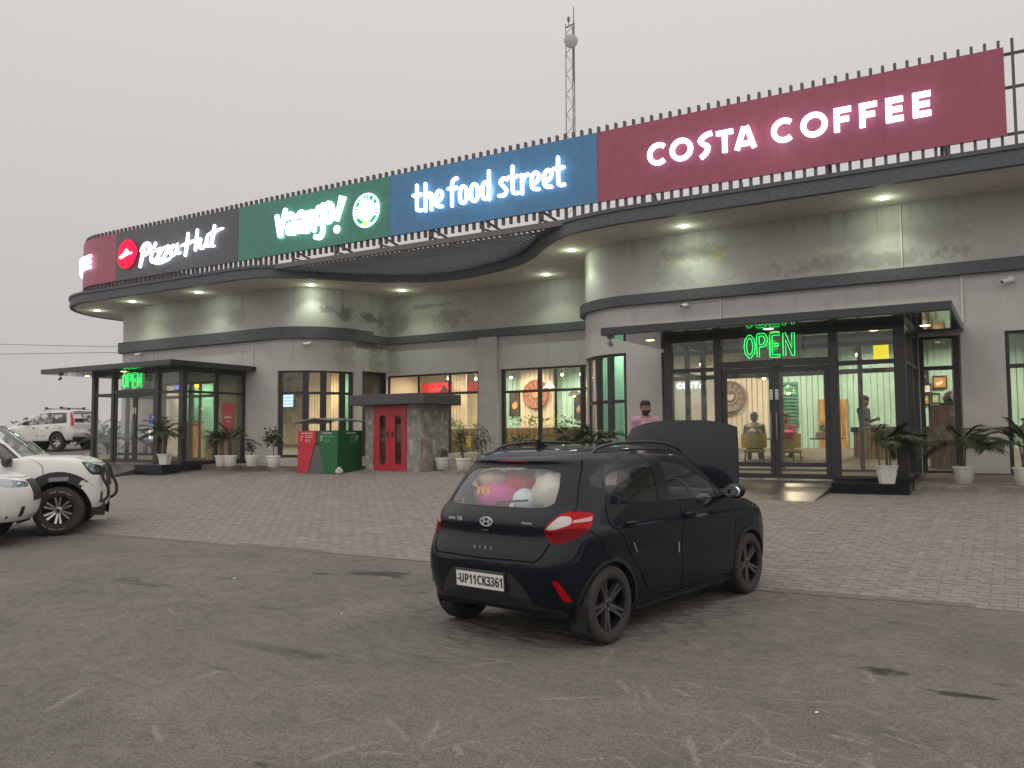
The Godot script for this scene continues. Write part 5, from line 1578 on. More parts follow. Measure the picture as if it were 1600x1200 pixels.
# ---------------------------------------------------------------- plants
func leaf_mat(r: float, g: float, b: float) -> StandardMaterial3D:
	var key := ["leaf", r, g, b]
	if not made.has(key):
		var m := StandardMaterial3D.new()
		m.albedo_color = lin(r, g, b)
		m.roughness = 0.5
		m.vertex_color_use_as_albedo = true
		m.backlight_enabled = true
		m.backlight = Color(0.25, 0.3, 0.1)
		made[key] = m
	return made[key]
func blade(mb: MB, a: Vector3, d: Vector3, up: Vector3, length: float, width: float, droop: float) -> void:    # one leaf, folded along its midrib
	var f := d.normalized()
	var s := f.cross(up).normalized()
	if s.length() < 0.5: s = Vector3.RIGHT
	var u := s.cross(f)
	var p1 := a + f * length * 0.45 + Vector3.DOWN * droop * length * 0.12
	var p2 := a + f * length + Vector3.DOWN * droop * length * 0.5
	var l := p1 + s * width - u * width * 0.3
	var r := p1 - s * width - u * width * 0.3
	mb.flat(a, l, p1, u); mb.flat(a, p1, r, u)
	mb.flat(l, p2, p1, u); mb.flat(p1, p2, r, u)
func leafy(sd: int, n: int, size: Vector3, at: Vector3, length: float, width: float) -> MB:     # a loose heap of leaves
	var r := RandomNumberGenerator.new()
	r.seed = sd
	var mb := MB.new()
	mb.tinted = true
	var lumps := []
	for k in maxi(3, n / 22): lumps.append([Vector3(r.randf_range(-1, 1), r.randf_range(-0.8, 1), r.randf_range(-1, 1)) * size * 0.75, r.randf_range(0.6, 1.35)])
	for k in n:
		var L: Array = lumps[r.randi() % lumps.size()]
		var d := Vector3(r.randfn(), r.randfn(), r.randfn()).normalized()
		var p: Vector3 = at + L[0] + d * size * 0.42 * r.randf()
		var g: float = L[1] * r.randf_range(0.7, 1.25)
		mb.col = Color(g * r.randf_range(0.85, 1.15), g, g * 0.9)
		blade(mb, p, d + Vector3(0, 0.35, 0), Vector3(r.randfn() * 0.4, 1, r.randfn() * 0.4), length * r.randf_range(0.6, 1.2), width * r.randf_range(0.7, 1.2), r.randf_range(0.3, 1.0))
	return mb
func frond(mb: MB, r: RandomNumberGenerator, base: Vector3, way: float, rise_: float, length: float, droop: float) -> void:
	var dir := Vector3(cos(way), 0, sin(way))
	var path := PackedVector3Array()
	for k in 9:
		var f := k / 8.0
		path.append(base + dir * length * (f * cos(rise_) + 0.1 * f * f) + Vector3.UP * length * (f * sin(rise_) - droop * f * f))
	var g := r.randf_range(0.6, 1.25)
	mb.col = Color(g * 0.9, g, g * 0.8)
	mb.tube(path, [0.007, 0.006, 0.005, 0.004, 0.004, 0.003, 0.003, 0.002, 0.002], 4, false)
	var side := dir.cross(Vector3.UP).normalized()
	for k in 34:
		var f := 0.2 + 0.8 * k / 33.0
		var i := mini(int(f * 8.0), 7)
		var p := path[i].lerp(path[i + 1], f * 8.0 - i)
		var t := (path[i + 1] - path[i]).normalized()
		var h := g * r.randf_range(0.75, 1.25)
		mb.col = Color(h * 0.95, h, h * 0.8)
		for s in [-1.0, 1.0]:
			blade(mb, p, side * s * (1.05 - 0.6 * f) + t * (0.55 + 0.9 * f) + Vector3.UP * 0.25, Vector3.UP, length * 0.36 * (0.5 + 0.9 * sin(PI * clampf(f * 0.85 + 0.05, 0, 1))) * r.randf_range(0.8, 1.1), 0.0105, r.randf_range(0.5, 1.2))
var pot_mesh := {}
func pot(o: Node3D, kind: int, m: Material) -> void:
	if not pot_mesh.has(kind):
		var mb := MB.new()
		if kind == 0:     # round, with a rolled rim
			mb.lathe([Vector2(0, 0.005), Vector2(0.125, 0.005), Vector2(0.13, 0), Vector2(0.137, 0.03), Vector2(0.145, 0.035), Vector2(0.165, 0.225), Vector2(0.168, 0.25), Vector2(0.188, 0.258), Vector2(0.19, 0.285), Vector2(0.184, 0.30), Vector2(0.165, 0.30), Vector2(0.155, 0.28), Vector2(0.15, 0.255), Vector2(0.0, 0.255)], Vector3.ZERO, 28)
		elif kind == 1:   # square and flared
			for k in 4:
				var b := Basis(Vector3.UP, k * PI / 2 + 0.35)
				mb.quad(b * Vector3(-0.105, 0, 0.105), b * Vector3(0.105, 0, 0.105), b * Vector3(0.135, 0.22, 0.135), b * Vector3(-0.135, 0.22, 0.135), b * Vector3.BACK)
				mb.quad(b * Vector3(-0.135, 0.22, 0.135), b * Vector3(0.135, 0.22, 0.135), b * Vector3(0.162, 0.305, 0.162), b * Vector3(-0.162, 0.305, 0.162), b * Vector3(0, -0.2, 1))
				mb.quad(b * Vector3(-0.162, 0.305, 0.162), b * Vector3(0.162, 0.305, 0.162), b * Vector3(0.145, 0.305, 0.145), b * Vector3(-0.145, 0.305, 0.145), Vector3.UP)
				mb.quad(b * Vector3(-0.145, 0.305, 0.145), b * Vector3(0.145, 0.305, 0.145), b * Vector3(0.14, 0.26, 0.14), b * Vector3(-0.14, 0.26, 0.14), b * Vector3.FORWARD)
				mb.flat(b * Vector3(-0.14, 0.26, 0.14), b * Vector3(0.14, 0.26, 0.14), Vector3(0, 0.26, 0), Vector3.UP)
		else:             # a long trough
			for k in 4:
				var w := [0.30, 0.13, 0.30, 0.13]
				var d := [0.13, 0.30, 0.13, 0.30]
				var b := Basis(Vector3.UP, k * PI / 2)
				mb.quad(b * Vector3(-w[k] * 0.88, 0, d[k] * 0.88), b * Vector3(w[k] * 0.88, 0, d[k] * 0.88), b * Vector3(w[k], 0.24, d[k]), b * Vector3(-w[k], 0.24, d[k]), b * Vector3.BACK)
				mb.quad(b * Vector3(-w[k], 0.24, d[k]), b * Vector3(w[k], 0.24, d[k]), b * Vector3(w[k] * 0.9, 0.24, d[k] * 0.9), b * Vector3(-w[k] * 0.9, 0.24, d[k] * 0.9), Vector3.UP)
				mb.flat(b * Vector3(-w[k] * 0.92, 0.21, d[k] * 0.92), b * Vector3(w[k] * 0.92, 0.21, d[k] * 0.92), Vector3(0, 0.21, 0), Vector3.UP)
		pot_mesh[kind] = mb.mesh()
	put(pot_mesh[kind], "pot", m, o)
	var s := MB.new()
	if kind == 0: s.lathe([Vector2(0.15, 0.262), Vector2(0.08, 0.272), Vector2(0, 0.268)], Vector3.ZERO, 20)
	else: s.box(Vector3(0, 0.255 if kind == 1 else 0.205, 0), Vector3(0.26, 0.03, 0.26) if kind == 1 else Vector3(0.53, 0.03, 0.23), Basis(Vector3.UP, 0.35 if kind == 1 else 0.0))
	put(s, "soil", mat(0.035, 0.025, 0.018, 0.95), o)
func palm(at: Vector3, label: String, sd: int, length: float, n: int, kind := 0, tall := 0.0, way0 := 0.0, spread := TAU) -> Node3D:
	var o := thing("potted_palm", label, "potted plant", at, 0.0, "potted plants along the plinth")
	pot(o, kind, M.pot_white if kind < 2 else M.pot_cream)
	var r := RandomNumberGenerator.new()
	r.seed = sd
	var st := MB.new()
	var mb := MB.new()
	mb.tinted = true
	for k in 4:
		var a := Vector3(r.randfn(0, 0.035), 0.24, r.randfn(0, 0.035))
		var b := a + Vector3(r.randfn(0, 0.04), 0.16 + tall + r.randf() * 0.12, r.randfn(0, 0.04))
		st.tube(PackedVector3Array([a, b]), [0.016, 0.011], 7)
		for j in maxi(1, n / 4):
			frond(mb, r, b, way0 + r.randf() * spread, r.randf_range(0.35, 1.25), length * r.randf_range(0.7, 1.1), r.randf_range(0.25, 0.62))
	put(st, "stem", mat(0.10, 0.085, 0.035, 0.7), o)
	put(mb, "fronds", leaf_mat(0.036, 0.058, 0.020), o)
	return o
func shrub(at: Vector3, label: String, sd: int, h: float, size: Vector3, n: int, c: Array, length := 0.11, width := 0.03) -> void:
	var o := thing("potted_shrub", label, "potted plant", at, 0.0, "potted plants along the plinth")
	pot(o, 0, M.pot_white)
	var r := RandomNumberGenerator.new()
	r.seed = sd
	var st := MB.new()
	st.tube(PackedVector3Array([Vector3(0, 0.22, 0), Vector3(0.01, 0.22 + h * 0.4, 0.01), Vector3(-0.01, 0.24 + h, 0)]), [0.014, 0.011, 0.006], 6)
	for k in 9:
		var b := Vector3(0, 0.24 + h * r.randf_range(0.35, 0.95), 0)
		st.tube(PackedVector3Array([b, b + Vector3(r.randfn(), r.randf_range(0.3, 1.2), r.randfn()).normalized() * size.x * 0.8]), [0.006, 0.003], 5, false)
	put(st, "stem", mat(0.07, 0.05, 0.03, 0.8), o)
	put(leafy(sd + 1, n, size, Vector3(0, 0.28 + h, 0), length, width), "foliage", leaf_mat(c[0], c[1], c[2]), o)
func plants() -> void:
	M.pot_white = mat(0.78, 0.77, 0.73, 0.45, 0.0, T.faint, 2.0)
	M.pot_cream = mat(0.50, 0.45, 0.36, 0.5, 0.0, T.faint, 2.0)
	palm(Vector3(-1.95, 0.775, -15.82), "dark palm in a square flared white pot on the black granite step", 101, 0.70, 34, 1, 0.15, -1.7, 3.4)
	palm(Vector3(-0.83, 0.74, -16.95), "spreading palm in a round white pot before the grey wall, right of the porch", 102, 0.68, 22, 0, 0.16)
	palm(Vector3(0.09, 0.74, -16.75), "thin palm in a round white pot at the right edge of the picture", 103, 0.80, 15, 0, 0.18)
	palm(Vector3(-6.35, 0.78, -17.75), "palm behind the raised bonnet, left of the right porch post", 104, 0.75, 22, 0, 0.25)
	palm(Vector3(-8.35, 0.78, -17.6), "wide dark palm behind the hatchback's roof, before the curved window", 105, 0.85, 32, 0, 0.12)
	palm(Vector3(-9.2, 0.78, -18.1), "palm half hidden left of the curved window, behind the hatchback roof", 106, 0.8, 26, 0, 0.12)
	shrub(Vector3(-11.3, 0.78, -17.45), "tall variegated shrub with pale blotched leaves before the flat pier", 110, 0.55, Vector3(0.34, 0.45, 0.3), 260, [0.15, 0.16, 0.10], 0.10, 0.03)
	shrub(Vector3(-10.4, 0.78, -17.9), "low dark bushy shrub beside the variegated one", 111, 0.35, Vector3(0.36, 0.28, 0.3), 240, [0.04, 0.06, 0.025])
	shrub(Vector3(-12.0, 0.79, -17.65), "dense cone-shaped green shrub in a white pot, right of the red door hut", 112, 0.40, Vector3(0.16, 0.36, 0.16), 300, [0.045, 0.085, 0.025], 0.09, 0.02)
	shrub(Vector3(-12.79, 0.79, -17.85), "small sparse plant in a white pot touching the red door hut's side", 113, 0.16, Vector3(0.14, 0.12, 0.12), 50, [0.05, 0.07, 0.03])
	shrub(Vector3(-17.25, 0.86, -16.3), "young round-headed tree in a white pot left of the waste bins", 114, 0.50, Vector3(0.24, 0.27, 0.24), 230, [0.03, 0.05, 0.022], 0.11, 0.04)
	shrub(Vector3(-16.72, 0.86, -16.95), "bushy dark plant in a white pot just left of the red bin", 115, 0.22, Vector3(0.26, 0.24, 0.22), 190, [0.035, 0.055, 0.025])
	shrub(Vector3(-16.25, 0.86, -16.95), "white pot half hidden behind the red bin with a dark bush", 116, 0.20, Vector3(0.2, 0.2, 0.2), 130, [0.035, 0.05, 0.025])
	shrub(Vector3(-18.3, 0.86, -16.5), "scrubby dark plant in a white pot before the left porch's side glass", 117, 0.28, Vector3(0.2, 0.26, 0.2), 110, [0.05, 0.06, 0.03])
	palm(Vector3(-18.95, 0.86, -16.3), "palm in a white pot, right one of the touching pair by the left porch", 118, 0.72, 13, 0, 0.28)
	palm(Vector3(-19.25, 0.86, -16.25), "palm in a white pot, left one of the touching pair by the left porch", 119, 0.66, 13, 0, 0.2)
	palm(Vector3(-20.95, 0.90, -15.68), "tall palm in a square white pot at the left porch's front corner", 120, 0.85, 20, 1, 0.35)
	palm(Vector3(-25.9, 0.9, -17.2), "palm in a cream trough left of the left porch post", 121, 0.85, 20, 2, 0.2)
	palm(Vector3(-27.0, 0.95, -17.4), "low palm in a cream trough behind the white pickup's bonnet", 122, 0.65, 14, 2, 0.1)
	palm(Vector3(-24.5, 0.9, -17.6), "small palm in a cream trough inside the left porch", 123, 0.62, 12, 2, 0.1)
# ---------------------------------------------------------------- things on the forecourt, and far away
func forecourt_things() -> void:
	plants()
	door_hut()
	bins()
	litter()
func door_hut() -> void:
	var x0 := -14.85
	var x1 := -13.03
	var zf := -17.25
	var zb := -18.5
	var yb := 0.70
	var top := 2.47
	var o := thing("red_door_hut", "small rendered hut with flat grey roof and red double doors", "hut", Vector3(x0, yb, zf))
	var render := StandardMaterial3D.new()
	render.albedo_texture = patchy()
	render.uv1_triplanar = true
	render.uv1_scale = Vector3.ONE / 1.9
	render.uv1_offset = Vector3(0.31, 0.05, 0.2)
	render.roughness = 0.9
	with_normals(render, T.plaster, 0.5)
	var w := x1 - x0
	var d := zf - zb
	var H := top - yb
	var dx0 := 0.28
	var dx1 := 1.38
	blockm(o, "wall", Vector3(0, -0.2, -0.15), Vector3(dx0, H, 0), render, 0.008)
	blockm(o, "wall", Vector3(dx1, -0.2, -0.15), Vector3(w, H, 0), render, 0.008)
	blockm(o, "wall", Vector3(w - 0.15, -0.2, -d), Vector3(w - 0.001, H, -0.15), render)
	blockm(o, "wall", Vector3(0.001, -0.2, -d), Vector3(0.15, H, -0.15), render)
	blockm(o, "wall", Vector3(0.15, -0.2, -d), Vector3(w - 0.15, H, -d + 0.15), render)
	blockm(o, "threshold", Vector3(dx0, -0.2, -0.2), Vector3(dx1, 0.06, 0.01), render)
	blockm(o, "roof", Vector3(-0.28, H, -d - 0.1), Vector3(w + 0.34, H + 0.27, 0.32), mat(0.085, 0.085, 0.09, 0.7, 0.0, T.fine, 0.6), 0.012)
	var red := mat(0.42, 0.012, 0.026, 0.35)
	for s in 2:
		var a := dx0 + 0.02 + s * 0.535
		var b := a + 0.525
		var dr := MB.new()
		var fr := PackedVector2Array([Vector2(a, 0.07), Vector2(b, 0.07), Vector2(b, H - 0.01), Vector2(a, H - 0.01)])
		var cx := (a + b) / 2 + (0.02 if s == 0 else 0.0)
		var hole := PackedVector2Array()
		for q in ring_pts(cx, 1.42, 0.105, 0.1, 0, 180, 8): hole.append(q)
		for q in ring_pts(cx, 0.31, 0.105, 0.1, 180, 360, 8): hole.append(q)
		# the leaf is built round its long slot: left, right, above, below
		for q in [[a, cx - 0.105, 0.07, H - 0.01], [cx + 0.105, b, 0.07, H - 0.01], [cx - 0.105, cx + 0.105, 0.07, 0.22], [cx - 0.105, cx + 0.105, 1.51, H - 0.01]]:
			dr.box(Vector3((q[0] + q[1]) / 2, (q[2] + q[3]) / 2, -0.03), Vector3(q[1] - q[0], q[3] - q[2], 0.05))
		for v in [[1.42, 1], [0.31, -1]]:                   # rounded ends of the slot
			for k in 8:
				var p0: Vector2 = ring_pts(cx, v[0], 0.105, 0.09 * v[1], 0, 180, 8)[k]
				var p1: Vector2 = ring_pts(cx, v[0], 0.105, 0.09 * v[1], 0, 180, 8)[k + 1]
				var e: float = v[0] + 0.09 * v[1]
				dr.quad(Vector3(p0.x, p0.y, -0.006), Vector3(p1.x, p1.y, -0.006), Vector3(p1.x, e, -0.006), Vector3(p0.x, e, -0.006), Vector3.BACK)
		var leaf := put(dr, "door", red, o)
		var g := MB.new()
		g.quad(Vector3(cx - 0.105, 0.22, -0.04), Vector3(cx + 0.105, 0.22, -0.04), Vector3(cx + 0.105, 1.51, -0.04), Vector3(cx - 0.105, 1.51, -0.04), Vector3.BACK)
		put(g, "pane", glass_mat(0.25, Color(0.25, 0.24, 0.22)), leaf)
		var hx := b - 0.075 if s == 0 else a + 0.075
		blockm(leaf, "handle", Vector3(hx - 0.03, 0.92, -0.004), Vector3(hx + 0.03, 1.08, 0.012), mat(0.012, 0.012, 0.012, 0.4), 0.004)
		for y in [0.3, 1.45]: blockm(leaf, "hinge", Vector3((a if s == 0 else b) - 0.012, y, -0.004), Vector3((a if s == 0 else b) + 0.012, y + 0.09, 0.01), red)
	blockm(o, "inner_shelf", Vector3(dx0, 0.85, -0.9), Vector3(dx1, 0.88, -0.3), mat(0.2, 0.15, 0.12, 0.8))
	var m := MB.new()
	m.tube(PackedVector3Array([Vector3(1.05, 1.35, -0.35), Vector3(1.1, 0.95, -0.32), Vector3(1.2, 0.7, -0.3)]), [0.05, 0.1, 0.05], 8)
	put(m, "hose", mat(0.28, 0.2, 0.16, 0.8), o)
func patchy() -> ImageTexture:
	var a := noise_bytes(51, 0.012, 512, 512, 5)
	var b := noise_bytes(52, 0.05, 512, 512, 3)
	var d := PackedByteArray()
	d.resize(512 * 512 * 3)
	for k in 512 * 512:
		var g := 0.215 + 0.06 * a[k] / 255.0 + 0.03 * b[k] / 255.0
		var c := [g, g * 0.93, g * 0.86]
		var f := a[k] / 255.0 + 0.15 * b[k] / 255.0
		if f > 0.76: c = [0.40, 0.37, 0.345]
		elif f > 0.735: c = [0.17, 0.145, 0.13]
		elif f < 0.36: c = [0.19, 0.165, 0.145]
		for j in 3: d[k * 3 + j] = int(255 * pow(c[j], 0.4545))
	return ImageTexture.create_from_image(Image.create_from_data(512, 512, false, Image.FORMAT_RGB8, d))
func bins() -> void:
	var yg := 0.69
	var o := thing("waste_bin_station", "red and green waste bin station with a thin grey canopy", "waste bins", Vector3(-16.65, yg, -16.6), 0.0)
	var red := mat(0.52, 0.025, 0.04, 0.45)
	var green := mat(0.008, 0.125, 0.032, 0.4)
	var pale := mat(0.75, 0.76, 0.74, 0.6)
	# front: red tapering panel, grey trapezoid, green tapering panel; the right end green too
	var H := 1.13
	var z0 := 0.0
	var tops := [[0.0, 0.66, 0.0, 0.36, red], [0.70, 1.42, 0.98, 1.42, green]]
	blockm(o, "carcass", Vector3(0.02, 0, -0.95), Vector3(1.40, H - 0.1, -0.03), mat(0.05, 0.05, 0.052, 0.7))
	for q in tops:
		var mb := MB.new()
		mb.prism(PackedVector2Array([Vector2(q[2], 0), Vector2(q[3], 0), Vector2(q[1] - (0.06 if q[4] == red else 0.0), 0.78), Vector2(q[1], 0.80), Vector2(q[1], H), Vector2(q[0], H), Vector2(q[0], 0.80), Vector2(q[0] + (0.0 if q[4] == red else 0.06), 0.78)]), Transform3D(Basis.IDENTITY, Vector3(0, 0, -0.03)), 0.035)
		put(mb, "front_panel", q[4], o)
	var t := MB.new()
	t.prism(PackedVector2Array([Vector2(0.37, 0.0), Vector2(0.97, 0.0), Vector2(0.77, 0.74), Vector2(0.60, 0.74)]), Transform3D(Basis.IDENTITY, Vector3(0, 0, -0.03)), 0.02)
	put(t, "middle_panel", mat(0.105, 0.105, 0.11, 0.6), o)
	blockm(o, "end_panel", Vector3(1.40, 0, -0.95), Vector3(1.432, H, -0.035), mat(0.006, 0.085, 0.024, 0.4))
	blockm(o, "end_panel", Vector3(-0.012, 0, -0.95), Vector3(0.018, H, -0.035), red)
	blockm(o, "post", Vector3(0.68, H - 0.1, -0.52), Vector3(0.72, 1.45, -0.48), M.frame)
	blockm(o, "post", Vector3(1.2, H - 0.1, -0.52), Vector3(1.24, 1.45, -0.48), M.frame)
	t = MB.new()
	for k in [[-0.16, -0.09, 0.72, 0.02], [0.72, 0.02, 1.62, -0.06]]:
		for z in [[0.12, 0.0]]:
			t.quad(Vector3(k[0], 1.45 + k[1], 0.14), Vector3(k[2], 1.45 + k[3], 0.14), Vector3(k[2], 1.45 + k[3], -1.1), Vector3(k[0], 1.45 + k[1], -1.1), Vector3.UP)
			t.quad(Vector3(k[0], 1.42 + k[1], 0.14), Vector3(k[2], 1.42 + k[3], 0.14), Vector3(k[2], 1.42 + k[3], -1.1), Vector3(k[0], 1.42 + k[1], -1.1), Vector3.DOWN)
			t.quad(Vector3(k[0], 1.42 + k[1], 0.14), Vector3(k[2], 1.42 + k[3], 0.14), Vector3(k[2], 1.45 + k[3], 0.14), Vector3(k[0], 1.45 + k[1], 0.14), Vector3.BACK)
	put(t, "canopy", mat(0.20, 0.21, 0.22, 0.4, 0.4), o)
	# the printed fronts
	for q in [["RECYCLABLE WASTE", 0.33, 0.0], ["GENERAL WASTE", 1.05, 0.0]]:
		var l := put(text_mesh(q[0], 0.046, 0.004), "lettering", pale, o)
		l.position = Vector3(q[1], H - 0.07, 0.007)
		for k in 3: blockm(o, "printed_line", Vector3(q[1] - 0.24, H - 0.16 - k * 0.05, 0.005), Vector3(q[1] - 0.13 - 0.02 * k, H - 0.145 - k * 0.05, 0.008), pale)
		for k in 5:
			t = MB.new()
			var c := Vector2(q[1] - 0.02 + 0.10 * (k % 3), H - 0.16 - 0.11 * (k / 3))
			stroke(t, ring_pts(c.x, c.y, 0.032, 0.028, 20, 330, 9), [0.011], false, func(x, y, z): return Vector3(x, y, z), 0.004, 0.008)
			put(t, "pictogram", pale if q[1] < 0.5 else mat(0.12, 0.55, 0.25, 0.6), o)
	var e := put(text_mesh("GENERAL WASTE", 0.05, 0.004), "lettering", pale, o)
	e.transform = Transform3D(Basis(Vector3.UP, PI / 2), Vector3(1.435, H - 0.07, -0.5))
	for k in 3: blockm(o, "printed_line", Vector3(1.431, H - 0.16 - k * 0.05, -0.78), Vector3(1.435, H - 0.145 - k * 0.05, -0.66), pale)
	for k in 5:
		t = MB.new()
		var c := Vector2(-0.48 + 0.13 * (k % 3), H - 0.17 - 0.12 * (k / 3))
		stroke(t, ring_pts(c.x, c.y, 0.042, 0.034, 20, 330, 9), [0.013], false, func(x, y, z): return Vector3(1.43 + z, y, -x - 1.0), 0.0, 0.006)
		put(t, "pictogram", mat(0.12, 0.55, 0.25, 0.6), o)
	t = MB.new()
	t.ball(Vector3.ZERO, Vector3(0.11, 0.09, 0.08), 9, Basis.from_euler(Vector3(0.3, 0.5, 0.2)))
	t.ball(Vector3(0.03, 0.06, 0.03), Vector3(0.06, 0.06, 0.05), 8)
	var bag := put(t, "crumpled_bag", mat(0.62, 0.58, 0.5, 0.7))
	bag.position = Vector3(-15.08, rise(16.55) + 0.09, -16.5)
	tag(bag, "crumpled whitish plastic bag on the ground at the green bin's corner", "bag")
func litter() -> void:
	for q in [[-1.05, -5.15, 0.02, "tiny white scrap on the asphalt right of centre foreground"], [-7.75, -6.75, 0.035, "small pale scrap on the asphalt left of the hatchback"], [-5.35, -5.9, 0.02, "tiny pale pebble on the asphalt behind the number plate"]]:
		var mb := MB.new()
		mb.box(Vector3.ZERO, Vector3(q[2] * 0.9, 0.004, q[2] * 0.6), Basis.from_euler(Vector3(0.2, 0.6, 0.15)))
		var o := put(mb, "paper_scrap", M.white)
		o.position = on_ground(q[0], q[1]) + Vector3(0, 0.008, 0)
		tag(o, q[3], "litter", "scraps on the asphalt")
	var r := RandomNumberGenerator.new()
	r.seed = 5
	var p := MB.new()
	for k in 420:
		var x := r.randf_range(-9.0, 3.0)
		var z := r.randf_range(-8.9, -2.4)
		if r.randf() < 0.5: z = -8.62 + r.randfn(0, 0.25)
		p.ball(on_ground(x, z) + Vector3(0, 0.003, 0), Vector3(1, 0.6, 0.8) * r.randf_range(0.003, 0.009), 6)
	var g := put(p, "loose_grit", mat(0.22, 0.195, 0.17, 0.9))
	tag(g, "loose grit and pebbles strewn on the asphalt and paving edge", "grit", "", "stuff")
func backdrop() -> void:
	# unseen tree belt added behind and beside the camera to darken the car's reflections
	var belt := MB.new()
	belt.tinted = true
	var r := RandomNumberGenerator.new()
	r.seed = 90
	for k in 46:
		var x := -60.0 + 3.0 * k if k < 32 else 38.0 + r.randf() * 4.0
		var z := 30.0 + r.randfn(0, 2.0) if k < 32 else 30.0 - 3.2 * (k - 32)
		var hgt := r.randf_range(4.5, 8.0)
		var l := leafy(300 + k, 90, Vector3(2.6, hgt * 0.55, 2.2), Vector3(x, rise(-z) + hgt * 0.5, z), 1.3, 0.5)
		join(belt, l)
	tag(put(belt, "added_treeline", leaf_mat(0.05, 0.06, 0.035)), "dark belt of trees added out of view for the black car to mirror", "trees", "", "stuff")
	# lattice mast far behind the hall, its feet hidden
	var at := on_ground(-18.3, -36.4)
	var o := thing("lattice_mast", "slim guyed lattice mast with a round dish, rising behind the blue board", "mast", at)
	var steel := mat(0.16, 0.13, 0.125, 0.6, 0.2)
	var H := 20.3
	var leg := []
	for k in 3:
		var a := TAU * k / 3 + 0.4
		var d := Vector3(cos(a), 0, sin(a))
		var mb := MB.new()
		mb.tube(PackedVector3Array([d * 0.30, d * 0.25 + Vector3(0.10, H, 0)]), [0.026, 0.022], 6)
		put(mb, "leg", steel, o)
		leg.append([d * 0.30, d * 0.25 + Vector3(0.10, H, 0)])
	var mb := MB.new()
	for k in 40:
		for j in 3:
			var a: Vector3 = leg[j][0].lerp(leg[j][1], k / 40.0)
			var b: Vector3 = leg[(j + 1) % 3][0].lerp(leg[(j + 1) % 3][1], (k + 1) / 40.0)
			if (k + j) % 2: 
				a = leg[j][0].lerp(leg[j][1], (k + 1) / 40.0)
				b = leg[(j + 1) % 3][0].lerp(leg[(j + 1) % 3][1], k / 40.0)
			mb.bar(a, b, 0.014, 0.014)
	put(mb, "lattice", steel, o)
	mb = MB.new()
	mb.tube(PackedVector3Array([Vector3(0.34, H - 3.0, 0.2), Vector3(0.36, H + 0.75, 0.2)]), [0.045, 0.02], 6)
	mb.bar(Vector3(-0.2, H - 0.1, 0), Vector3(0.4, H - 0.1, 0.2), 0.05, 0.05)
	put(mb, "aerial_pole", steel, o)
	mb = MB.new()
	mb.lathe([Vector2(0, 0), Vector2(0.24, 0.03), Vector2(0.33, 0.12), Vector2(0.34, 0.22), Vector2(0.28, 0.26), Vector2(0, 0.3)], Vector3(0.30, H - 1.15, 0.42), 20, Basis(Vector3.UP, 0.5) * Basis(Vector3.RIGHT, PI / 2))
	put(mb, "dish", mat(0.36, 0.34, 0.33, 0.6), o)
	mb = MB.new()
	mb.ball(Vector3(-0.02, H + 0.3, 0), Vector3(0.08, 0.16, 0.08), 8)
	mb.tube(PackedVector3Array([Vector3(-0.02, H, 0), Vector3(-0.02, H + 0.2, 0)]), [0.02], 5)
	put(mb, "beacon", steel, o)
	for q in [[6.3, 0.05], [6.7, 0.3]]:
		mb = MB.new()
		mb.ball(Vector3(0.33, H * 0.58 + q[1], 0.1), Vector3.ONE * 0.09, 7)
		put(mb, "clamp", mat(0.05, 0.04, 0.04, 0.6), o)
	# overhead wires and a faint pole at the far left
	for q in [[[Vector3(-75, 9.6, -34), Vector3(-52, 8.15, -38), Vector3(-40, 8.25, -44)], "upper sagging wire crossing the misty sky at the left"], [[Vector3(-75, 8.55, -34), Vector3(-50, 7.75, -38), Vector3(-38, 7.95, -44)], "lower sagging wire crossing the misty sky at the left"]]:
		var w := MB.new()
		var pts := PackedVector3Array()
		for p in smoothed(q[0], 8): pts.append(p)
		w.tube(pts, [0.018], 5, false)
		tag(put(w, "overhead_wire", mat(0.06, 0.06, 0.06, 0.6)), q[1], "wire", "overhead wires")
	o = thing("distant_pole", "hair-thin pale pole standing in the mist behind the white pickup", "pole", on_ground(-43.0, -30.0))
	mb = MB.new()
	mb.tube(PackedVector3Array([Vector3.ZERO, Vector3(0.25, 6.4, 0)]), [0.05, 0.03], 6)
	put(mb, "shaft", mat(0.35, 0.34, 0.33, 0.6), o)
	o = thing("distant_hedge", "fog-faded dark hedge at the left horizon above the pickup", "hedge", on_ground(-63.0, -42.0))
	put(leafy(200, 900, Vector3(14.0, 1.0, 1.2), Vector3(0, 0.6, 0), 0.55, 0.2), "foliage", leaf_mat(0.05, 0.06, 0.04), o)
# ---------------------------------------------------------------- car bodies: a net of control points, cut into panels
class Net:                                            # rows run up the body, columns from the middle of the tail round the side to the middle of the nose
	var pts := []                                        # pts[row][col] = Vector3(along, across, up)
	var cols := 0
	var rows := 0
	func _init(table: Array) -> void:
		for r in table:
			var line := []
			for k in r[0].size(): line.append(Vector3(r[0][k], r[1][k], r[2][k]))
			pts.append(line)
		rows = pts.size()
		cols = pts[0].size()
	func ctl(c: int, r: int) -> Vector3:
		var rr := clampi(r, 0, rows - 1)
		if c < 0: return pts[rr][-c] * Vector3(1, -1, 1)
		if c >= cols: return pts[rr][2 * cols - 2 - c] * Vector3(1, -1, 1)
		return pts[rr][c]
	func at(u: float, v: float) -> Vector3:
		var c := clampi(int(u), 0, cols - 2)
		var r := clampi(int(v), 0, rows - 2)
		var f := u - c
		var g := v - r
		var q := []
		for j in range(-1, 3):
			q.append(ctl(c, r + j).cubic_interpolate(ctl(c + 1, r + j), ctl(c - 1, r + j), ctl(c + 2, r + j), f))
		return q[1].cubic_interpolate(q[2], q[0], q[3], g)
	func out(u: float, v: float) -> Vector3:
		var e := 0.02
		var a := at(minf(u + e, cols - 1), v) - at(maxf(u - e, 0), v)
		var b := at(u, minf(v + e, rows - 1)) - at(u, maxf(v - e, 0))
		return a.cross(b).normalized()
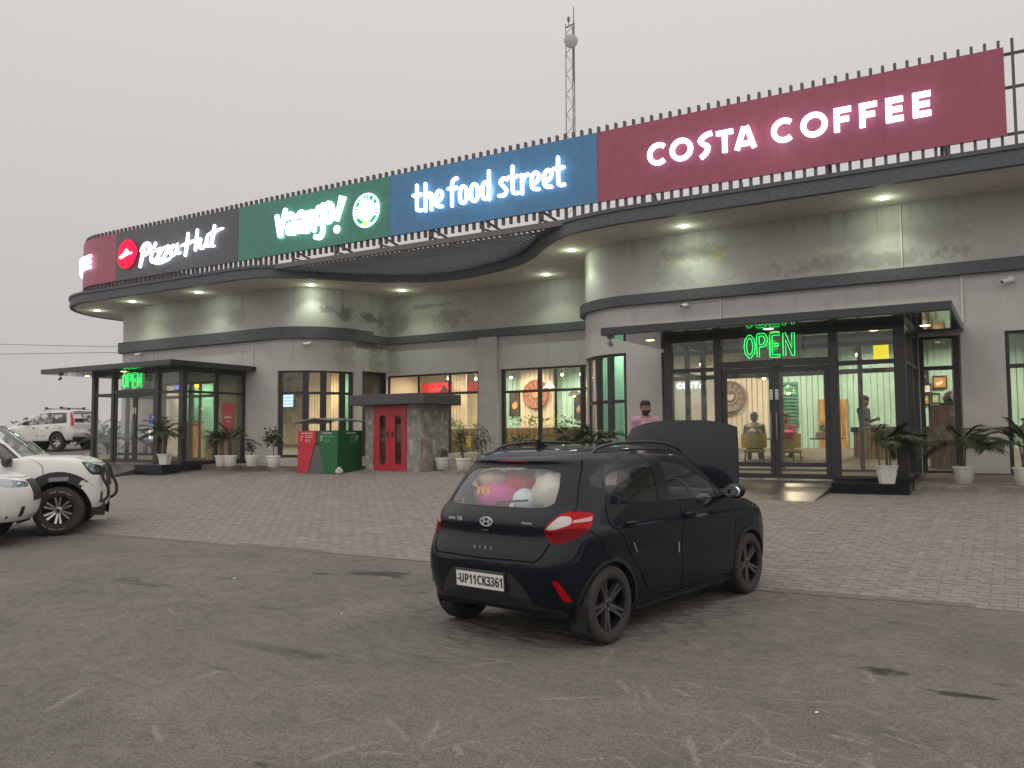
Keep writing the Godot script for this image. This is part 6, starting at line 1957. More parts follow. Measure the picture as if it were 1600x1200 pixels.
func panels(net: Net, nu: int, nv: int, regions: Array, side: float, at: Transform3D, flip := 1.0) -> Array:   # regions: [polygon in (u, v), offset]; returns one MB for each, the bare body last
	var out := []
	for k in regions.size() + 1: out.append(MB.new())
	var boxes := []
	for g in regions:
		var b := Rect2(g[0][0], Vector2.ZERO)
		for q in g[0]: b = b.expand(q)
		boxes.append(b)
	var du := float(net.cols - 1) / nu
	var dv := float(net.rows - 1) / nv
	var P := []
	var N := []
	for j in nv + 1:
		for i in nu + 1:
			P.append(net.at(i * du, j * dv)); N.append(net.out(i * du, j * dv) * flip)
	var fix := func(p: Vector3) -> Vector3: return at * Vector3(p.y * side, p.z, -p.x)
	var fixn := func(n: Vector3) -> Vector3: return at.basis * Vector3(n.y * side, n.z, -n.x)
	for j in nv:
		for i in nu:
			var cell := Rect2(i * du, j * dv, du, dv)
			var hits := []
			for k in boxes.size():
				if boxes[k].grow(1e-6).intersects(cell, true): hits.append(k)
			if hits.is_empty():
				var a := j * (nu + 1) + i
				var w := [a, a + 1, a + nu + 2, a + nu + 1]
				var q := w.map(func(x): return fix.call(P[x]))
				var n := w.map(func(x): return fixn.call(N[x]))
				out[-1].tri(q[0], q[1], q[2], n[0], n[1], n[2])
				out[-1].tri(q[0], q[2], q[3], n[0], n[2], n[3])
				continue
			var left := [PackedVector2Array([cell.position, cell.position + Vector2(du, 0), cell.end, cell.position + Vector2(0, dv)])]
			for k in hits:
				var rest := []
				for piece in left:
					for c in Geometry2D.intersect_polygons(piece, regions[k][0]): patch(out[k], net, c, regions[k][1], fix, fixn, flip)
					for c in Geometry2D.clip_polygons(piece, regions[k][0]):
						if not Geometry2D.is_polygon_clockwise(c): rest.append(c)
				left = rest
			for piece in left: patch(out[-1], net, piece, 0.0, fix, fixn, flip)
	return out
func patch(mb: MB, net: Net, poly: PackedVector2Array, off: float, fix: Callable, fixn: Callable, flip := 1.0) -> void:
	var idx := Geometry2D.triangulate_polygon(poly)
	if idx.is_empty(): return
	var q := []
	var n := []
	for p in poly:
		var m := net.out(p.x, p.y) * flip
		q.append(fix.call(net.at(p.x, p.y) + m * off)); n.append(fixn.call(m))
	for k in range(0, idx.size(), 3): mb.tri(q[idx[k]], q[idx[k + 1]], q[idx[k + 2]], n[idx[k]], n[idx[k + 1]], n[idx[k + 2]])
func uv_of(net: Net, want: Vector2, axis: int, u0 := 0.0, u1 := -1.0) -> Vector2:     # where the net shows at (along, up) from the side, axis 0, or (across, up) from the rear, axis 1
	if u1 < 0: u1 = net.cols - 1
	var best := Vector2.ZERO
	var bd := 1e9
	for i in 61:
		for j in 31:
			var p := net.at(lerpf(u0, u1, i / 60.0), (net.rows - 1) * j / 30.0)
			var d := Vector2(p[axis], p.z).distance_squared_to(want)
			if d < bd:
				bd = d
				best = Vector2(lerpf(u0, u1, i / 60.0), (net.rows - 1) * j / 30.0)
	for k in 8:
		var p := net.at(best.x, best.y)
		var e := 0.01
		var a := (net.at(best.x + e, best.y) - p) / e
		var b := (net.at(best.x, best.y + e) - p) / e
		var r := want - Vector2(p[axis], p.z)
		var det := a[axis] * b.z - b[axis] * a.z
		if absf(det) < 1e-5: break
		best += Vector2((r.x * b.z - r.y * b[axis]) / det, (r.y * a[axis] - r.x * a.z) / det)
		best = Vector2(clampf(best.x, u0, u1), clampf(best.y, 0, net.rows - 1))
	return best
func uv_poly(net: Net, pts: Array, axis := 0, u0 := 0.0, u1 := -1.0) -> PackedVector2Array:
	var o := PackedVector2Array()
	for p in pts: o.append(uv_of(net, p, axis, u0, u1))
	return Array_ccw(o)
func Array_ccw(o: PackedVector2Array) -> PackedVector2Array:
	if Geometry2D.is_polygon_clockwise(o): o.reverse()
	return o
func seam(net: Net, pts: Array, width: float, axis := 0, u0 := 0.0, u1 := -1.0) -> PackedVector2Array:      # a thin gap along a line
	var a := []
	var n := pts.size()
	var l := []
	var r := []
	for k in n:
		var d: Vector2 = (pts[mini(k + 1, n - 1)] - pts[maxi(k - 1, 0)]).normalized().orthogonal() * width * 0.5
		l.append(pts[k] + d); r.push_front(pts[k] - d)
	return uv_poly(net, l + r, axis, u0, u1)
func seam_uv(net: Net, pts: Array, width: float) -> PackedVector2Array:
	var l := PackedVector2Array()
	var r := PackedVector2Array()
	var n := pts.size()
	for k in n:
		var p := Vector2(pts[k][0], pts[k][1])
		var e := 0.02
		var su := (net.at(p.x + e, p.y) - net.at(p.x - e, p.y)).length() / (2 * e)
		var sv := (net.at(p.x, minf(p.y + e, net.rows - 1)) - net.at(p.x, maxf(p.y - e, 0.0))).length() / (2 * e)
		var a: Array = pts[maxi(k - 1, 0)]
		var b: Array = pts[mini(k + 1, n - 1)]
		var d := Vector2((b[0] - a[0]) * su, (b[1] - a[1]) * sv).normalized().orthogonal() * width * 0.5
		d = Vector2(d.x / su, d.y / sv)
		l.append(p + d); r.append(p - d)
	r.reverse()
	l.append_array(r)
	return Array_ccw(l)
func poly_uv(pts: Array) -> PackedVector2Array:
	var o := PackedVector2Array()
	for p in pts: o.append(Vector2(p[0], p[1]))
	return Array_ccw(o)
func arch_uv(net: Net, l: float, h: float, r: float, u0: float, u1: float) -> PackedVector2Array:
	var pts := []
	for k in 25:
		var a := lerpf(-0.32, PI + 0.32, k / 24.0)
		pts.append(Vector2(l + r * cos(a), h + r * sin(a)))
	var o := PackedVector2Array()
	for p in pts: o.append(uv_of(net, p, 0, u0, u1))
	o.append(Vector2(o[-1].x, 0)); o.append(Vector2(o[0].x, 0))
	return Array_ccw(o)
func arch_liner(net: Net, parent: Node3D, at: Transform3D, l: float, h: float, r: float, u0: float, u1: float, side: float, m: Material, lip: Material, lipw: float) -> void:
	var mb := MB.new()
	var lm := MB.new()
	var prev := []
	for k in 25:
		var a := lerpf(-0.28, PI + 0.28, k / 24.0)
		var q := []
		for e in [r - 0.012, r + lipw]:
			var uv := uv_of(net, Vector2(l + e * cos(a), h + e * sin(a)), 0, u0, u1)
			var s := net.at(uv.x, uv.y)
			var n := -net.out(uv.x, uv.y)
			q.append(Vector3((s.y + 0.006 * n.y) * side, h + e * sin(a), -(l + e * cos(a))))
		q.append(q[0] - Vector3(0.26 * side, 0, 0))
		q.append(q[0] - Vector3(0.03 * side, 0, 0))
		if k:
			var c := Vector3(0, h, -l)
			mb.quad(at * q[0], at * q[2], at * prev[2], at * prev[0], at.basis * (Vector3(0, h, -l) - Vector3(0, q[0].y, q[0].z)))
			lm.quad(at * q[0], at * q[1], at * prev[1], at * prev[0], at.basis * Vector3(side, 0, 0))
			lm.quad(at * q[0], at * q[3], at * prev[3], at * prev[0], at.basis * (Vector3(0, h, -l) - Vector3(0, q[0].y, q[0].z)))
		prev = q
	put(mb, "arch_liner", m, parent)
	put(lm, "arch_lip", lip, parent)
func wheel(parent: Node3D, at: Vector3, r: float, w: float, rim: float, side: float, style: int, rim_m: Material) -> Node3D:
	var o := Node3D.new()
	o.name = "wheel"
	parent.add_child(o, true)
	o.position = at
	var b := Basis(Vector3(0, 0, 1), -PI / 2 * side)                       # the lathe's axis points outwards
	var h := w / 2
	var mb := MB.new()
	mb.lathe([Vector2(rim, -h * 0.9), Vector2(r * 0.93, -h), Vector2(r * 0.985, -h * 0.86), Vector2(r, -h * 0.55), Vector2(r, h * 0.55), Vector2(r * 0.985, h * 0.86), Vector2(r * 0.93, h), Vector2(r * 0.84, h * 1.03), Vector2(rim * 1.04, h * 0.98), Vector2(rim, h * 0.9), Vector2(rim, -h * 0.9)], Vector3.ZERO, 44, b)
	for k in 40:                                                              # tread blocks
		var a := TAU * k / 40
		for s in [-0.6, 0.0, 0.6]:
			mb.box(b * Vector3(cos(a + s * 0.06) * r * 0.997, s * h * 0.9, sin(a + s * 0.06) * r * 0.997), Vector3(0.008, h * 0.42, r * 0.12), b * Basis(Vector3.UP, -a - s * 0.06))
	put(mb, "tyre", mat(0.040, 0.036, 0.033, 0.85, 0.0, T.fine, 4.0), o)
	mb = MB.new()
	mb.lathe([Vector2(rim * 0.93, -h * 0.6), Vector2(rim * 0.93, h * 0.80), Vector2(rim * 1.01, h * 0.93), Vector2(rim * 1.02, h * 0.86)], Vector3.ZERO, 40, b)
	mb.lathe([Vector2(rim * 0.93, -h * 0.1), Vector2(rim * 0.6, -h * 0.15), Vector2(0, -h * 0.15)], Vector3.ZERO, 30, b)
	put(mb, "rim_barrel", mat(0.012, 0.012, 0.013, 0.5, 0.4), o)
	mb = MB.new()
	var n: int = [5, 12, 6][style]
	for k in n:
		var a := TAU * k / n + 0.2
		for t in ([-1.0, 1.0] if style == 0 else [0.0] if style == 1 else [-0.6, 0.6]):
			var a0: float = a + t * 0.30
			var a1: float = a + t * 0.13 + (0.16 if style == 1 and k % 2 else 0.0)
			var p0 := b * Vector3(cos(a0) * rim * 0.16, h * 0.52, sin(a0) * rim * 0.16)
			var p1 := b * Vector3(cos(a1) * rim * 0.97, h * 0.82, sin(a1) * rim * 0.97)
			var ax := b * Vector3.UP
			var f := (p1 - p0).normalized()
			var s := f.cross(ax).normalized()
			var w0 := rim * ([0.075, 0.05, 0.09][style] as float)
			var w1 := rim * ([0.055, 0.085, 0.10][style] as float)
			var top := [p0 - s * w0, p0 + s * w0, p1 + s * w1, p1 - s * w1]
			mb.quad(top[0], top[1], top[2], top[3], ax)
			for e in [[0, 3], [1, 2]]:
				mb.quad(top[e[0]], top[e[1]], top[e[1]] - ax * 0.045, top[e[0]] - ax * 0.03, top[e[0]] - top[1 - e[0]])
	mb.lathe([Vector2(rim * 0.27, h * 0.3), Vector2(rim * 0.25, h * 0.56), Vector2(rim * 0.12, h * 0.60), Vector2(0, h * 0.6)], Vector3.ZERO, 24, b)
	put(mb, "spokes", rim_m, o)
	mb = MB.new()
	mb.lathe([Vector2(rim * 0.13, h * 0.58), Vector2(rim * 0.12, h * 0.66), Vector2(0, h * 0.68)], Vector3.ZERO, 20, b)
	put(mb, "hub_cap", mat(0.05, 0.05, 0.055, 0.3, 0.6), o)
	mb = MB.new()
	for k in 5:
		var a := TAU * k / 5
		mb.ball(b * Vector3(cos(a) * rim * 0.19, h * 0.585, sin(a) * rim * 0.19), Vector3.ONE * rim * 0.035, 7)
	put(mb, "wheel_nuts", mat(0.35, 0.35, 0.36, 0.3, 0.8), o)
	return o
func paint(r: float, g: float, b: float, rough := 0.3, metal := 0.0) -> StandardMaterial3D:
	var m := StandardMaterial3D.new()
	m.albedo_color = lin(r, g, b)
	m.roughness = rough
	m.metallic = metal
	m.metallic_specular = 0.12
	m.clearcoat_enabled = true
	m.clearcoat = 0.55
	m.clearcoat_roughness = 0.03
	return m
func soft_uv(pts: Array) -> PackedVector2Array:
	var o := PackedVector2Array()
	for p in smoothed(pts.map(func(q): return Vector2(q[0], q[1])), 3, true): o.append(p)
	return Array_ccw(o)
# ---------------------------------------------------------------- the black hatchback
const HATCH_LOWER := [
	[[0.06, 0.07, 0.10, 0.19, 0.34, 0.58, 0.95, 1.60, 2.20, 2.75, 3.28, 3.53, 3.70, 3.74], [0, 0.30, 0.52, 0.66, 0.73, 0.765, 0.77, 0.77, 0.77, 0.77, 0.755, 0.63, 0.36, 0], [0.31, 0.31, 0.30, 0.28, 0.24, 0.20, 0.18, 0.18, 0.18, 0.18, 0.18, 0.18, 0.18, 0.18]],
	[[0.035, 0.04, 0.07, 0.16, 0.31, 0.57, 0.95, 1.60, 2.20, 2.75, 3.29, 3.57, 3.75, 3.79], [0, 0.31, 0.54, 0.69, 0.775, 0.82, 0.825, 0.825, 0.825, 0.825, 0.815, 0.69, 0.39, 0], [0.40, 0.40, 0.395, 0.38, 0.35, 0.32, 0.30, 0.30, 0.30, 0.30, 0.30, 0.31, 0.32, 0.32]],
	[[0.0, 0.008, 0.04, 0.13, 0.29, 0.56, 0.95, 1.60, 2.20, 2.75, 3.30, 3.60, 3.77, 3.815], [0, 0.32, 0.56, 0.70, 0.790, 0.835, 0.838, 0.838, 0.838, 0.838, 0.828, 0.70, 0.40, 0], [0.58, 0.58, 0.575, 0.565, 0.55, 0.53, 0.50, 0.50, 0.50, 0.50, 0.50, 0.50, 0.50, 0.50]],
	[[0.02, 0.028, 0.06, 0.145, 0.30, 0.56, 0.95, 1.60, 2.20, 2.75, 3.30, 3.59, 3.76, 3.80], [0, 0.32, 0.56, 0.70, 0.79, 0.836, 0.832, 0.826, 0.826, 0.828, 0.828, 0.70, 0.40, 0], [0.70, 0.70, 0.70, 0.70, 0.69, 0.68, 0.66, 0.655, 0.655, 0.655, 0.65, 0.64, 0.64, 0.64]],
	[[0.075, 0.083, 0.115, 0.18, 0.31, 0.56, 0.95, 1.60, 2.20, 2.75, 3.30, 3.57, 3.74, 3.78], [0, 0.32, 0.545, 0.675, 0.778, 0.838, 0.845, 0.845, 0.845, 0.843, 0.828, 0.68, 0.39, 0], [0.83, 0.83, 0.83, 0.83, 0.835, 0.845, 0.84, 0.825, 0.815, 0.80, 0.77, 0.74, 0.73, 0.73]],
	[[0.085, 0.093, 0.13, 0.20, 0.33, 0.57, 0.95, 1.60, 2.20, 2.75, 3.28, 3.52, 3.69, 3.73], [0, 0.32, 0.535, 0.655, 0.752, 0.808, 0.816, 0.816, 0.816, 0.815, 0.795, 0.65, 0.37, 0], [0.95, 0.95, 0.95, 0.95, 0.94, 0.925, 0.905, 0.89, 0.88, 0.87, 0.85, 0.82, 0.80, 0.80]],
	[[0.17, 0.18, 0.22, 0.28, 0.41, 0.62, 0.95, 1.60, 2.20, 2.70, 3.20, 3.44, 3.60, 3.64], [0, 0.31, 0.51, 0.615, 0.705, 0.765, 0.785, 0.785, 0.782, 0.775, 0.735, 0.60, 0.34, 0], [1.05, 1.05, 1.055, 1.065, 1.075, 1.065, 1.045, 1.025, 1.00, 0.965, 0.92, 0.87, 0.84, 0.84]]
]
const HATCH_UPPER := [
	[[0.17, 0.18, 0.22, 0.28, 0.41, 0.62, 0.95, 1.40, 1.80, 2.22, 2.60, 2.85, 3.0, 3.05], [0, 0.31, 0.51, 0.615, 0.705, 0.765, 0.785, 0.785, 0.785, 0.782, 0.765, 0.66, 0.36, 0], [1.05, 1.05, 1.055, 1.065, 1.075, 1.065, 1.045, 1.03, 1.02, 1.00, 0.985, 1.0, 1.02, 1.02]],
	[[0.30, 0.31, 0.345, 0.40, 0.51, 0.70, 0.98, 1.40, 1.78, 2.14, 2.43, 2.62, 2.76, 2.81], [0, 0.30, 0.50, 0.595, 0.665, 0.715, 0.735, 0.74, 0.735, 0.725, 0.70, 0.60, 0.34, 0], [1.21, 1.21, 1.21, 1.215, 1.22, 1.215, 1.205, 1.20, 1.20, 1.19, 1.17, 1.18, 1.20, 1.20]],
	[[0.43, 0.44, 0.475, 0.52, 0.62, 0.78, 1.02, 1.40, 1.74, 2.05, 2.26, 2.39, 2.51, 2.56], [0, 0.29, 0.48, 0.565, 0.615, 0.652, 0.668, 0.675, 0.67, 0.655, 0.635, 0.55, 0.32, 0], [1.36, 1.36, 1.357, 1.355, 1.352, 1.352, 1.355, 1.358, 1.36, 1.345, 1.325, 1.34, 1.355, 1.355]],
	[[0.44, 0.455, 0.505, 0.57, 0.67, 0.82, 1.04, 1.40, 1.72, 2.01, 2.17, 2.26, 2.34, 2.37], [0, 0.28, 0.46, 0.535, 0.572, 0.595, 0.607, 0.612, 0.608, 0.592, 0.565, 0.49, 0.28, 0], [1.415, 1.418, 1.42, 1.424, 1.43, 1.435, 1.44, 1.442, 1.436, 1.42, 1.40, 1.415, 1.43, 1.43]],
	[[0.62, 0.63, 0.66, 0.70, 0.78, 0.90, 1.08, 1.40, 1.68, 1.92, 2.03, 2.09, 2.13, 2.15], [0, 0.22, 0.36, 0.42, 0.45, 0.465, 0.47, 0.475, 0.47, 0.455, 0.43, 0.37, 0.21, 0], [1.485, 1.485, 1.485, 1.485, 1.49, 1.494, 1.498, 1.498, 1.492, 1.482, 1.472, 1.474, 1.478, 1.478]],
	[[0.82, 0.83, 0.86, 0.90, 0.96, 1.04, 1.16, 1.40, 1.60, 1.72, 1.78, 1.82, 1.85, 1.86], [0, 0.0, 0, 0, 0, 0, 0, 0, 0, 0, 0, 0, 0, 0], [1.512, 1.512, 1.513, 1.515, 1.517, 1.519, 1.521, 1.522, 1.518, 1.512, 1.508, 1.505, 1.503, 1.502]]
]
func hatchback() -> void:
	var o := Node3D.new()
	o.name = "hatchback_car"
	add_child(o, true)
	tag(o, "black five-door hatchback with raised bonnet seen from the rear, plate UP11CK3361", "car")
	var f := Vector3(0.171, 0, -0.985).normalized() * cos(0.016) + Vector3(0, sin(0.016), 0)
	var rt := Vector3(0.985, 0, 0.171).normalized()
	o.transform = Transform3D(Basis(rt, rt.cross(f), -f), Vector3(-3.56, 0.004, -6.23))
	var at := Transform3D(Basis.IDENTITY, Vector3(0, 0, 0.60))
	var P := func(l: float, w: float, h: float) -> Vector3: return Vector3(w, h, 0.60 - l)
	var low := Net.new(HATCH_LOWER)
	var up := Net.new(HATCH_UPPER)
	var black := paint(0.0025, 0.005, 0.010, 0.45, 0.0)
	var trim := mat(0.010, 0.010, 0.011, 0.45)
	var gap := mat(0.002, 0.002, 0.002, 0.9)
	var dark := mat(0.006, 0.006, 0.006, 0.95)
	var red := mat(0.36, 0.004, 0.010, 0.1)
	red.metallic_specular = 0.25
	var deep := mat(0.15, 0.003, 0.006, 0.1)
	deep.metallic_specular = 0.2
	var tint := glass_mat(0.10, Color(0.35, 0.38, 0.36))
	var rearglass := glass_mat(0.10, Color(0.7, 0.74, 0.72))
	var regs := [
		[soft_uv([[2.15, 4.64], [2.81, 5.31], [3.34, 5.36], [3.51, 5.25], [3.49, 4.98], [3.17, 4.8], [2.61, 4.61]]), 0.004],
		[soft_uv([[2.12, 4.55], [2.5, 4.48], [3.6, 4.72], [4.25, 4.62], [4.2, 4.45], [3.76, 4.12], [2.93, 3.83], [2.50, 3.84]]), 0.0045],
		[poly_uv([[3.58, 5.16], [4.44, 5.36], [4.47, 5.26], [4.40, 5.14], [3.58, 5.02]]), 0.006],
		[soft_uv([[2.07, 4.62], [2.72, 5.36], [3.37, 5.59], [4.44, 5.51], [4.5, 5.28], [4.28, 4.56], [3.78, 4.1], [2.93, 3.81], [2.48, 3.81]]), 0.003],
		[poly_uv([[2.54, 1.82], [2.83, 1.8], [3.46, 1.04], [3.03, 0.98]]), 0.006],
		[arch_uv(low, 0.60, 0.295, 0.345, 3.6, 8.0), 0.0],
		[arch_uv(low, 3.05, 0.295, 0.345, 8.0, 12.0), 0.0],
		[seam_uv(low, [[5.02, 5.98], [5.08, 5.4], [5.23, 4.64], [5.66, 3.55], [6.03, 2.32], [6.3, 1.2], [6.5, 0.75], [7.1, 0.7]], 0.012), -0.008],
		[seam_uv(low, [[7.27, 5.98], [7.2, 5.04], [7.14, 0.72]], 0.012), -0.008],
		[seam_uv(low, [[7.1, 0.7], [8.8, 0.7], [8.95, 1.37], [8.99, 3.9], [8.96, 5.95]], 0.012), -0.008],
		[seam_uv(low, [[0.0, 2.66], [0.98, 2.72], [1.79, 2.72], [2.1, 3.2], [2.34, 3.80]], 0.014), -0.01],
		[seam_uv(low, [[3.78, 5.98], [3.62, 5.6]], 0.012), -0.008],
		[seam_uv(low, [[4.3, 4.55], [4.9, 3.2], [5.0, 2.9]], 0.01), -0.006],
		[poly_uv([[-0.01, 1.95], [0.94, 1.93], [1.38, 1.39], [1.74, 0.66], [0.9, 0.86], [-0.01, 0.9]]), 0.002],
		[poly_uv([[0.0, 0.0], [0.0, 0.9], [1.3, 0.85], [2.2, 0.45], [2.9, 0.35], [4.2, 0.0]]), 0.004],
		[poly_uv([[6.1, 0.0], [9.1, 0.0], [9.1, 0.45], [6.1, 0.45]]), 0.004]]
	var names := ["lamp_lens", "lamp_lower_lens", "lamp_bar", "tail_light", "reflector", "", "", "panel_gap", "panel_gap", "panel_gap", "panel_gap", "panel_gap", "panel_gap", "bumper_inlay", "lower_valance", "sill_trim"]
	var mats := [mat(0.42, 0.40, 0.385, 0.12, 0.3), deep, mat(0.50, 0.28, 0.28, 0.25), red, red, dark, dark, gap, gap, gap, gap, gap, gap, mat(0.020, 0.021, 0.023, 0.55), trim, trim]
	var ug := [
		[poly_uv([[0.0, 2.95], [0.55, 2.76], [0.55, 2.42], [0.0, 2.6]]), 0.003],
		[poly_uv([[-0.01, 1.93], [1.23, 1.86], [1.93, 1.7], [2.21, 1.0], [2.32, 0.31], [1.82, 0.06], [-0.01, 0.05]]), -0.003],
		[poly_uv([[5.07, 0.72], [5.07, 1.43], [5.48, 1.66], [7.13, 2.01], [7.03, 0.15], [6.26, 0.11], [5.55, 0.52]]), -0.006],
		[poly_uv([[7.65, 1.98], [8.67, 1.76], [9.39, 1.31], [9.96, 0.78], [9.6, 0.08], [7.49, 0.08]]), -0.006],
		[poly_uv([[4.87, 1.54], [5.06, 2.04], [6.18, 2.62], [7.56, 2.80], [8.66, 2.62], [9.6, 2.2], [10.2, 1.4], [10.4, 0.7], [10.33, 0.02], [9.75, 0.0], [7.83, 0.0], [6.23, 0.0], [5.49, 0.44], [5.01, 0.64]]), 0.001],
		[poly_uv([[10.55, 0.15], [10.5, 2.0], [10.6, 2.6], [13.01, 2.75], [13.01, 0.12]]), -0.004],
		[poly_uv([[4.14, 1.36], [4.82, 1.97], [4.86, 0.79], [4.27, 0.95]]), 0.002],
		[seam_uv(up, [[3.48, 2.75], [3.5, 2.13], [3.57, 1.32], [3.74, 0.04]], 0.012), -0.008]]
	var unames := ["brake_light", "rear_window", "side_window", "side_window", "window_surround", "windscreen", "quarter_panel", "panel_gap"]
	var umats := [mat(0.10, 0.004, 0.006, 0.2), rearglass, tint, tint, mat(0.008, 0.008, 0.009, 0.2), glass_mat(0.08), mat(0.008, 0.008, 0.009, 0.25), gap]
	var bodies := [MB.new(), MB.new()]
	for side in [1.0, -1.0]:
		var a := panels(low, 91, 42, regs, side, at, -1.0)
		for k in regs.size():
			if names[k] and a[k].p.size(): put(a[k], names[k], mats[k], o)
		join(bodies[0], a[-1])
		a = panels(up, 91, 40, ug, side, at, -1.0)
		for k in ug.size():
			if a[k].p.size(): put(a[k], unames[k], umats[k], o)
		join(bodies[1], a[-1])
		arch_liner(low, o, at, 0.60, 0.295, 0.345, 3.6, 8.0, side, dark, trim, 0.018)
		arch_liner(low, o, at, 3.05, 0.295, 0.345, 8.0, 12.0, side, dark, trim, 0.018)
	put(bodies[0], "body", black, o)
	put(bodies[1], "roof", black, o)
	var rim_m := mat(0.10, 0.10, 0.105, 0.32, 0.6)
	for q in [[0.60, 1], [0.60, -1], [3.05, 1], [3.05, -1]]: wheel(o, P.call(q[0], 0.742 * q[1], 0.295), 0.295, 0.175, 0.205, q[1], 0, rim_m)
	# floor, cabin, luggage shelf
	var mb := MB.new()
	mb.box(P.call(1.85, 0, 0.27), Vector3(1.36, 0.06, 3.3))
	mb.box(P.call(0.6, 0, 0.55), Vector3(0.9, 0.5, 0.75))
	put(mb, "underbody", dark, o)
	mb = MB.new()
	mb.box(P.call(1.7, 0, 0.5), Vector3(1.45, 0.04, 2.5))
	mb.box(P.call(2.72, 0, 0.9), Vector3(1.42, 0.28, 0.35), Basis.IDENTITY, 0.05)
	mb.box(P.call(3.1, 0, 0.72), Vector3(1.3, 0.04, 0.9))
	for s in [-1, 1]:
		mb.box(P.call(1.7, 0.74 * s, 0.78), Vector3(0.04, 0.5, 2.2))
	put(mb, "cabin_lining", mat(0.018, 0.018, 0.020, 0.9), o)
	for q in [[1.95, 0.36], [1.95, -0.36], [1.0, 0.38], [1.0, -0.38]]:
		mb = MB.new()
		var b := Basis(Vector3.RIGHT, 0.22)
		mb.box(P.call(q[0], q[1], 0.82), Vector3(0.48, 0.62, 0.14), b, 0.05)
		mb.box(P.call(q[0] + 0.28, q[1], 0.57), Vector3(0.48, 0.14, 0.5), Basis.IDENTITY, 0.05)
		mb.box(P.call(q[0] - 0.11, q[1], 1.21), Vector3(0.26, 0.17, 0.09), b, 0.035)
		put(mb, "seat", mat(0.030, 0.030, 0.032, 0.9), o)
	mb = MB.new()
	var ring := PackedVector3Array()
	for k in 21:
		var a := TAU * k / 20
		ring.append(P.call(2.36 + 0.07 * sin(a), 0.36 + 0.18 * cos(a), 0.98 + 0.17 * sin(a)))
	mb.tube(ring, [0.014], 6, false)
	put(mb, "steering_wheel", trim, o)
	# the bonnet stands open
	mb = MB.new()
	var g := []
	for j in 9:
		var row := []
		for i in 13:
			var v := j / 8.0
			var x := lerpf(-1, 1, i / 12.0)
			var hw := lerpf(0.73, 0.645, v * v)
			var e := 1.0 - 0.09 * pow(absf(x), 3.0) * smoothstep(0.55, 1.0, v)
			var s := 0.79 * v * e
			var ang := deg_to_rad(72.0)
			var bulge := 0.075 * (1.0 - x * x * x * x) * (0.55 + 0.45 * sin(PI * v)) + 0.05 * sin(PI * v * 0.9)
			row.append(P.call(3.02 + s * cos(ang) - bulge * sin(ang), x * hw * (1.0 - 0.02 * v), 0.96 + s * sin(ang) + bulge * cos(ang)))
		g.append(row)
	var nn := []
	for j in 9:
		var row := []
		for i in 13: row.append((g[j][mini(i + 1, 12)] - g[j][maxi(i - 1, 0)]).cross(g[mini(j + 1, 8)][i] - g[maxi(j - 1, 0)][i]).normalized())
		nn.append(row)
	for j in 8:
		for i in 12:
			for tr in [[[j, i], [j, i + 1], [j + 1, i + 1]], [[j, i], [j + 1, i + 1], [j + 1, i]]]:
				var q := []
				var n := []
				for k in tr: q.append(g[k[0]][k[1]]); n.append(nn[k[0]][k[1]] * (1.0 if nn[k[0]][k[1]].z > 0 else -1.0))
				mb.tri(q[0], q[1], q[2], n[0], n[1], n[2])
				var d := Vector3(0, 0, -0.03)
				mb.tri(q[0] + d, q[1] + d, q[2] + d, -n[0], -n[1], -n[2])
	var edge := []
	for i in 13: edge.append(g[0][i])
	for j in range(1, 9): edge.append(g[j][12])
	for i in range(11, -1, -1): edge.append(g[8][i])
	for j in range(7, 0, -1): edge.append(g[j][0])
	for k in edge.size():
		var a: Vector3 = edge[k]
		var b: Vector3 = edge[(k + 1) % edge.size()]
		mb.quad(a, b, b + Vector3(0, 0, -0.03), a + Vector3(0, 0, -0.03), a - P.call(3.15, 0, 1.35))
	put(mb, "bonnet", black, o, "open bonnet reflecting the sky")
	mb = MB.new()
	mb.tube(PackedVector3Array([P.call(3.45, -0.6, 0.85), P.call(3.26, -0.5, 1.55)]), [0.006], 6)
	put(mb, "bonnet_stay", M.steel, o)
	mb = MB.new()
	mb.box(P.call(3.3, 0.1, 0.72), Vector3(0.7, 0.16, 0.5), Basis.IDENTITY, 0.03)
	put(mb, "engine", mat(0.03, 0.03, 0.03, 0.6), o)
	# mirrors, handles, rails, aerial, flaps
	for s in [1.0, -1.0]:
		mb = MB.new()
		mb.ball(P.call(2.56, 0.925 * s, 1.045), Vector3(0.105, 0.075, 0.075), 14)
		mb.bar(P.call(2.58, 0.78 * s, 0.985), P.call(2.57, 0.87 * s, 1.0), 0.05, 0.03)
		var mi := put(mb, "mirror", black, o)
		mb = MB.new()
		var pp := PackedVector2Array(ring_pts(0, 0, 0.088, 0.056, 0, 360, 18))
		mb.prism(pp, Transform3D(Basis(Vector3.UP, -0.22 * s), P.call(2.515, 0.925 * s, 1.045)), 0.028)
		put(mb, "mirror_glass", mat(0.75, 0.78, 0.8, 0.03, 1.0), mi)
		for l in [0.90, 1.85]:
			mb = MB.new()
			var hw := 0.845
			var path := PackedVector3Array()
			for k in 7:
				var t := k / 6.0
				path.append(P.call(l + lerpf(-0.10, 0.10, t), (hw + 0.018 * sin(PI * t)) * s, 0.895 + (0.0 if l > 1 else 0.01)))
			mb.tube(path, [0.010, 0.014, 0.016, 0.016, 0.016, 0.014, 0.010], 8)
			put(mb, "door_handle", black, o)
			mb = MB.new()
			mb.ball(P.call(l - 0.01, hw * s - 0.008 * s, 0.885), Vector3(0.006, 0.028, 0.07), 10)
			put(mb, "handle_recess", gap, o)
		mb = MB.new()
		var rail := []
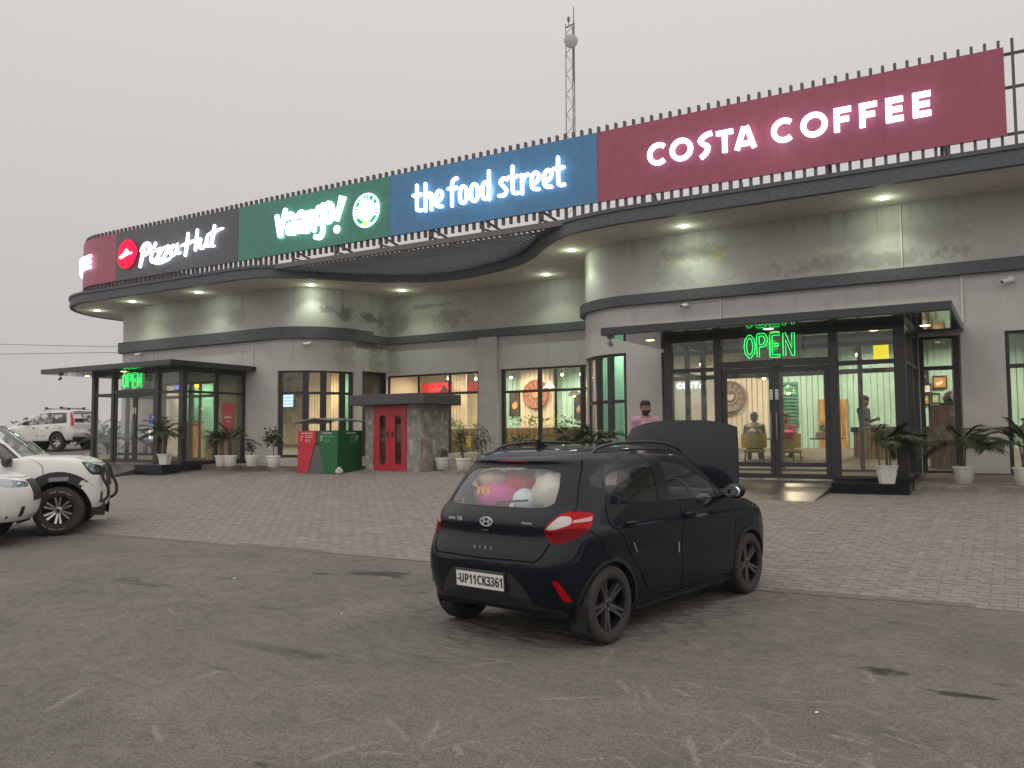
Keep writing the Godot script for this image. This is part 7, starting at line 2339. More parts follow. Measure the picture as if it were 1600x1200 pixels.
		for q in [[0.74, 0.545, 1.435], [0.86, 0.545, 1.50], [1.1, 0.548, 1.530], [1.5, 0.55, 1.535], [1.9, 0.54, 1.515], [2.15, 0.535, 1.465], [2.24, 0.54, 1.425]]: rail.append(P.call(q[0], q[1] * s, q[2]))
		mb.tube(PackedVector3Array(smoothed(rail, 5)), [0.014], 8)
		put(mb, "roof_rail", mat(0.012, 0.012, 0.013, 0.3), o)
		mb = MB.new()
		mb.box(P.call(0.285, 0.735 * s, 0.235), Vector3(0.14, 0.2, 0.012), Basis(Vector3.RIGHT, 0.06))
		if s > 0: put(mb, "mud_flap", mat(0.010, 0.010, 0.010, 0.8), o)
	mb = MB.new()
	mb.prism(PackedVector2Array([Vector2(-0.075, -0.01), Vector2(0.085, -0.01), Vector2(-0.05, 0.062), Vector2(-0.07, 0.06)]), Transform3D(Basis(Vector3.UP, PI / 2), P.call(0.80, -0.014, 1.512)), 0.028)
	put(mb, "shark_fin_aerial", black, o)
	mb = MB.new()
	mb.bar(P.call(0.30, -0.02, 1.075), P.call(0.285, 0.26, 1.10), 0.014, 0.018)
	mb.ball(P.call(0.255, -0.02, 1.07), Vector3(0.025, 0.02, 0.025), 8)
	put(mb, "rear_wiper", trim, o)
	# plate
	var tilt := Basis(Vector3.RIGHT, 0.06)
	mb = MB.new()
	mb.box(P.call(-0.001, 0, 0.49), Vector3(0.53, 0.155, 0.02), tilt, 0.006)
	var pl := put(mb, "number_plate_frame", trim, o)
	mb = MB.new()
	mb.box(P.call(-0.012, 0, 0.49), Vector3(0.50, 0.12, 0.006), tilt)
	var plate := put(mb, "number_plate", mat(0.70, 0.70, 0.67, 0.35), o)
	var tx := put(text_mesh("UP11CK3361", 0.074, 0.003), "plate_lettering", mat(0.01, 0.01, 0.01, 0.5), plate)
	tx.transform = Transform3D(tilt.scaled(Vector3(1.12, 1.42, 1)), P.call(-0.0165, 0.018, 0.49))
	tx = put(text_mesh("IND", 0.018, 0.002), "plate_lettering", mat(0.03, 0.07, 0.3, 0.5), plate)
	tx.transform = Transform3D(tilt, P.call(-0.0165, -0.228, 0.482))
	mb = MB.new()
	mb.lathe([Vector2(0.009, 0), Vector2(0.009, 0.002), Vector2(0, 0.002)], P.call(-0.0155, -0.228, 0.516), 12, Basis(Vector3.RIGHT, PI / 2))
	put(mb, "plate_hologram", mat(0.2, 0.35, 0.7, 0.3, 0.5), plate)
	# badges
	var chrome := mat(0.62, 0.62, 0.63, 0.3, 0.35)
	var eb := Basis(Vector3.RIGHT, 0.10)
	var ec: Vector3 = P.call(0.076, 0, 0.94)
	var toe := func(x: float, y: float, d: float) -> Vector3: return ec + eb * Vector3(x, y, d)
	mb = MB.new()
	stroke(mb, ring_pts(0, 0, 0.062, 0.034, 0, 360, 28), [0.0095], true, toe, -0.005, 0.006)
	stroke(mb, smoothed([Vector2(-0.040, 0.026), Vector2(-0.022, 0.0), Vector2(-0.034, -0.024)].map(func(q): return Vector2(q.x + q.y * 0.35, q.y)), 4), [0.015], false, toe, -0.005, 0.005)
	stroke(mb, smoothed([Vector2(0.034, 0.024), Vector2(0.022, 0.0), Vector2(0.040, -0.026)].map(func(q): return Vector2(q.x + q.y * 0.35, q.y)), 4), [0.015], false, toe, -0.005, 0.0052)
	stroke(mb, smoothed([Vector2(-0.03, -0.008), Vector2(0.0, 0.0), Vector2(0.03, 0.008)], 4), [0.010, 0.008], false, toe, -0.005, 0.0047)
	put(mb, "maker_emblem", chrome, o)
	for q in [["GRAND", -0.405, 0.945, 0.026, 0.105], ["i10", -0.305, 0.947, 0.046, 0.093], ["Sportz", 0.40, 0.945, 0.033, 0.105]]:
		tx = put(text_mesh(q[0], q[3], 0.004), "badge", chrome, o)
		tx.transform = Transform3D(Basis(Vector3.UP, 0.12 * signf(q[1])) * eb, P.call(q[4] - 0.006, q[1], q[2]))
	for k in 4:
		tx = put(text_mesh("NIOS"[k], 0.036, 0.004, false), "badge", chrome, o)
		tx.transform = Transform3D(Basis(Vector3.RIGHT, 0.16), P.call(0.028, -0.085 + 0.058 * k, 0.742))
	mb = MB.new()
	mb.box(P.call(0.07, 0, 0.868), Vector3(0.08, 0.02, 0.02), Basis.IDENTITY, 0.004)
	put(mb, "reversing_camera", trim, o)
	for q in [[1.62, 0.848, 0.62], [0.93, 0.846, 0.70]]:                         # chrome door-edge guards
		mb = MB.new()
		mb.box(P.call(q[0], q[1], q[2]), Vector3(0.012, 0.09, 0.012), Basis(Vector3.RIGHT, 0.0 if q[0] > 1 else 0.5), 0.004)
		put(mb, "edge_guard", mat(0.55, 0.55, 0.55, 0.3, 0.8), o)
	luggage(o, P)
func join(a: MB, b: MB) -> void:
	a.p.append_array(b.p); a.n.append_array(b.n); a.t.append_array(b.t); a.c.append_array(b.c)
func lump(seed_: int, r: Vector3, n := 22, rough_ := 0.16) -> MB:             # a soft, creased bundle
	var f := fractal(seed_, 1.0, 3)
	var mb := MB.new()
	var P := func(i: int, j: int) -> Vector3:
		var a := PI * i / (n / 2)
		var b := TAU * (j % n) / n
		var d := Vector3(sin(a) * cos(b), cos(a), sin(a) * sin(b))
		return d * r * (1.0 + rough_ * 2.0 * f.get_noise_3dv(d * 1.6))
	for i in n / 2:
		for j in n:
			var q := [P.call(i, j), P.call(i, j + 1), P.call(i + 1, j + 1), P.call(i + 1, j)]
			if i > 0: mb.tri(q[0], q[1], q[2], q[0] / r, q[1] / r, q[2] / r)
			if i < n / 2 - 1: mb.tri(q[0], q[2], q[3], q[0] / r, q[2] / r, q[3] / r)
	return mb
func luggage(car: Node3D, P: Callable) -> void:
	var shelf := MB.new()
	shelf.box(P.call(0.62, 0, 0.97), Vector3(1.22, 0.03, 0.56))
	put(shelf, "parcel_shelf", mat(0.015, 0.015, 0.016, 0.9), car)
	for q in [["stuffed_bag", [0.60, -0.33, 1.10], [0.26, 0.14, 0.17], [0.72, 0.12, 0.40], 11, "big pink stuffed bag behind the left of the hatchback's rear window", "bag", 0.12], ["stuffed_bag", [0.58, -0.36, 1.23], [0.17, 0.08, 0.12], [0.62, 0.42, 0.34], 12, "peach bundle lying on top of the pink bag in the hatchback", "bag", 0.15], ["stuffed_bag", [0.66, -0.10, 1.18], [0.17, 0.14, 0.13], [0.62, 0.05, 0.10], 13, "crimson bundle in the middle of the hatchback's rear window", "bag", 0.2], ["plastic_bag", [0.56, 0.34, 1.14], [0.21, 0.17, 0.17], [0.62, 0.60, 0.50], 14, "pale cream bag behind the right of the hatchback's rear window", "bag", 0.22], ["plastic_bag", [0.66, 0.14, 1.27], [0.09, 0.07, 0.08], [0.66, 0.62, 0.56], 15, "small pale bundle high behind the hatchback's rear window", "bag", 0.2]]:
		var s := lump(q[4], Vector3(q[2][0], q[2][1], q[2][2]), 22, q[7])
		var b := put(s, q[0], mat(q[3][0], q[3][1], q[3][2], 0.75))
		b.transform = car.transform * Transform3D(Basis.IDENTITY, P.call(q[1][0], q[1][1], q[1][2]))
		tag(b, q[5], q[6], "bundles piled in the hatchback")
		if q[4] == 11:
			var l := put(text_mesh("EVA", 0.085, 0.01), "lettering", mat(0.75, 0.55, 0.04, 0.6), b)
			l.transform = Transform3D(Basis(Vector3.RIGHT, -0.25), Vector3(-0.02, 0.045, 0.165))
	# a pale sun hat
	var hat := thing("sun_hat", "pale blue-white sun hat printed in pink, lying in the hatchback's rear window", "hat")
	hat.transform = car.transform * Transform3D(Basis.from_euler(Vector3(0.9, 0.25, -0.12)), P.call(0.50, 0.06, 1.06))
	var mb := MB.new()
	mb.lathe([Vector2(0.165, -0.07), Vector2(0.15, -0.06), Vector2(0.105, -0.005), Vector2(0.095, 0.07), Vector2(0.06, 0.11), Vector2(0, 0.12)], Vector3.ZERO, 26)
	put(mb, "crown_and_brim", mat(0.62, 0.68, 0.72, 0.85), hat)
	mb = MB.new()
	for k in 7: mb.ball(Vector3(0.094 * cos(0.9 + 0.25 * k), 0.035 + 0.012 * (k % 3), 0.094 * sin(0.9 + 0.25 * k)), Vector3(0.008, 0.02, 0.008), 6)
	put(mb, "print", mat(0.6, 0.12, 0.22, 0.8), hat)
# ---------------------------------------------------------------- the white cars
const SUV_LOWER := [
	[[0.10, 0.11, 0.14, 0.20, 0.42, 0.90, 1.40, 2.00, 2.60, 3.20, 3.95, 4.32, 4.50, 4.56], [0, 0.35, 0.62, 0.76, 0.83, 0.85, 0.85, 0.85, 0.85, 0.85, 0.84, 0.72, 0.42, 0], [0.46, 0.46, 0.46, 0.45, 0.43, 0.40, 0.38, 0.38, 0.38, 0.38, 0.38, 0.38, 0.38, 0.38]],
	[[0.05, 0.06, 0.09, 0.15, 0.38, 0.90, 1.40, 2.00, 2.60, 3.20, 3.97, 4.38, 4.58, 4.64], [0, 0.36, 0.65, 0.81, 0.895, 0.915, 0.915, 0.915, 0.915, 0.915, 0.90, 0.77, 0.44, 0], [0.56, 0.56, 0.56, 0.56, 0.53, 0.50, 0.48, 0.48, 0.48, 0.48, 0.49, 0.49, 0.49, 0.49]],
	[[0.0, 0.01, 0.04, 0.11, 0.36, 0.90, 1.40, 2.00, 2.60, 3.20, 3.98, 4.41, 4.62, 4.68], [0, 0.36, 0.65, 0.82, 0.91, 0.93, 0.93, 0.93, 0.93, 0.93, 0.915, 0.78, 0.45, 0], [0.74, 0.74, 0.74, 0.74, 0.73, 0.72, 0.71, 0.71, 0.71, 0.71, 0.72, 0.72, 0.72, 0.72]],
	[[0.06, 0.07, 0.09, 0.15, 0.37, 0.90, 1.40, 2.00, 2.60, 3.20, 3.97, 4.37, 4.57, 4.62], [0, 0.36, 0.65, 0.81, 0.905, 0.925, 0.925, 0.925, 0.925, 0.925, 0.91, 0.77, 0.44, 0], [0.93, 0.93, 0.93, 0.93, 0.93, 0.93, 0.92, 0.92, 0.92, 0.92, 0.92, 0.91, 0.90, 0.90]],
	[[0.07, 0.08, 0.10, 0.16, 0.38, 0.90, 1.40, 2.00, 2.60, 3.20, 3.94, 4.28, 4.46, 4.51], [0, 0.35, 0.63, 0.79, 0.875, 0.895, 0.895, 0.895, 0.895, 0.89, 0.86, 0.72, 0.41, 0], [1.10, 1.10, 1.10, 1.10, 1.10, 1.10, 1.09, 1.085, 1.08, 1.08, 1.07, 1.03, 1.01, 1.01]],
	[[0.09, 0.10, 0.12, 0.18, 0.39, 0.90, 1.40, 2.00, 2.60, 3.10, 3.80, 4.10, 4.26, 4.30], [0, 0.34, 0.61, 0.76, 0.845, 0.862, 0.862, 0.862, 0.86, 0.83, 0.74, 0.60, 0.34, 0], [1.20, 1.20, 1.20, 1.20, 1.20, 1.20, 1.19, 1.18, 1.17, 1.16, 1.14, 1.10, 1.09, 1.09]],
	[[0.16, 0.17, 0.19, 0.25, 0.45, 0.92, 1.40, 2.00, 2.60, 3.00, 3.40, 3.60, 3.70, 3.74], [0, 0.32, 0.57, 0.70, 0.78, 0.80, 0.80, 0.80, 0.79, 0.64, 0.42, 0.28, 0.14, 0], [1.20, 1.20, 1.20, 1.20, 1.20, 1.20, 1.19, 1.18, 1.17, 1.18, 1.17, 1.165, 1.16, 1.16]],
	[[0.18, 0.19, 0.21, 0.27, 0.47, 0.92, 1.40, 2.00, 2.60, 2.85, 3.0, 3.05, 3.08, 3.10], [0, 0.30, 0.55, 0.68, 0.76, 0.78, 0.78, 0.78, 0.75, 0.40, 0.15, 0.08, 0.04, 0], [1.19, 1.19, 1.19, 1.19, 1.19, 1.19, 1.18, 1.17, 1.17, 1.19, 1.185, 1.18, 1.18, 1.18]]
]
const SUV_UPPER := [
	[[0.09, 0.10, 0.12, 0.18, 0.39, 0.80, 1.20, 1.70, 2.20, 2.60, 2.82, 2.98, 3.10, 3.13], [0, 0.34, 0.61, 0.76, 0.845, 0.86, 0.862, 0.862, 0.862, 0.86, 0.82, 0.66, 0.36, 0], [1.20, 1.20, 1.20, 1.20, 1.20, 1.20, 1.195, 1.19, 1.18, 1.17, 1.17, 1.18, 1.19, 1.19]],
	[[0.16, 0.17, 0.19, 0.25, 0.46, 0.84, 1.22, 1.70, 2.16, 2.42, 2.58, 2.72, 2.82, 2.85], [0, 0.33, 0.59, 0.73, 0.80, 0.812, 0.815, 0.815, 0.812, 0.80, 0.765, 0.62, 0.34, 0], [1.42, 1.42, 1.42, 1.42, 1.42, 1.42, 1.42, 1.42, 1.41, 1.40, 1.40, 1.41, 1.42, 1.42]],
	[[0.26, 0.27, 0.29, 0.35, 0.54, 0.88, 1.24, 1.70, 2.08, 2.24, 2.34, 2.44, 2.52, 2.55], [0, 0.32, 0.56, 0.69, 0.745, 0.755, 0.758, 0.758, 0.752, 0.735, 0.70, 0.57, 0.32, 0], [1.66, 1.66, 1.66, 1.66, 1.66, 1.665, 1.67, 1.67, 1.655, 1.635, 1.625, 1.63, 1.64, 1.64]],
	[[0.22, 0.23, 0.27, 0.36, 0.58, 0.92, 1.26, 1.70, 2.02, 2.14, 2.20, 2.26, 2.32, 2.34], [0, 0.31, 0.54, 0.65, 0.69, 0.695, 0.695, 0.695, 0.69, 0.67, 0.64, 0.52, 0.29, 0], [1.76, 1.76, 1.76, 1.757, 1.755, 1.755, 1.755, 1.755, 1.74, 1.72, 1.71, 1.715, 1.72, 1.72]],
	[[0.50, 0.51, 0.54, 0.60, 0.76, 1.00, 1.30, 1.66, 1.88, 1.98, 2.02, 2.06, 2.10, 2.12], [0, 0.20, 0.34, 0.40, 0.43, 0.435, 0.435, 0.435, 0.43, 0.42, 0.40, 0.33, 0.18, 0], [1.80, 1.80, 1.80, 1.80, 1.80, 1.80, 1.80, 1.80, 1.79, 1.785, 1.78, 1.78, 1.78, 1.78]],
	[[0.90, 0.91, 0.94, 0.98, 1.06, 1.16, 1.34, 1.60, 1.76, 1.82, 1.85, 1.87, 1.88, 1.89], [0, 0, 0, 0, 0, 0, 0, 0, 0, 0, 0, 0, 0, 0], [1.81, 1.81, 1.81, 1.81, 1.81, 1.81, 1.81, 1.81, 1.81, 1.81, 1.808, 1.805, 1.803, 1.802]]
]
func suv(called: String, label: String, at_: Vector3, heading: Vector2, kind: int, fr: float) -> Node3D:   # at_ is the ground below the middle of the front axle
	var o := Node3D.new()
	o.name = called
	add_child(o, true)
	tag(o, label, "car")
	var f := Vector3(heading.x, 0, heading.y).normalized()
	var slope := (rise(-(at_.z + f.z)) - rise(-(at_.z - f.z))) / 2.0
	f = (f + Vector3(0, slope, 0)).normalized()
	var rt := f.cross(Vector3.UP).normalized()
	o.transform = Transform3D(Basis(rt, rt.cross(f), -f), at_)
	var FA := 3.42 if kind == 0 else 3.78
	var RAx := 0.98
	var R := 0.385
	var AQ := R + (0.105 if kind == 0 else 0.07)
	var at := Transform3D(Basis.IDENTITY, Vector3(0, 0, FA))
	var P := func(l: float, w: float, h: float) -> Vector3: return Vector3(w, h, FA - l)
	var low := Net.new(SUV_LOWER)
	var up := Net.new(SUV_UPPER)
	if kind == 0:                                          # taller, with a short nose
		for net in [low, up]:
			for line in net.pts:
				for k in line.size():
					if line[k].x > 3.42: line[k].x = 3.42 + (line[k].x - 3.42) * 0.54
					line[k].z = 0.38 + (line[k].z - 0.38) * 1.14
	var NX := func(l: float) -> float: return 3.42 + (l - 3.42) * 0.54
	var NH := func(h: float) -> float: return 0.38 + (h - 0.38) * 1.14
	var white := paint(0.66, 0.655, 0.63, 0.3)
	var trim := mat(0.016, 0.016, 0.017, 0.6)
	var gap := mat(0.004, 0.004, 0.004, 0.9)
	var dark := mat(0.006, 0.006, 0.006, 0.95)
	var regs := []
	var names := []
	var mats := []
	var add := func(n: String, m: Material, poly: PackedVector2Array, off: float) -> void:
		regs.append([poly, off]); names.append(n); mats.append(m)
	add.call("", dark, arch_uv(low, RAx, R, AQ, 3.4, 7.4), 0.0)
	add.call("", dark, arch_uv(low, FA, R, AQ, 8.2, 12.4), 0.0)
	add.call("headlight", mat(0.30, 0.33, 0.35, 0.08, 0.75), soft_uv([[10.55, 3.75], [10.9, 3.05], [11.4, 2.95], [12.2, 3.0], [12.25, 3.5], [11.5, 3.85], [11.0, 4.05]]), 0.004)
	if kind != 1: add.call("headlight_surround", mat(0.02, 0.02, 0.02, 0.2), soft_uv([[10.3, 4.05], [10.8, 2.9], [11.4, 2.75], [12.3, 2.85], [12.35, 3.7], [11.5, 4.05], [11.0, 4.25]]), 0.002)
	add.call("grille", trim, poly_uv([[12.35, 1.8], [13.01, 1.8], [13.01, 3.9], [12.4, 3.8]]), 0.004)
	if kind == 2: add.call("bumper_trim", trim, poly_uv([[11.3, -0.01], [13.01, -0.01], [13.01, 1.4], [12.2, 1.4], [11.9, 0.6], [11.3, 0.35]]), 0.012)
	add.call("fog_lamp_bezel", trim, poly_uv([[11.6, 0.75], [11.85, 0.75], [11.85, 1.5], [11.65, 1.5]]), 0.005)
	add.call("sill_trim", trim, poly_uv([[5.6, -0.01], [9.0, -0.01], [9.0, 0.7], [5.6, 0.7]]), 0.006)
	add.call("panel_gap", gap, seam_uv(low, [[8.95, 0.7], [9.05, 2.0], [9.02, 3.5], [8.75, 4.98]], 0.012), -0.006)
	add.call("panel_gap", gap, seam_uv(low, [[7.2, 0.7], [7.2, 4.98]], 0.012), -0.006)
	add.call("panel_gap", gap, seam_uv(low, [[5.3, 4.98], [5.5, 3.2], [6.0, 1.6], [6.0, 0.7]], 0.012), -0.006)
	add.call("bonnet_gap", gap, seam_uv(low, [[9.2, 5.2], [10.0, 5.0], [11.0, 4.5], [11.9, 4.25], [13.0, 4.2]], 0.014), -0.008)
	if kind == 2:
		add.call("tail_light", mat(0.45, 0.008, 0.012, 0.15), poly_uv([[2.75, 3.9], [3.55, 3.8], [3.6, 4.98], [2.9, 4.98]]), 0.01)
		add.call("bumper_trim", trim, poly_uv([[-0.01, 0.0], [3.0, 0.0], [3.0, 1.2], [-0.01, 1.2]]), 0.004)
		var r := RandomNumberGenerator.new()
		r.seed = 8
		for k in 9:                                           # slash decals on the rear quarter
			var v := 1.5 + 0.27 * k
			add.call("decal", mat(0.02, 0.02, 0.022, 0.5), poly_uv([[4.15 + r.randf() * 0.2, v], [4.6, v + 0.05], [5.2 + r.randf() * 0.4, v - 0.02], [4.7, v + 0.13]]), 0.002)
		for k in 12:                                          # a scribbled dusty graphic on the doors
			var c := Vector2(6.3 + r.randf() * 1.6, 1.6 + r.randf() * 1.3)
			add.call("decal", mat(0.20, 0.17, 0.12, 0.6), poly_uv([[c.x, c.y], [c.x + 0.12, c.y + 0.05], [c.x + 0.3 * r.randf() + 0.15, c.y - 0.2 * r.randf()], [c.x + 0.1, c.y - 0.08]]), 0.002)
	var tint := glass_mat(0.22, Color(0.12, 0.15, 0.15))
	var ug := [
		[poly_uv([[8.05, 0.12], [8.05, 2.0], [8.6, 1.95], [9.9, 0.95], [10.0, 0.12]]), -0.006],
		[poly_uv([[6.25, 0.12], [6.25, 2.05], [7.9, 2.05], [7.9, 0.12]]), -0.006],
		[poly_uv([[4.3, 0.35], [4.3, 2.0], [6.05, 2.05], [6.05, 0.12], [5.0, 0.12]]), -0.006],
		[poly_uv([[4.2, 0.2], [4.2, 2.1], [8.4, 2.2], [9.0, 1.9], [10.2, 0.9], [10.2, 0.0], [4.6, 0.0]]), 0.001],
		[poly_uv([[10.45, 0.12], [10.5, 2.3], [13.01, 2.3], [13.01, 0.12]]), -0.004],
		[poly_uv([[-0.01, 0.15], [2.5, 0.15], [2.6, 1.95], [-0.01, 2.0]]), -0.004]]
	if kind == 2: ug.append([poly_uv([[2.75, 0.0], [3.5, 0.0], [3.45, 1.95], [2.9, 1.95]]), 0.01])
	var unames := ["side_window", "side_window", "side_window", "window_surround", "windscreen", "rear_window", "tail_light"]
	var umats := [tint, glass_mat(0.06) if kind == 2 else tint, tint, mat(0.012, 0.012, 0.012, 0.3), glass_mat(0.1), tint, mat(0.45, 0.008, 0.012, 0.15)]
	var b0 := MB.new()
	var b1 := MB.new()
	var flare := 0.15 if kind == 0 else 0.035

	for side in [1.0, -1.0]:
		var a := panels(low, 65, 28, regs, side, at, -1.0)
		for k in regs.size():
			if names[k] and a[k].p.size(): put(a[k], names[k], mats[k], o)
		join(b0, a[-1])
		a = panels(up, 52, 20, ug, side, at, -1.0)
		for k in ug.size():
			if a[k].p.size(): put(a[k], unames[k], umats[k], o)
		join(b1, a[-1])
		arch_liner(low, o, at, RAx, R, AQ, 3.4, 7.4, side, dark, trim, flare)
		arch_liner(low, o, at, FA, R, AQ, 8.2, 12.4, side, dark, trim, flare)
	put(b0, "body", white, o)
	put(b1, "cabin", white, o)
	for q in [[RAx, 1], [RAx, -1], [FA, 1], [FA, -1]]: wheel(o, P.call(q[0], 0.80 * q[1], R), R, 0.26, 0.235, q[1], 1, mat(0.50, 0.50, 0.50, 0.22, 0.85))
	var mb := MB.new()
	var ul := 3.55 if kind == 0 else 4.2
	mb.box(P.call(0.2 + ul / 2, 0, 0.5), Vector3(1.5, 0.12, ul))
	mb.box(P.call(0.4 + ul * 0.45, 0, 0.75), Vector3(1.0, 0.4, ul * 0.85))
	put(mb, "underbody", dark, o)
	mb = MB.new()
	mb.box(P.call(1.7, 0, 1.0), Vector3(1.6, 0.1, 2.8))
	for l in [1.1, 2.1]: mb.box(P.call(l, 0, 1.2), Vector3(1.3, 0.5, 0.14), Basis(Vector3.RIGHT, 0.2), 0.05)
	put(mb, "seats", mat(0.05, 0.045, 0.04, 0.9), o)
	for s in [1.0, -1.0]:
		mb = MB.new()
		mb.ball(P.call(2.72, 1.03 * s, 1.24), Vector3(0.13, 0.095, 0.085), 14)
		mb.bar(P.call(2.74, 0.85 * s, 1.17), P.call(2.72, 0.98 * s, 1.19), 0.06, 0.04)
		put(mb, "mirror", mat(0.02, 0.02, 0.02, 0.3), o)
		for l in [1.55, 2.35]:
			mb = MB.new()
			mb.box(P.call(l, 0.925 * s, 1.02), Vector3(0.03, 0.035, 0.2), Basis.IDENTITY, 0.012)
			put(mb, "door_handle", mat(0.02, 0.02, 0.02, 0.4) if kind == 2 else white, o)
	if kind == 0:
		# black hoop bar, chrome lamp reflectors and a grey plate on the flare
		for s in [1.0, -1.0]:
			mb = MB.new()
			var path := []
			for q in [[4.42, 0.62, 1.0], [4.56, 0.60, 0.97], [4.64, 0.60, 0.80], [4.76, 0.58, 0.66], [4.74, 0.58, 0.52], [4.55, 0.62, 0.45]]: path.append(P.call(NX.call(q[0]), q[1] * s, NH.call(q[2])))
			mb.tube(PackedVector3Array(smoothed(path, 4)), [0.026], 9)
			put(mb, "bull_bar", trim, o)
			mb = MB.new()
			for k in 4: mb.box(P.call(NX.call(4.58), (0.50 - 0.045 * k) * s, NH.call(0.86)), Vector3(0.014, 0.22, 0.05))
			put(mb, "grille_bar", trim, o)
		mb = MB.new()
		mb.box(P.call(FA + 0.03, 0.945, R + 0.515), Vector3(0.012, 0.075, 0.30), Basis(Vector3.BACK, 0.25), 0.01)
		put(mb, "flare_plate", mat(0.16, 0.16, 0.165, 0.5), o)
		ring_letters(o, P.call(FA, 0.934, R), 0.31)
	if kind == 2:
		for s in [1.0, -1.0]:
			mb = MB.new()
			var path := []
			for q in [[0.75, 0.62, 1.80], [0.85, 0.62, 1.86], [1.9, 0.62, 1.87], [2.05, 0.62, 1.79]]: path.append(P.call(q[0], q[1] * s, q[2]))
			mb.tube(PackedVector3Array(smoothed(path, 4)), [0.02], 7)
			put(mb, "roof_rail", mat(0.25, 0.25, 0.25, 0.4, 0.5), o)
		for l in [1.05, 1.95]:
			mb = MB.new()
			mb.bar(P.call(l, -0.66, 1.91), P.call(l, 0.66, 1.91), 0.06, 0.035)
			for s in [-0.62, 0.62]: mb.box(P.call(l, s, 1.93), Vector3(0.10, 0.09, 0.12), Basis.IDENTITY, 0.015)
			put(mb, "cross_bar", mat(0.05, 0.05, 0.05, 0.5), o)
		mb = MB.new()
		for k in 3: mb.box(P.call(0.05, -0.35 + 0.06 * k, 1.42 + 0.04 * (k % 2)), Vector3(0.16, 0.05, 0.01), Basis(Vector3.BACK, 0.5 * (k - 1)))
		put(mb, "window_sticker", mat(0.55, 0.55, 0.55, 0.6), o)
	return o
func ring_letters(o: Node3D, c: Vector3, r: float) -> void:                # pale raised marks round the tyre wall
	var mb := MB.new()
	for g in [[0.9, 1.9], [3.9, 5.0]]:
		for k in 13:
			var a := lerpf(g[0], g[1], k / 12.0)
			if k % 5 == 3: continue
			mb.box(c + Vector3(0.004, sin(a) * r, -cos(a) * r), Vector3(0.004, 0.026, 0.011), Basis(Vector3.RIGHT, -a + PI / 2))
	put(mb, "tyre_marking", mat(0.35, 0.34, 0.32, 0.8), o)
func white_cars() -> void:
	var h := Vector2(0.65, -0.76).normalized()
	var rt := Vector2(-h.y, h.x)
	var p := Vector2(-13.65, -8.36) - rt * 0.86 - h * 0.12
	suv("white_offroader", "white off-road car with black arch flares and hoop bar at the left edge", on_ground(p.x, p.y), h, 0, 0)
	var q := Vector2(-12.95, -7.05) - h * 0.66 - rt * 0.72
	suv("white_suv", "nose of a white car with a wide headlamp, cut by the left picture edge", on_ground(q.x, q.y), h, 1, 0)
	var hs := Vector2(-0.979, 0.195).normalized()
	var ls := Vector2(hs.y, -hs.x)                                          # towards its left side
	var rear := Vector2(-36.82, -22.0)
	var fa := rear - ls * 0.86 + hs * 2.8
	var car := suv("decal_suv", "dusty white SUV with roof bars and black slash decals, beyond the left porch", on_ground(fa.x, fa.y), hs, 2, 0)
	SUV_SEAT = car.transform * Vector3(-0.42, 0.42, 1.9)
	SUV_TURN = atan2(hs.x, hs.y)
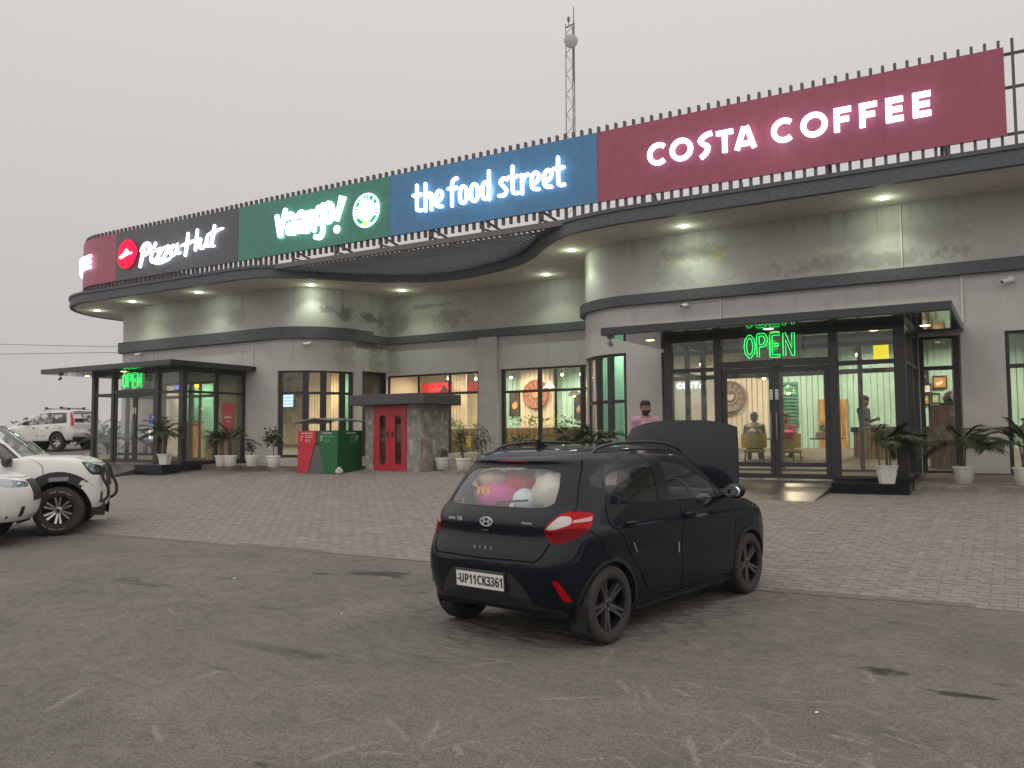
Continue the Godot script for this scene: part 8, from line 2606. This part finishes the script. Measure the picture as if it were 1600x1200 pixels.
# ---------------------------------------------------------------- people: one continuous skin meshed from joined tapered capsules
func cap(p: Vector3, a: Vector3, b: Vector3, ra: float, rb: float) -> float:
	var ab := b - a
	var t := clampf((p - a).dot(ab) / maxf(ab.length_squared(), 1e-9), 0, 1)
	return p.distance_to(a + ab * t) - lerpf(ra, rb, t)
func nets(mb: MB, bones: Array, cell: float, k: float, tint: Callable, squash := Vector3.ONE) -> void:   # bones: [a, b, ra, rb]; surface nets of their smooth union
	var val := {}
	for q in bones:
		var a: Vector3 = q[0]
		var b: Vector3 = q[1]
		var m: float = maxf(q[2], q[3]) + cell * 2.5
		var lo := Vector3i(((a.min(b) - Vector3.ONE * m) / cell).floor())
		var hi := Vector3i(((a.max(b) + Vector3.ONE * m) / cell).ceil())
		for x in range(lo.x, hi.x + 1):
			for y in range(lo.y, hi.y + 1):
				for z in range(lo.z, hi.z + 1):
					var key := Vector3i(x, y, z)
					var p := Vector3(key) * cell
					var d := cap(p, a, b, q[2], q[3])
					if d > cell * 2.5 + k: continue
					if val.has(key):
						var o: float = val[key]
						var h := maxf(k - absf(o - d), 0.0) / k
						val[key] = minf(o, d) - h * h * k * 0.25
					else: val[key] = d
	var vert := {}
	var offs := [Vector3i(0, 0, 0), Vector3i(1, 0, 0), Vector3i(0, 1, 0), Vector3i(1, 1, 0), Vector3i(0, 0, 1), Vector3i(1, 0, 1), Vector3i(0, 1, 1), Vector3i(1, 1, 1)]
	var edges := [[0, 1], [2, 3], [4, 5], [6, 7], [0, 2], [1, 3], [4, 6], [5, 7], [0, 4], [1, 5], [2, 6], [3, 7]]
	for key in val:
		var v := []
		var neg := 0
		for o in offs:
			var w: float = val.get(key + o, cell * 3.0)
			v.append(w)
			if w < 0.0: neg += 1
		if neg == 0 or neg == 8: continue
		var s := Vector3.ZERO
		var n := 0
		for e in edges:
			if (v[e[0]] < 0.0) != (v[e[1]] < 0.0):
				s += Vector3(offs[e[0]]).lerp(Vector3(offs[e[1]]), v[e[0]] / (v[e[0]] - v[e[1]]))
				n += 1
		var g := Vector3(v[1] + v[3] + v[5] + v[7] - v[0] - v[2] - v[4] - v[6], v[2] + v[3] + v[6] + v[7] - v[0] - v[1] - v[4] - v[5], v[4] + v[5] + v[6] + v[7] - v[0] - v[1] - v[2] - v[3])
		vert[key] = [(Vector3(key) + s / n) * cell, g.normalized()]
	for key in vert:
		for ax in 3:
			var d := Vector3i.ZERO
			d[ax] = 1
			var a: float = val.get(key, cell * 3.0)
			var b: float = val.get(key + d, cell * 3.0)
			if (a < 0.0) == (b < 0.0): continue
			var u := Vector3i.ZERO
			var w := Vector3i.ZERO
			u[(ax + 1) % 3] = -1; w[(ax + 2) % 3] = -1
			var c := [key, key + u, key + u + w, key + w]
			var ok := true
			for q in c: ok = ok and vert.has(q)
			if not ok: continue
			for t in [[0, 1, 2], [0, 2, 3]]:
				var A: Array = vert[c[t[0]]]
				var B: Array = vert[c[t[1]]]
				var C: Array = vert[c[t[2]]]
				mb.col = tint.call((A[0] + B[0] + C[0]) / 3.0)
				mb.tri(A[0] * squash, B[0] * squash, C[0] * squash, A[1], B[1], C[1])
func figure_mat() -> StandardMaterial3D:
	if not made.has("figure"):
		var m := StandardMaterial3D.new()
		m.vertex_color_use_as_albedo = true
		m.roughness = 0.75
		made["figure"] = m
	return made["figure"]
func head_into(mb: MB, at: Transform3D, beard: bool, skin: Color, hair: Color) -> void:      # face towards +z
	var h := MB.new()
	var B := []
	B.append([Vector3(0, 0.045, -0.018), Vector3(0, 0.035, 0.010), 0.086, 0.080])
	B.append([Vector3(0, -0.045, 0.035), Vector3(0, -0.070, 0.048), 0.052, 0.036])
	B.append([Vector3(-0.035, -0.02, 0.04), Vector3(0.035, -0.02, 0.04), 0.046, 0.046])
	B.append([Vector3(0, 0.012, 0.093), Vector3(0, -0.020, 0.110), 0.010, 0.015])
	B.append([Vector3(-0.013, -0.022, 0.098), Vector3(0.013, -0.022, 0.098), 0.010, 0.010])
	B.append([Vector3(-0.04, 0.027, 0.078), Vector3(0.04, 0.027, 0.078), 0.014, 0.014])
	B.append([Vector3(-0.022, -0.055, 0.086), Vector3(0.022, -0.055, 0.086), 0.011, 0.011])
	for s in [-1, 1]:
		B.append([Vector3(0.083 * s, 0.020, -0.006), Vector3(0.081 * s, -0.025, 0.002), 0.013, 0.009])
	B.append([Vector3(0, -0.05, -0.015), Vector3(0, -0.15, -0.025), 0.056, 0.058])
	var tint := func(p: Vector3) -> Color:
		for s in [-1, 1]:
			if Vector2(p.x - 0.031 * s, (p.y - 0.008) * 1.6).length() < 0.014 and p.z > 0.05: return Color(0.02, 0.015, 0.012) if Vector2(p.x - 0.031 * s, p.y - 0.007).length() < 0.006 else Color(0.32, 0.28, 0.25)
			if absf(p.x - 0.032 * s) < 0.021 and absf(p.y - 0.031 + absf(absf(p.x) - 0.03) * 0.2) < 0.006 and p.z > 0.05: return hair
		if beard and p.y < -0.03 and p.y > -0.125 and p.z > 0.0 and not (absf(p.x) < 0.02 and absf(p.y + 0.056) < 0.006): return hair * 1.25
		if beard and absf(p.y + 0.040) < 0.010 and p.z > 0.06 and absf(p.x) < 0.036: return hair * 1.25
		if absf(p.x) < 0.024 and absf(p.y + 0.056) < 0.008 and p.z > 0.08: return Color(skin.r * 0.8, skin.g * 0.5, skin.b * 0.5)
		return skin
	nets(h, B, 0.006, 0.022, tint)
	# hair, a cap of its own bulk
	var g := []
	g.append([Vector3(0, 0.075, -0.035), Vector3(0, 0.078, 0.025), 0.083, 0.070])
	g.append([Vector3(-0.035, 0.098, 0.035), Vector3(0.03, 0.104, 0.045), 0.036, 0.034])
	g.append([Vector3(0, 0.01, -0.06), Vector3(0, -0.05, -0.055), 0.065, 0.04])
	for s in [-1, 1]: g.append([Vector3(0.070 * s, 0.062, -0.01), Vector3(0.074 * s, 0.005, 0.012), 0.030, 0.012])
	nets(h, g, 0.007, 0.02, func(p): return hair * (0.85 + 0.3 * sin(p.x * 300.0 + p.y * 120.0) * 0.5))
	for k in h.p.size():
		h.p[k] = at * h.p[k]
		h.n[k] = at.basis * h.n[k]
	join(mb, h)
func hand_into(mb: MB, at: Transform3D, side: float, curl: float, skin: Color) -> void:       # palm along -y from the wrist, thumb on the +z side
	var h := MB.new()
	var B := [[Vector3(0, 0, 0), Vector3(0, -0.05, 0.0), 0.024, 0.022], [Vector3(0, -0.045, 0.022), Vector3(0, -0.085, 0.024), 0.017, 0.014], [Vector3(0, -0.045, -0.02), Vector3(0, -0.082, -0.024), 0.017, 0.014], [Vector3(0, -0.05, 0.0), Vector3(0, -0.088, 0.0), 0.018, 0.015]]
	for k in 4:
		var z := 0.030 - 0.020 * k
		var L: float = [0.068, 0.076, 0.070, 0.054][k]
		var p := Vector3(0, -0.088, z)
		var a := curl * 0.5
		for j in 3:
			var q: Vector3 = p + Vector3(-sin(a) * side, -cos(a), 0.03 * (1.5 - k)) * L * [0.44, 0.32, 0.26][j]
			B.append([p, q, 0.0095 - 0.0012 * j, 0.0085 - 0.0012 * j])
			p = q
			a += curl
	B.append([Vector3(0, -0.02, 0.022), Vector3(-0.012 * side, -0.052, 0.050), 0.015, 0.0115])
	B.append([Vector3(-0.012 * side, -0.052, 0.050), Vector3(-0.022 * side, -0.085, 0.056), 0.0105, 0.0085])
	nets(h, B, 0.006, 0.006, func(_p): return skin)
	for k in h.p.size():
		h.p[k] = at * h.p[k]
		h.n[k] = at.basis * h.n[k]
	join(mb, h)
func person(label: String, at: Vector3, turn: float, pose: Dictionary) -> Node3D:
	var o := thing("person", label, "person", at, turn)
	var H: float = pose.get("height", 1.72)
	var s := H / 1.72
	var J := {"hip": Vector3(0, 0.90, 0), "chest": Vector3(0, 1.22, 0), "neck": Vector3(0, 1.43, -0.01), "shl": Vector3(0.185, 1.385, -0.01), "shr": Vector3(-0.185, 1.385, -0.01), "ell": Vector3(0.235, 1.11, -0.02), "elr": Vector3(-0.235, 1.11, -0.02), "wrl": Vector3(0.245, 0.86, 0.05), "wrr": Vector3(-0.245, 0.86, 0.05), "hpl": Vector3(0.095, 0.89, 0), "hpr": Vector3(-0.095, 0.89, 0), "knl": Vector3(0.10, 0.48, 0.02), "knr": Vector3(-0.10, 0.48, 0.02), "anl": Vector3(0.105, 0.09, -0.02), "anr": Vector3(-0.105, 0.09, -0.02)}
	for k in pose: if J.has(k): J[k] = pose[k]
	for k in J: J[k] = J[k] * s
	var C: Dictionary = pose.colors
	var mb := MB.new()
	mb.tinted = true
	var B := []
	var add := func(a: String, b: String, ra: float, rb: float) -> void: B.append([J[a], J[b], ra * s, rb * s])
	B.append([J.hip + Vector3(-0.06, 0.03, 0) * s, J.hip + Vector3(0.06, 0.03, 0) * s, 0.112 * s, 0.112 * s])
	B.append([J.hip + Vector3(0, 0.05, 0) * s, J.chest, 0.125 * s, 0.130 * s])
	B.append([J.chest + Vector3(-0.05, 0.02, 0) * s, J.chest + Vector3(0.05, 0.02, 0) * s, 0.118 * s, 0.118 * s])
	B.append([J.shl * 0.75 + J.shr * 0.25, J.shr * 0.75 + J.shl * 0.25, 0.085 * s, 0.085 * s])
	B.append([J.chest, (J.shl + J.shr) / 2, 0.125 * s, 0.10 * s])
	B.append([(J.shl + J.shr) / 2, J.neck + Vector3(0, 0.05, 0.005), 0.075 * s, 0.056 * s])
	for e in ["l", "r"]:
		B.append([J["sh" + e].lerp((J.shl + J.shr) / 2, 0.3), J["sh" + e], 0.078 * s, 0.066 * s])
		add.call("sh" + e, "el" + e, 0.062, 0.048)
		add.call("el" + e, "wr" + e, 0.045, 0.031)
		add.call("hp" + e, "kn" + e, 0.096, 0.064)
		add.call("kn" + e, "an" + e, 0.063, 0.048)
		var an: Vector3 = J["an" + e]
		B.append([an + Vector3(0, -0.035, -0.03) * s, an + Vector3(0, -0.055, 0.13) * s, 0.045 * s, 0.034 * s])
	var tint := func(p: Vector3) -> Color:
		var q := p / s
		for e in ["l", "r"]:
			var w: Vector3 = J["wr" + e] / s
			var el: Vector3 = J["el" + e] / s
			if cap(q, el.lerp(w, 1.0 - pose.get("bare", 0.1)), w, 0.05, 0.045) < 0.01 and q.distance_to(w) < (el.distance_to(w)) * pose.get("bare", 0.1) + 0.03: return C.skin
			if q.y < (J["an" + e].y / s) - 0.012 and q.distance_to(J["an" + e] / s) < 0.22: return C.shoes
		var belt: float = J.hip.y / s + 0.055
		if q.y > J.neck.y / s - 0.005 and absf(q.x - J.neck.x / s) < 0.085: return C.skin
		for e in ["l", "r"]:                             # sleeves and hands hang below the belt
			if cap(q, J["sh" + e] / s, J["el" + e] / s, 0.07, 0.055) < 0.0 or cap(q, J["el" + e] / s, J["wr" + e] / s, 0.052, 0.04) < 0.0: return C.shirt
		if q.y > belt + 0.01: 
			if C.has("camo") and sin(q.x * 31.0 + sin(q.y * 23.0) * 2.0) + sin(q.y * 37.0 + q.z * 29.0) > 0.35: return C.camo
			if absf(q.x) < 0.006 and q.z > 0.0: return C.shirt * 0.75
			return C.shirt
		if q.y > belt - 0.022 and q.y > 0.5: return Color(0.03, 0.02, 0.015)
		return C.trousers
	nets(mb, B, pose.get("cell", 0.02), 0.035 * s, tint, Vector3(1, 1, 0.86 if not pose.has("round") else 1.0))
	var face: float = pose.get("look", 0.0)
	var hb := Basis(Vector3.UP, face) * Basis(Vector3.RIGHT, pose.get("nod", 0.0))
	head_into(mb, Transform3D(hb.scaled(Vector3.ONE * s), J.neck * Vector3(1, 1, 0.86) + Vector3(0, 0.155, 0.025) * s), pose.get("beard", false), C.skin, C.hair)
	for e in [["l", 1.0], ["r", -1.0]]:
		var w: Vector3 = J["wr" + e[0]] * Vector3(1, 1, 0.86)
		var f: Vector3 = (w - J["el" + e[0]] * Vector3(1, 1, 0.86)).normalized()
		var y := -f
		var x := (Vector3.RIGHT * 1.0 - y * y.x).normalized()
		hand_into(mb, Transform3D(Basis(x, y, x.cross(y)).scaled(Vector3.ONE * s), w), e[1], 0.35, C.skin)
	put(mb, "body", figure_mat(), o)
	if pose.has("collar"):
		var c := MB.new()
		for e in [-1.0, 1.0]:
			var n: Vector3 = J.neck * Vector3(1, 1, 0.86)
			c.quad(n + Vector3(0.012 * e, 0.0, 0.085) * s, n + Vector3(0.055 * e, 0.035, 0.055) * s, n + Vector3(0.078 * e, 0.0, 0.055) * s, n + Vector3(0.035 * e, -0.045, 0.098) * s, Vector3(0, 0.2, 1))
			c.quad(n + Vector3(0.055 * e, 0.035, 0.055) * s, n + Vector3(0.066 * e, 0.045, -0.02) * s, n + Vector3(0.080 * e, 0.005, -0.02) * s, n + Vector3(0.078 * e, 0.0, 0.055) * s, Vector3(e, 0.2, 0))
			c.quad(n + Vector3(0.066 * e, 0.045, -0.02) * s, n + Vector3(0, 0.05, -0.075) * s, n + Vector3(0, 0.01, -0.085) * s, n + Vector3(0.080 * e, 0.005, -0.02) * s, Vector3(e, 0.2, -1))
		put(c, "collar", mat(pose.collar.r, pose.collar.g, pose.collar.b, 0.8), o)
		c = MB.new()
		c.box(J.chest * Vector3(1, 1, 0) + Vector3(0.085, 0.03, 0.128) * s, Vector3(0.09, 0.10, 0.008), Basis(Vector3.UP, 0.3))
		put(c, "shirt_pocket", mat(pose.collar.r * 0.92, pose.collar.g * 0.92, pose.collar.b * 0.92, 0.8), o)
	return o
func people() -> void:
	var skin := Color(0.20, 0.105, 0.065)
	var hair := Color(0.012, 0.010, 0.009)
	var pink := Color(0.42, 0.235, 0.30)
	person("bearded man in a pink shirt standing behind the raised bonnet", Vector3(-5.62, rise(14.0), -14.0), 0.62, {"height": 1.76, "beard": true, "look": 0.20, "collar": Color(0.44, 0.25, 0.32), "bare": 0.08, "cell": 0.018, "elr": Vector3(-0.245, 1.12, -0.05), "wrr": Vector3(-0.235, 0.88, 0.05), "colors": {"skin": skin, "hair": hair, "shirt": pink, "trousers": Color(0.03, 0.03, 0.04), "shoes": Color(0.02, 0.018, 0.016)}})
	person("man in a dark green shirt and tan trousers standing at the counter, side-on", Vector3(-3.06, FLOOR, -21.2), 1.25, {"height": 1.72, "nod": 0.32, "bare": 0.85, "ell": Vector3(0.21, 1.13, 0.03), "elr": Vector3(-0.21, 1.13, 0.03), "wrl": Vector3(0.12, 1.17, 0.27), "wrr": Vector3(-0.13, 1.02, 0.28), "colors": {"skin": skin, "hair": hair * 1.6, "shirt": Color(0.022, 0.045, 0.042), "trousers": Color(0.23, 0.165, 0.09), "shoes": Color(0.02, 0.018, 0.016)}})
	var sit := {"hip": Vector3(0, 0.54, 0), "chest": Vector3(0, 0.87, 0.04), "neck": Vector3(0, 1.08, 0.08), "shl": Vector3(0.185, 1.03, 0.06), "shr": Vector3(-0.185, 1.03, 0.06), "ell": Vector3(0.24, 0.78, 0.16), "elr": Vector3(-0.24, 0.78, 0.16), "wrl": Vector3(0.12, 0.80, 0.38), "wrr": Vector3(-0.12, 0.80, 0.38), "hpl": Vector3(0.1, 0.53, 0), "hpr": Vector3(-0.1, 0.53, 0), "knl": Vector3(0.13, 0.52, 0.43), "knr": Vector3(-0.13, 0.52, 0.43), "anl": Vector3(0.13, 0.09, 0.42), "anr": Vector3(-0.13, 0.09, 0.42), "round": true, "cell": 0.025}
	var a := sit.duplicate()
	a.merge({"nod": 0.1, "colors": {"skin": skin, "hair": hair, "shirt": Color(0.13, 0.15, 0.10), "camo": Color(0.40, 0.40, 0.33), "trousers": Color(0.05, 0.05, 0.05), "shoes": Color(0.02, 0.02, 0.02)}})
	person("seated man in a camouflage shirt with his back to the shut door leaf", Vector3(-5.45, FLOOR, -20.55), PI + 0.25, a)
	a = sit.duplicate()
	a.merge({"nod": 0.05, "colors": {"skin": skin, "hair": Color(0.06, 0.03, 0.02), "shirt": Color(0.22, 0.10, 0.07), "trousers": Color(0.05, 0.05, 0.05), "shoes": Color(0.02, 0.02, 0.02)}})
	person("seated person in a rusty red top facing the man in camouflage", Vector3(-5.0, FLOOR, -21.9), 0.15, a)
	a = sit.duplicate()
	a.merge({"look": 0.3, "colors": {"skin": skin, "hair": Color(0.06, 0.03, 0.02), "shirt": Color(0.50, 0.33, 0.32), "trousers": Color(0.05, 0.05, 0.05), "shoes": Color(0.02, 0.02, 0.02)}})
	person("person in a pale pink top sitting inside the white decal SUV", SUV_SEAT, SUV_TURN, a)
var SUV_SEAT := Vector3.ZERO
var SUV_TURN := 0.0
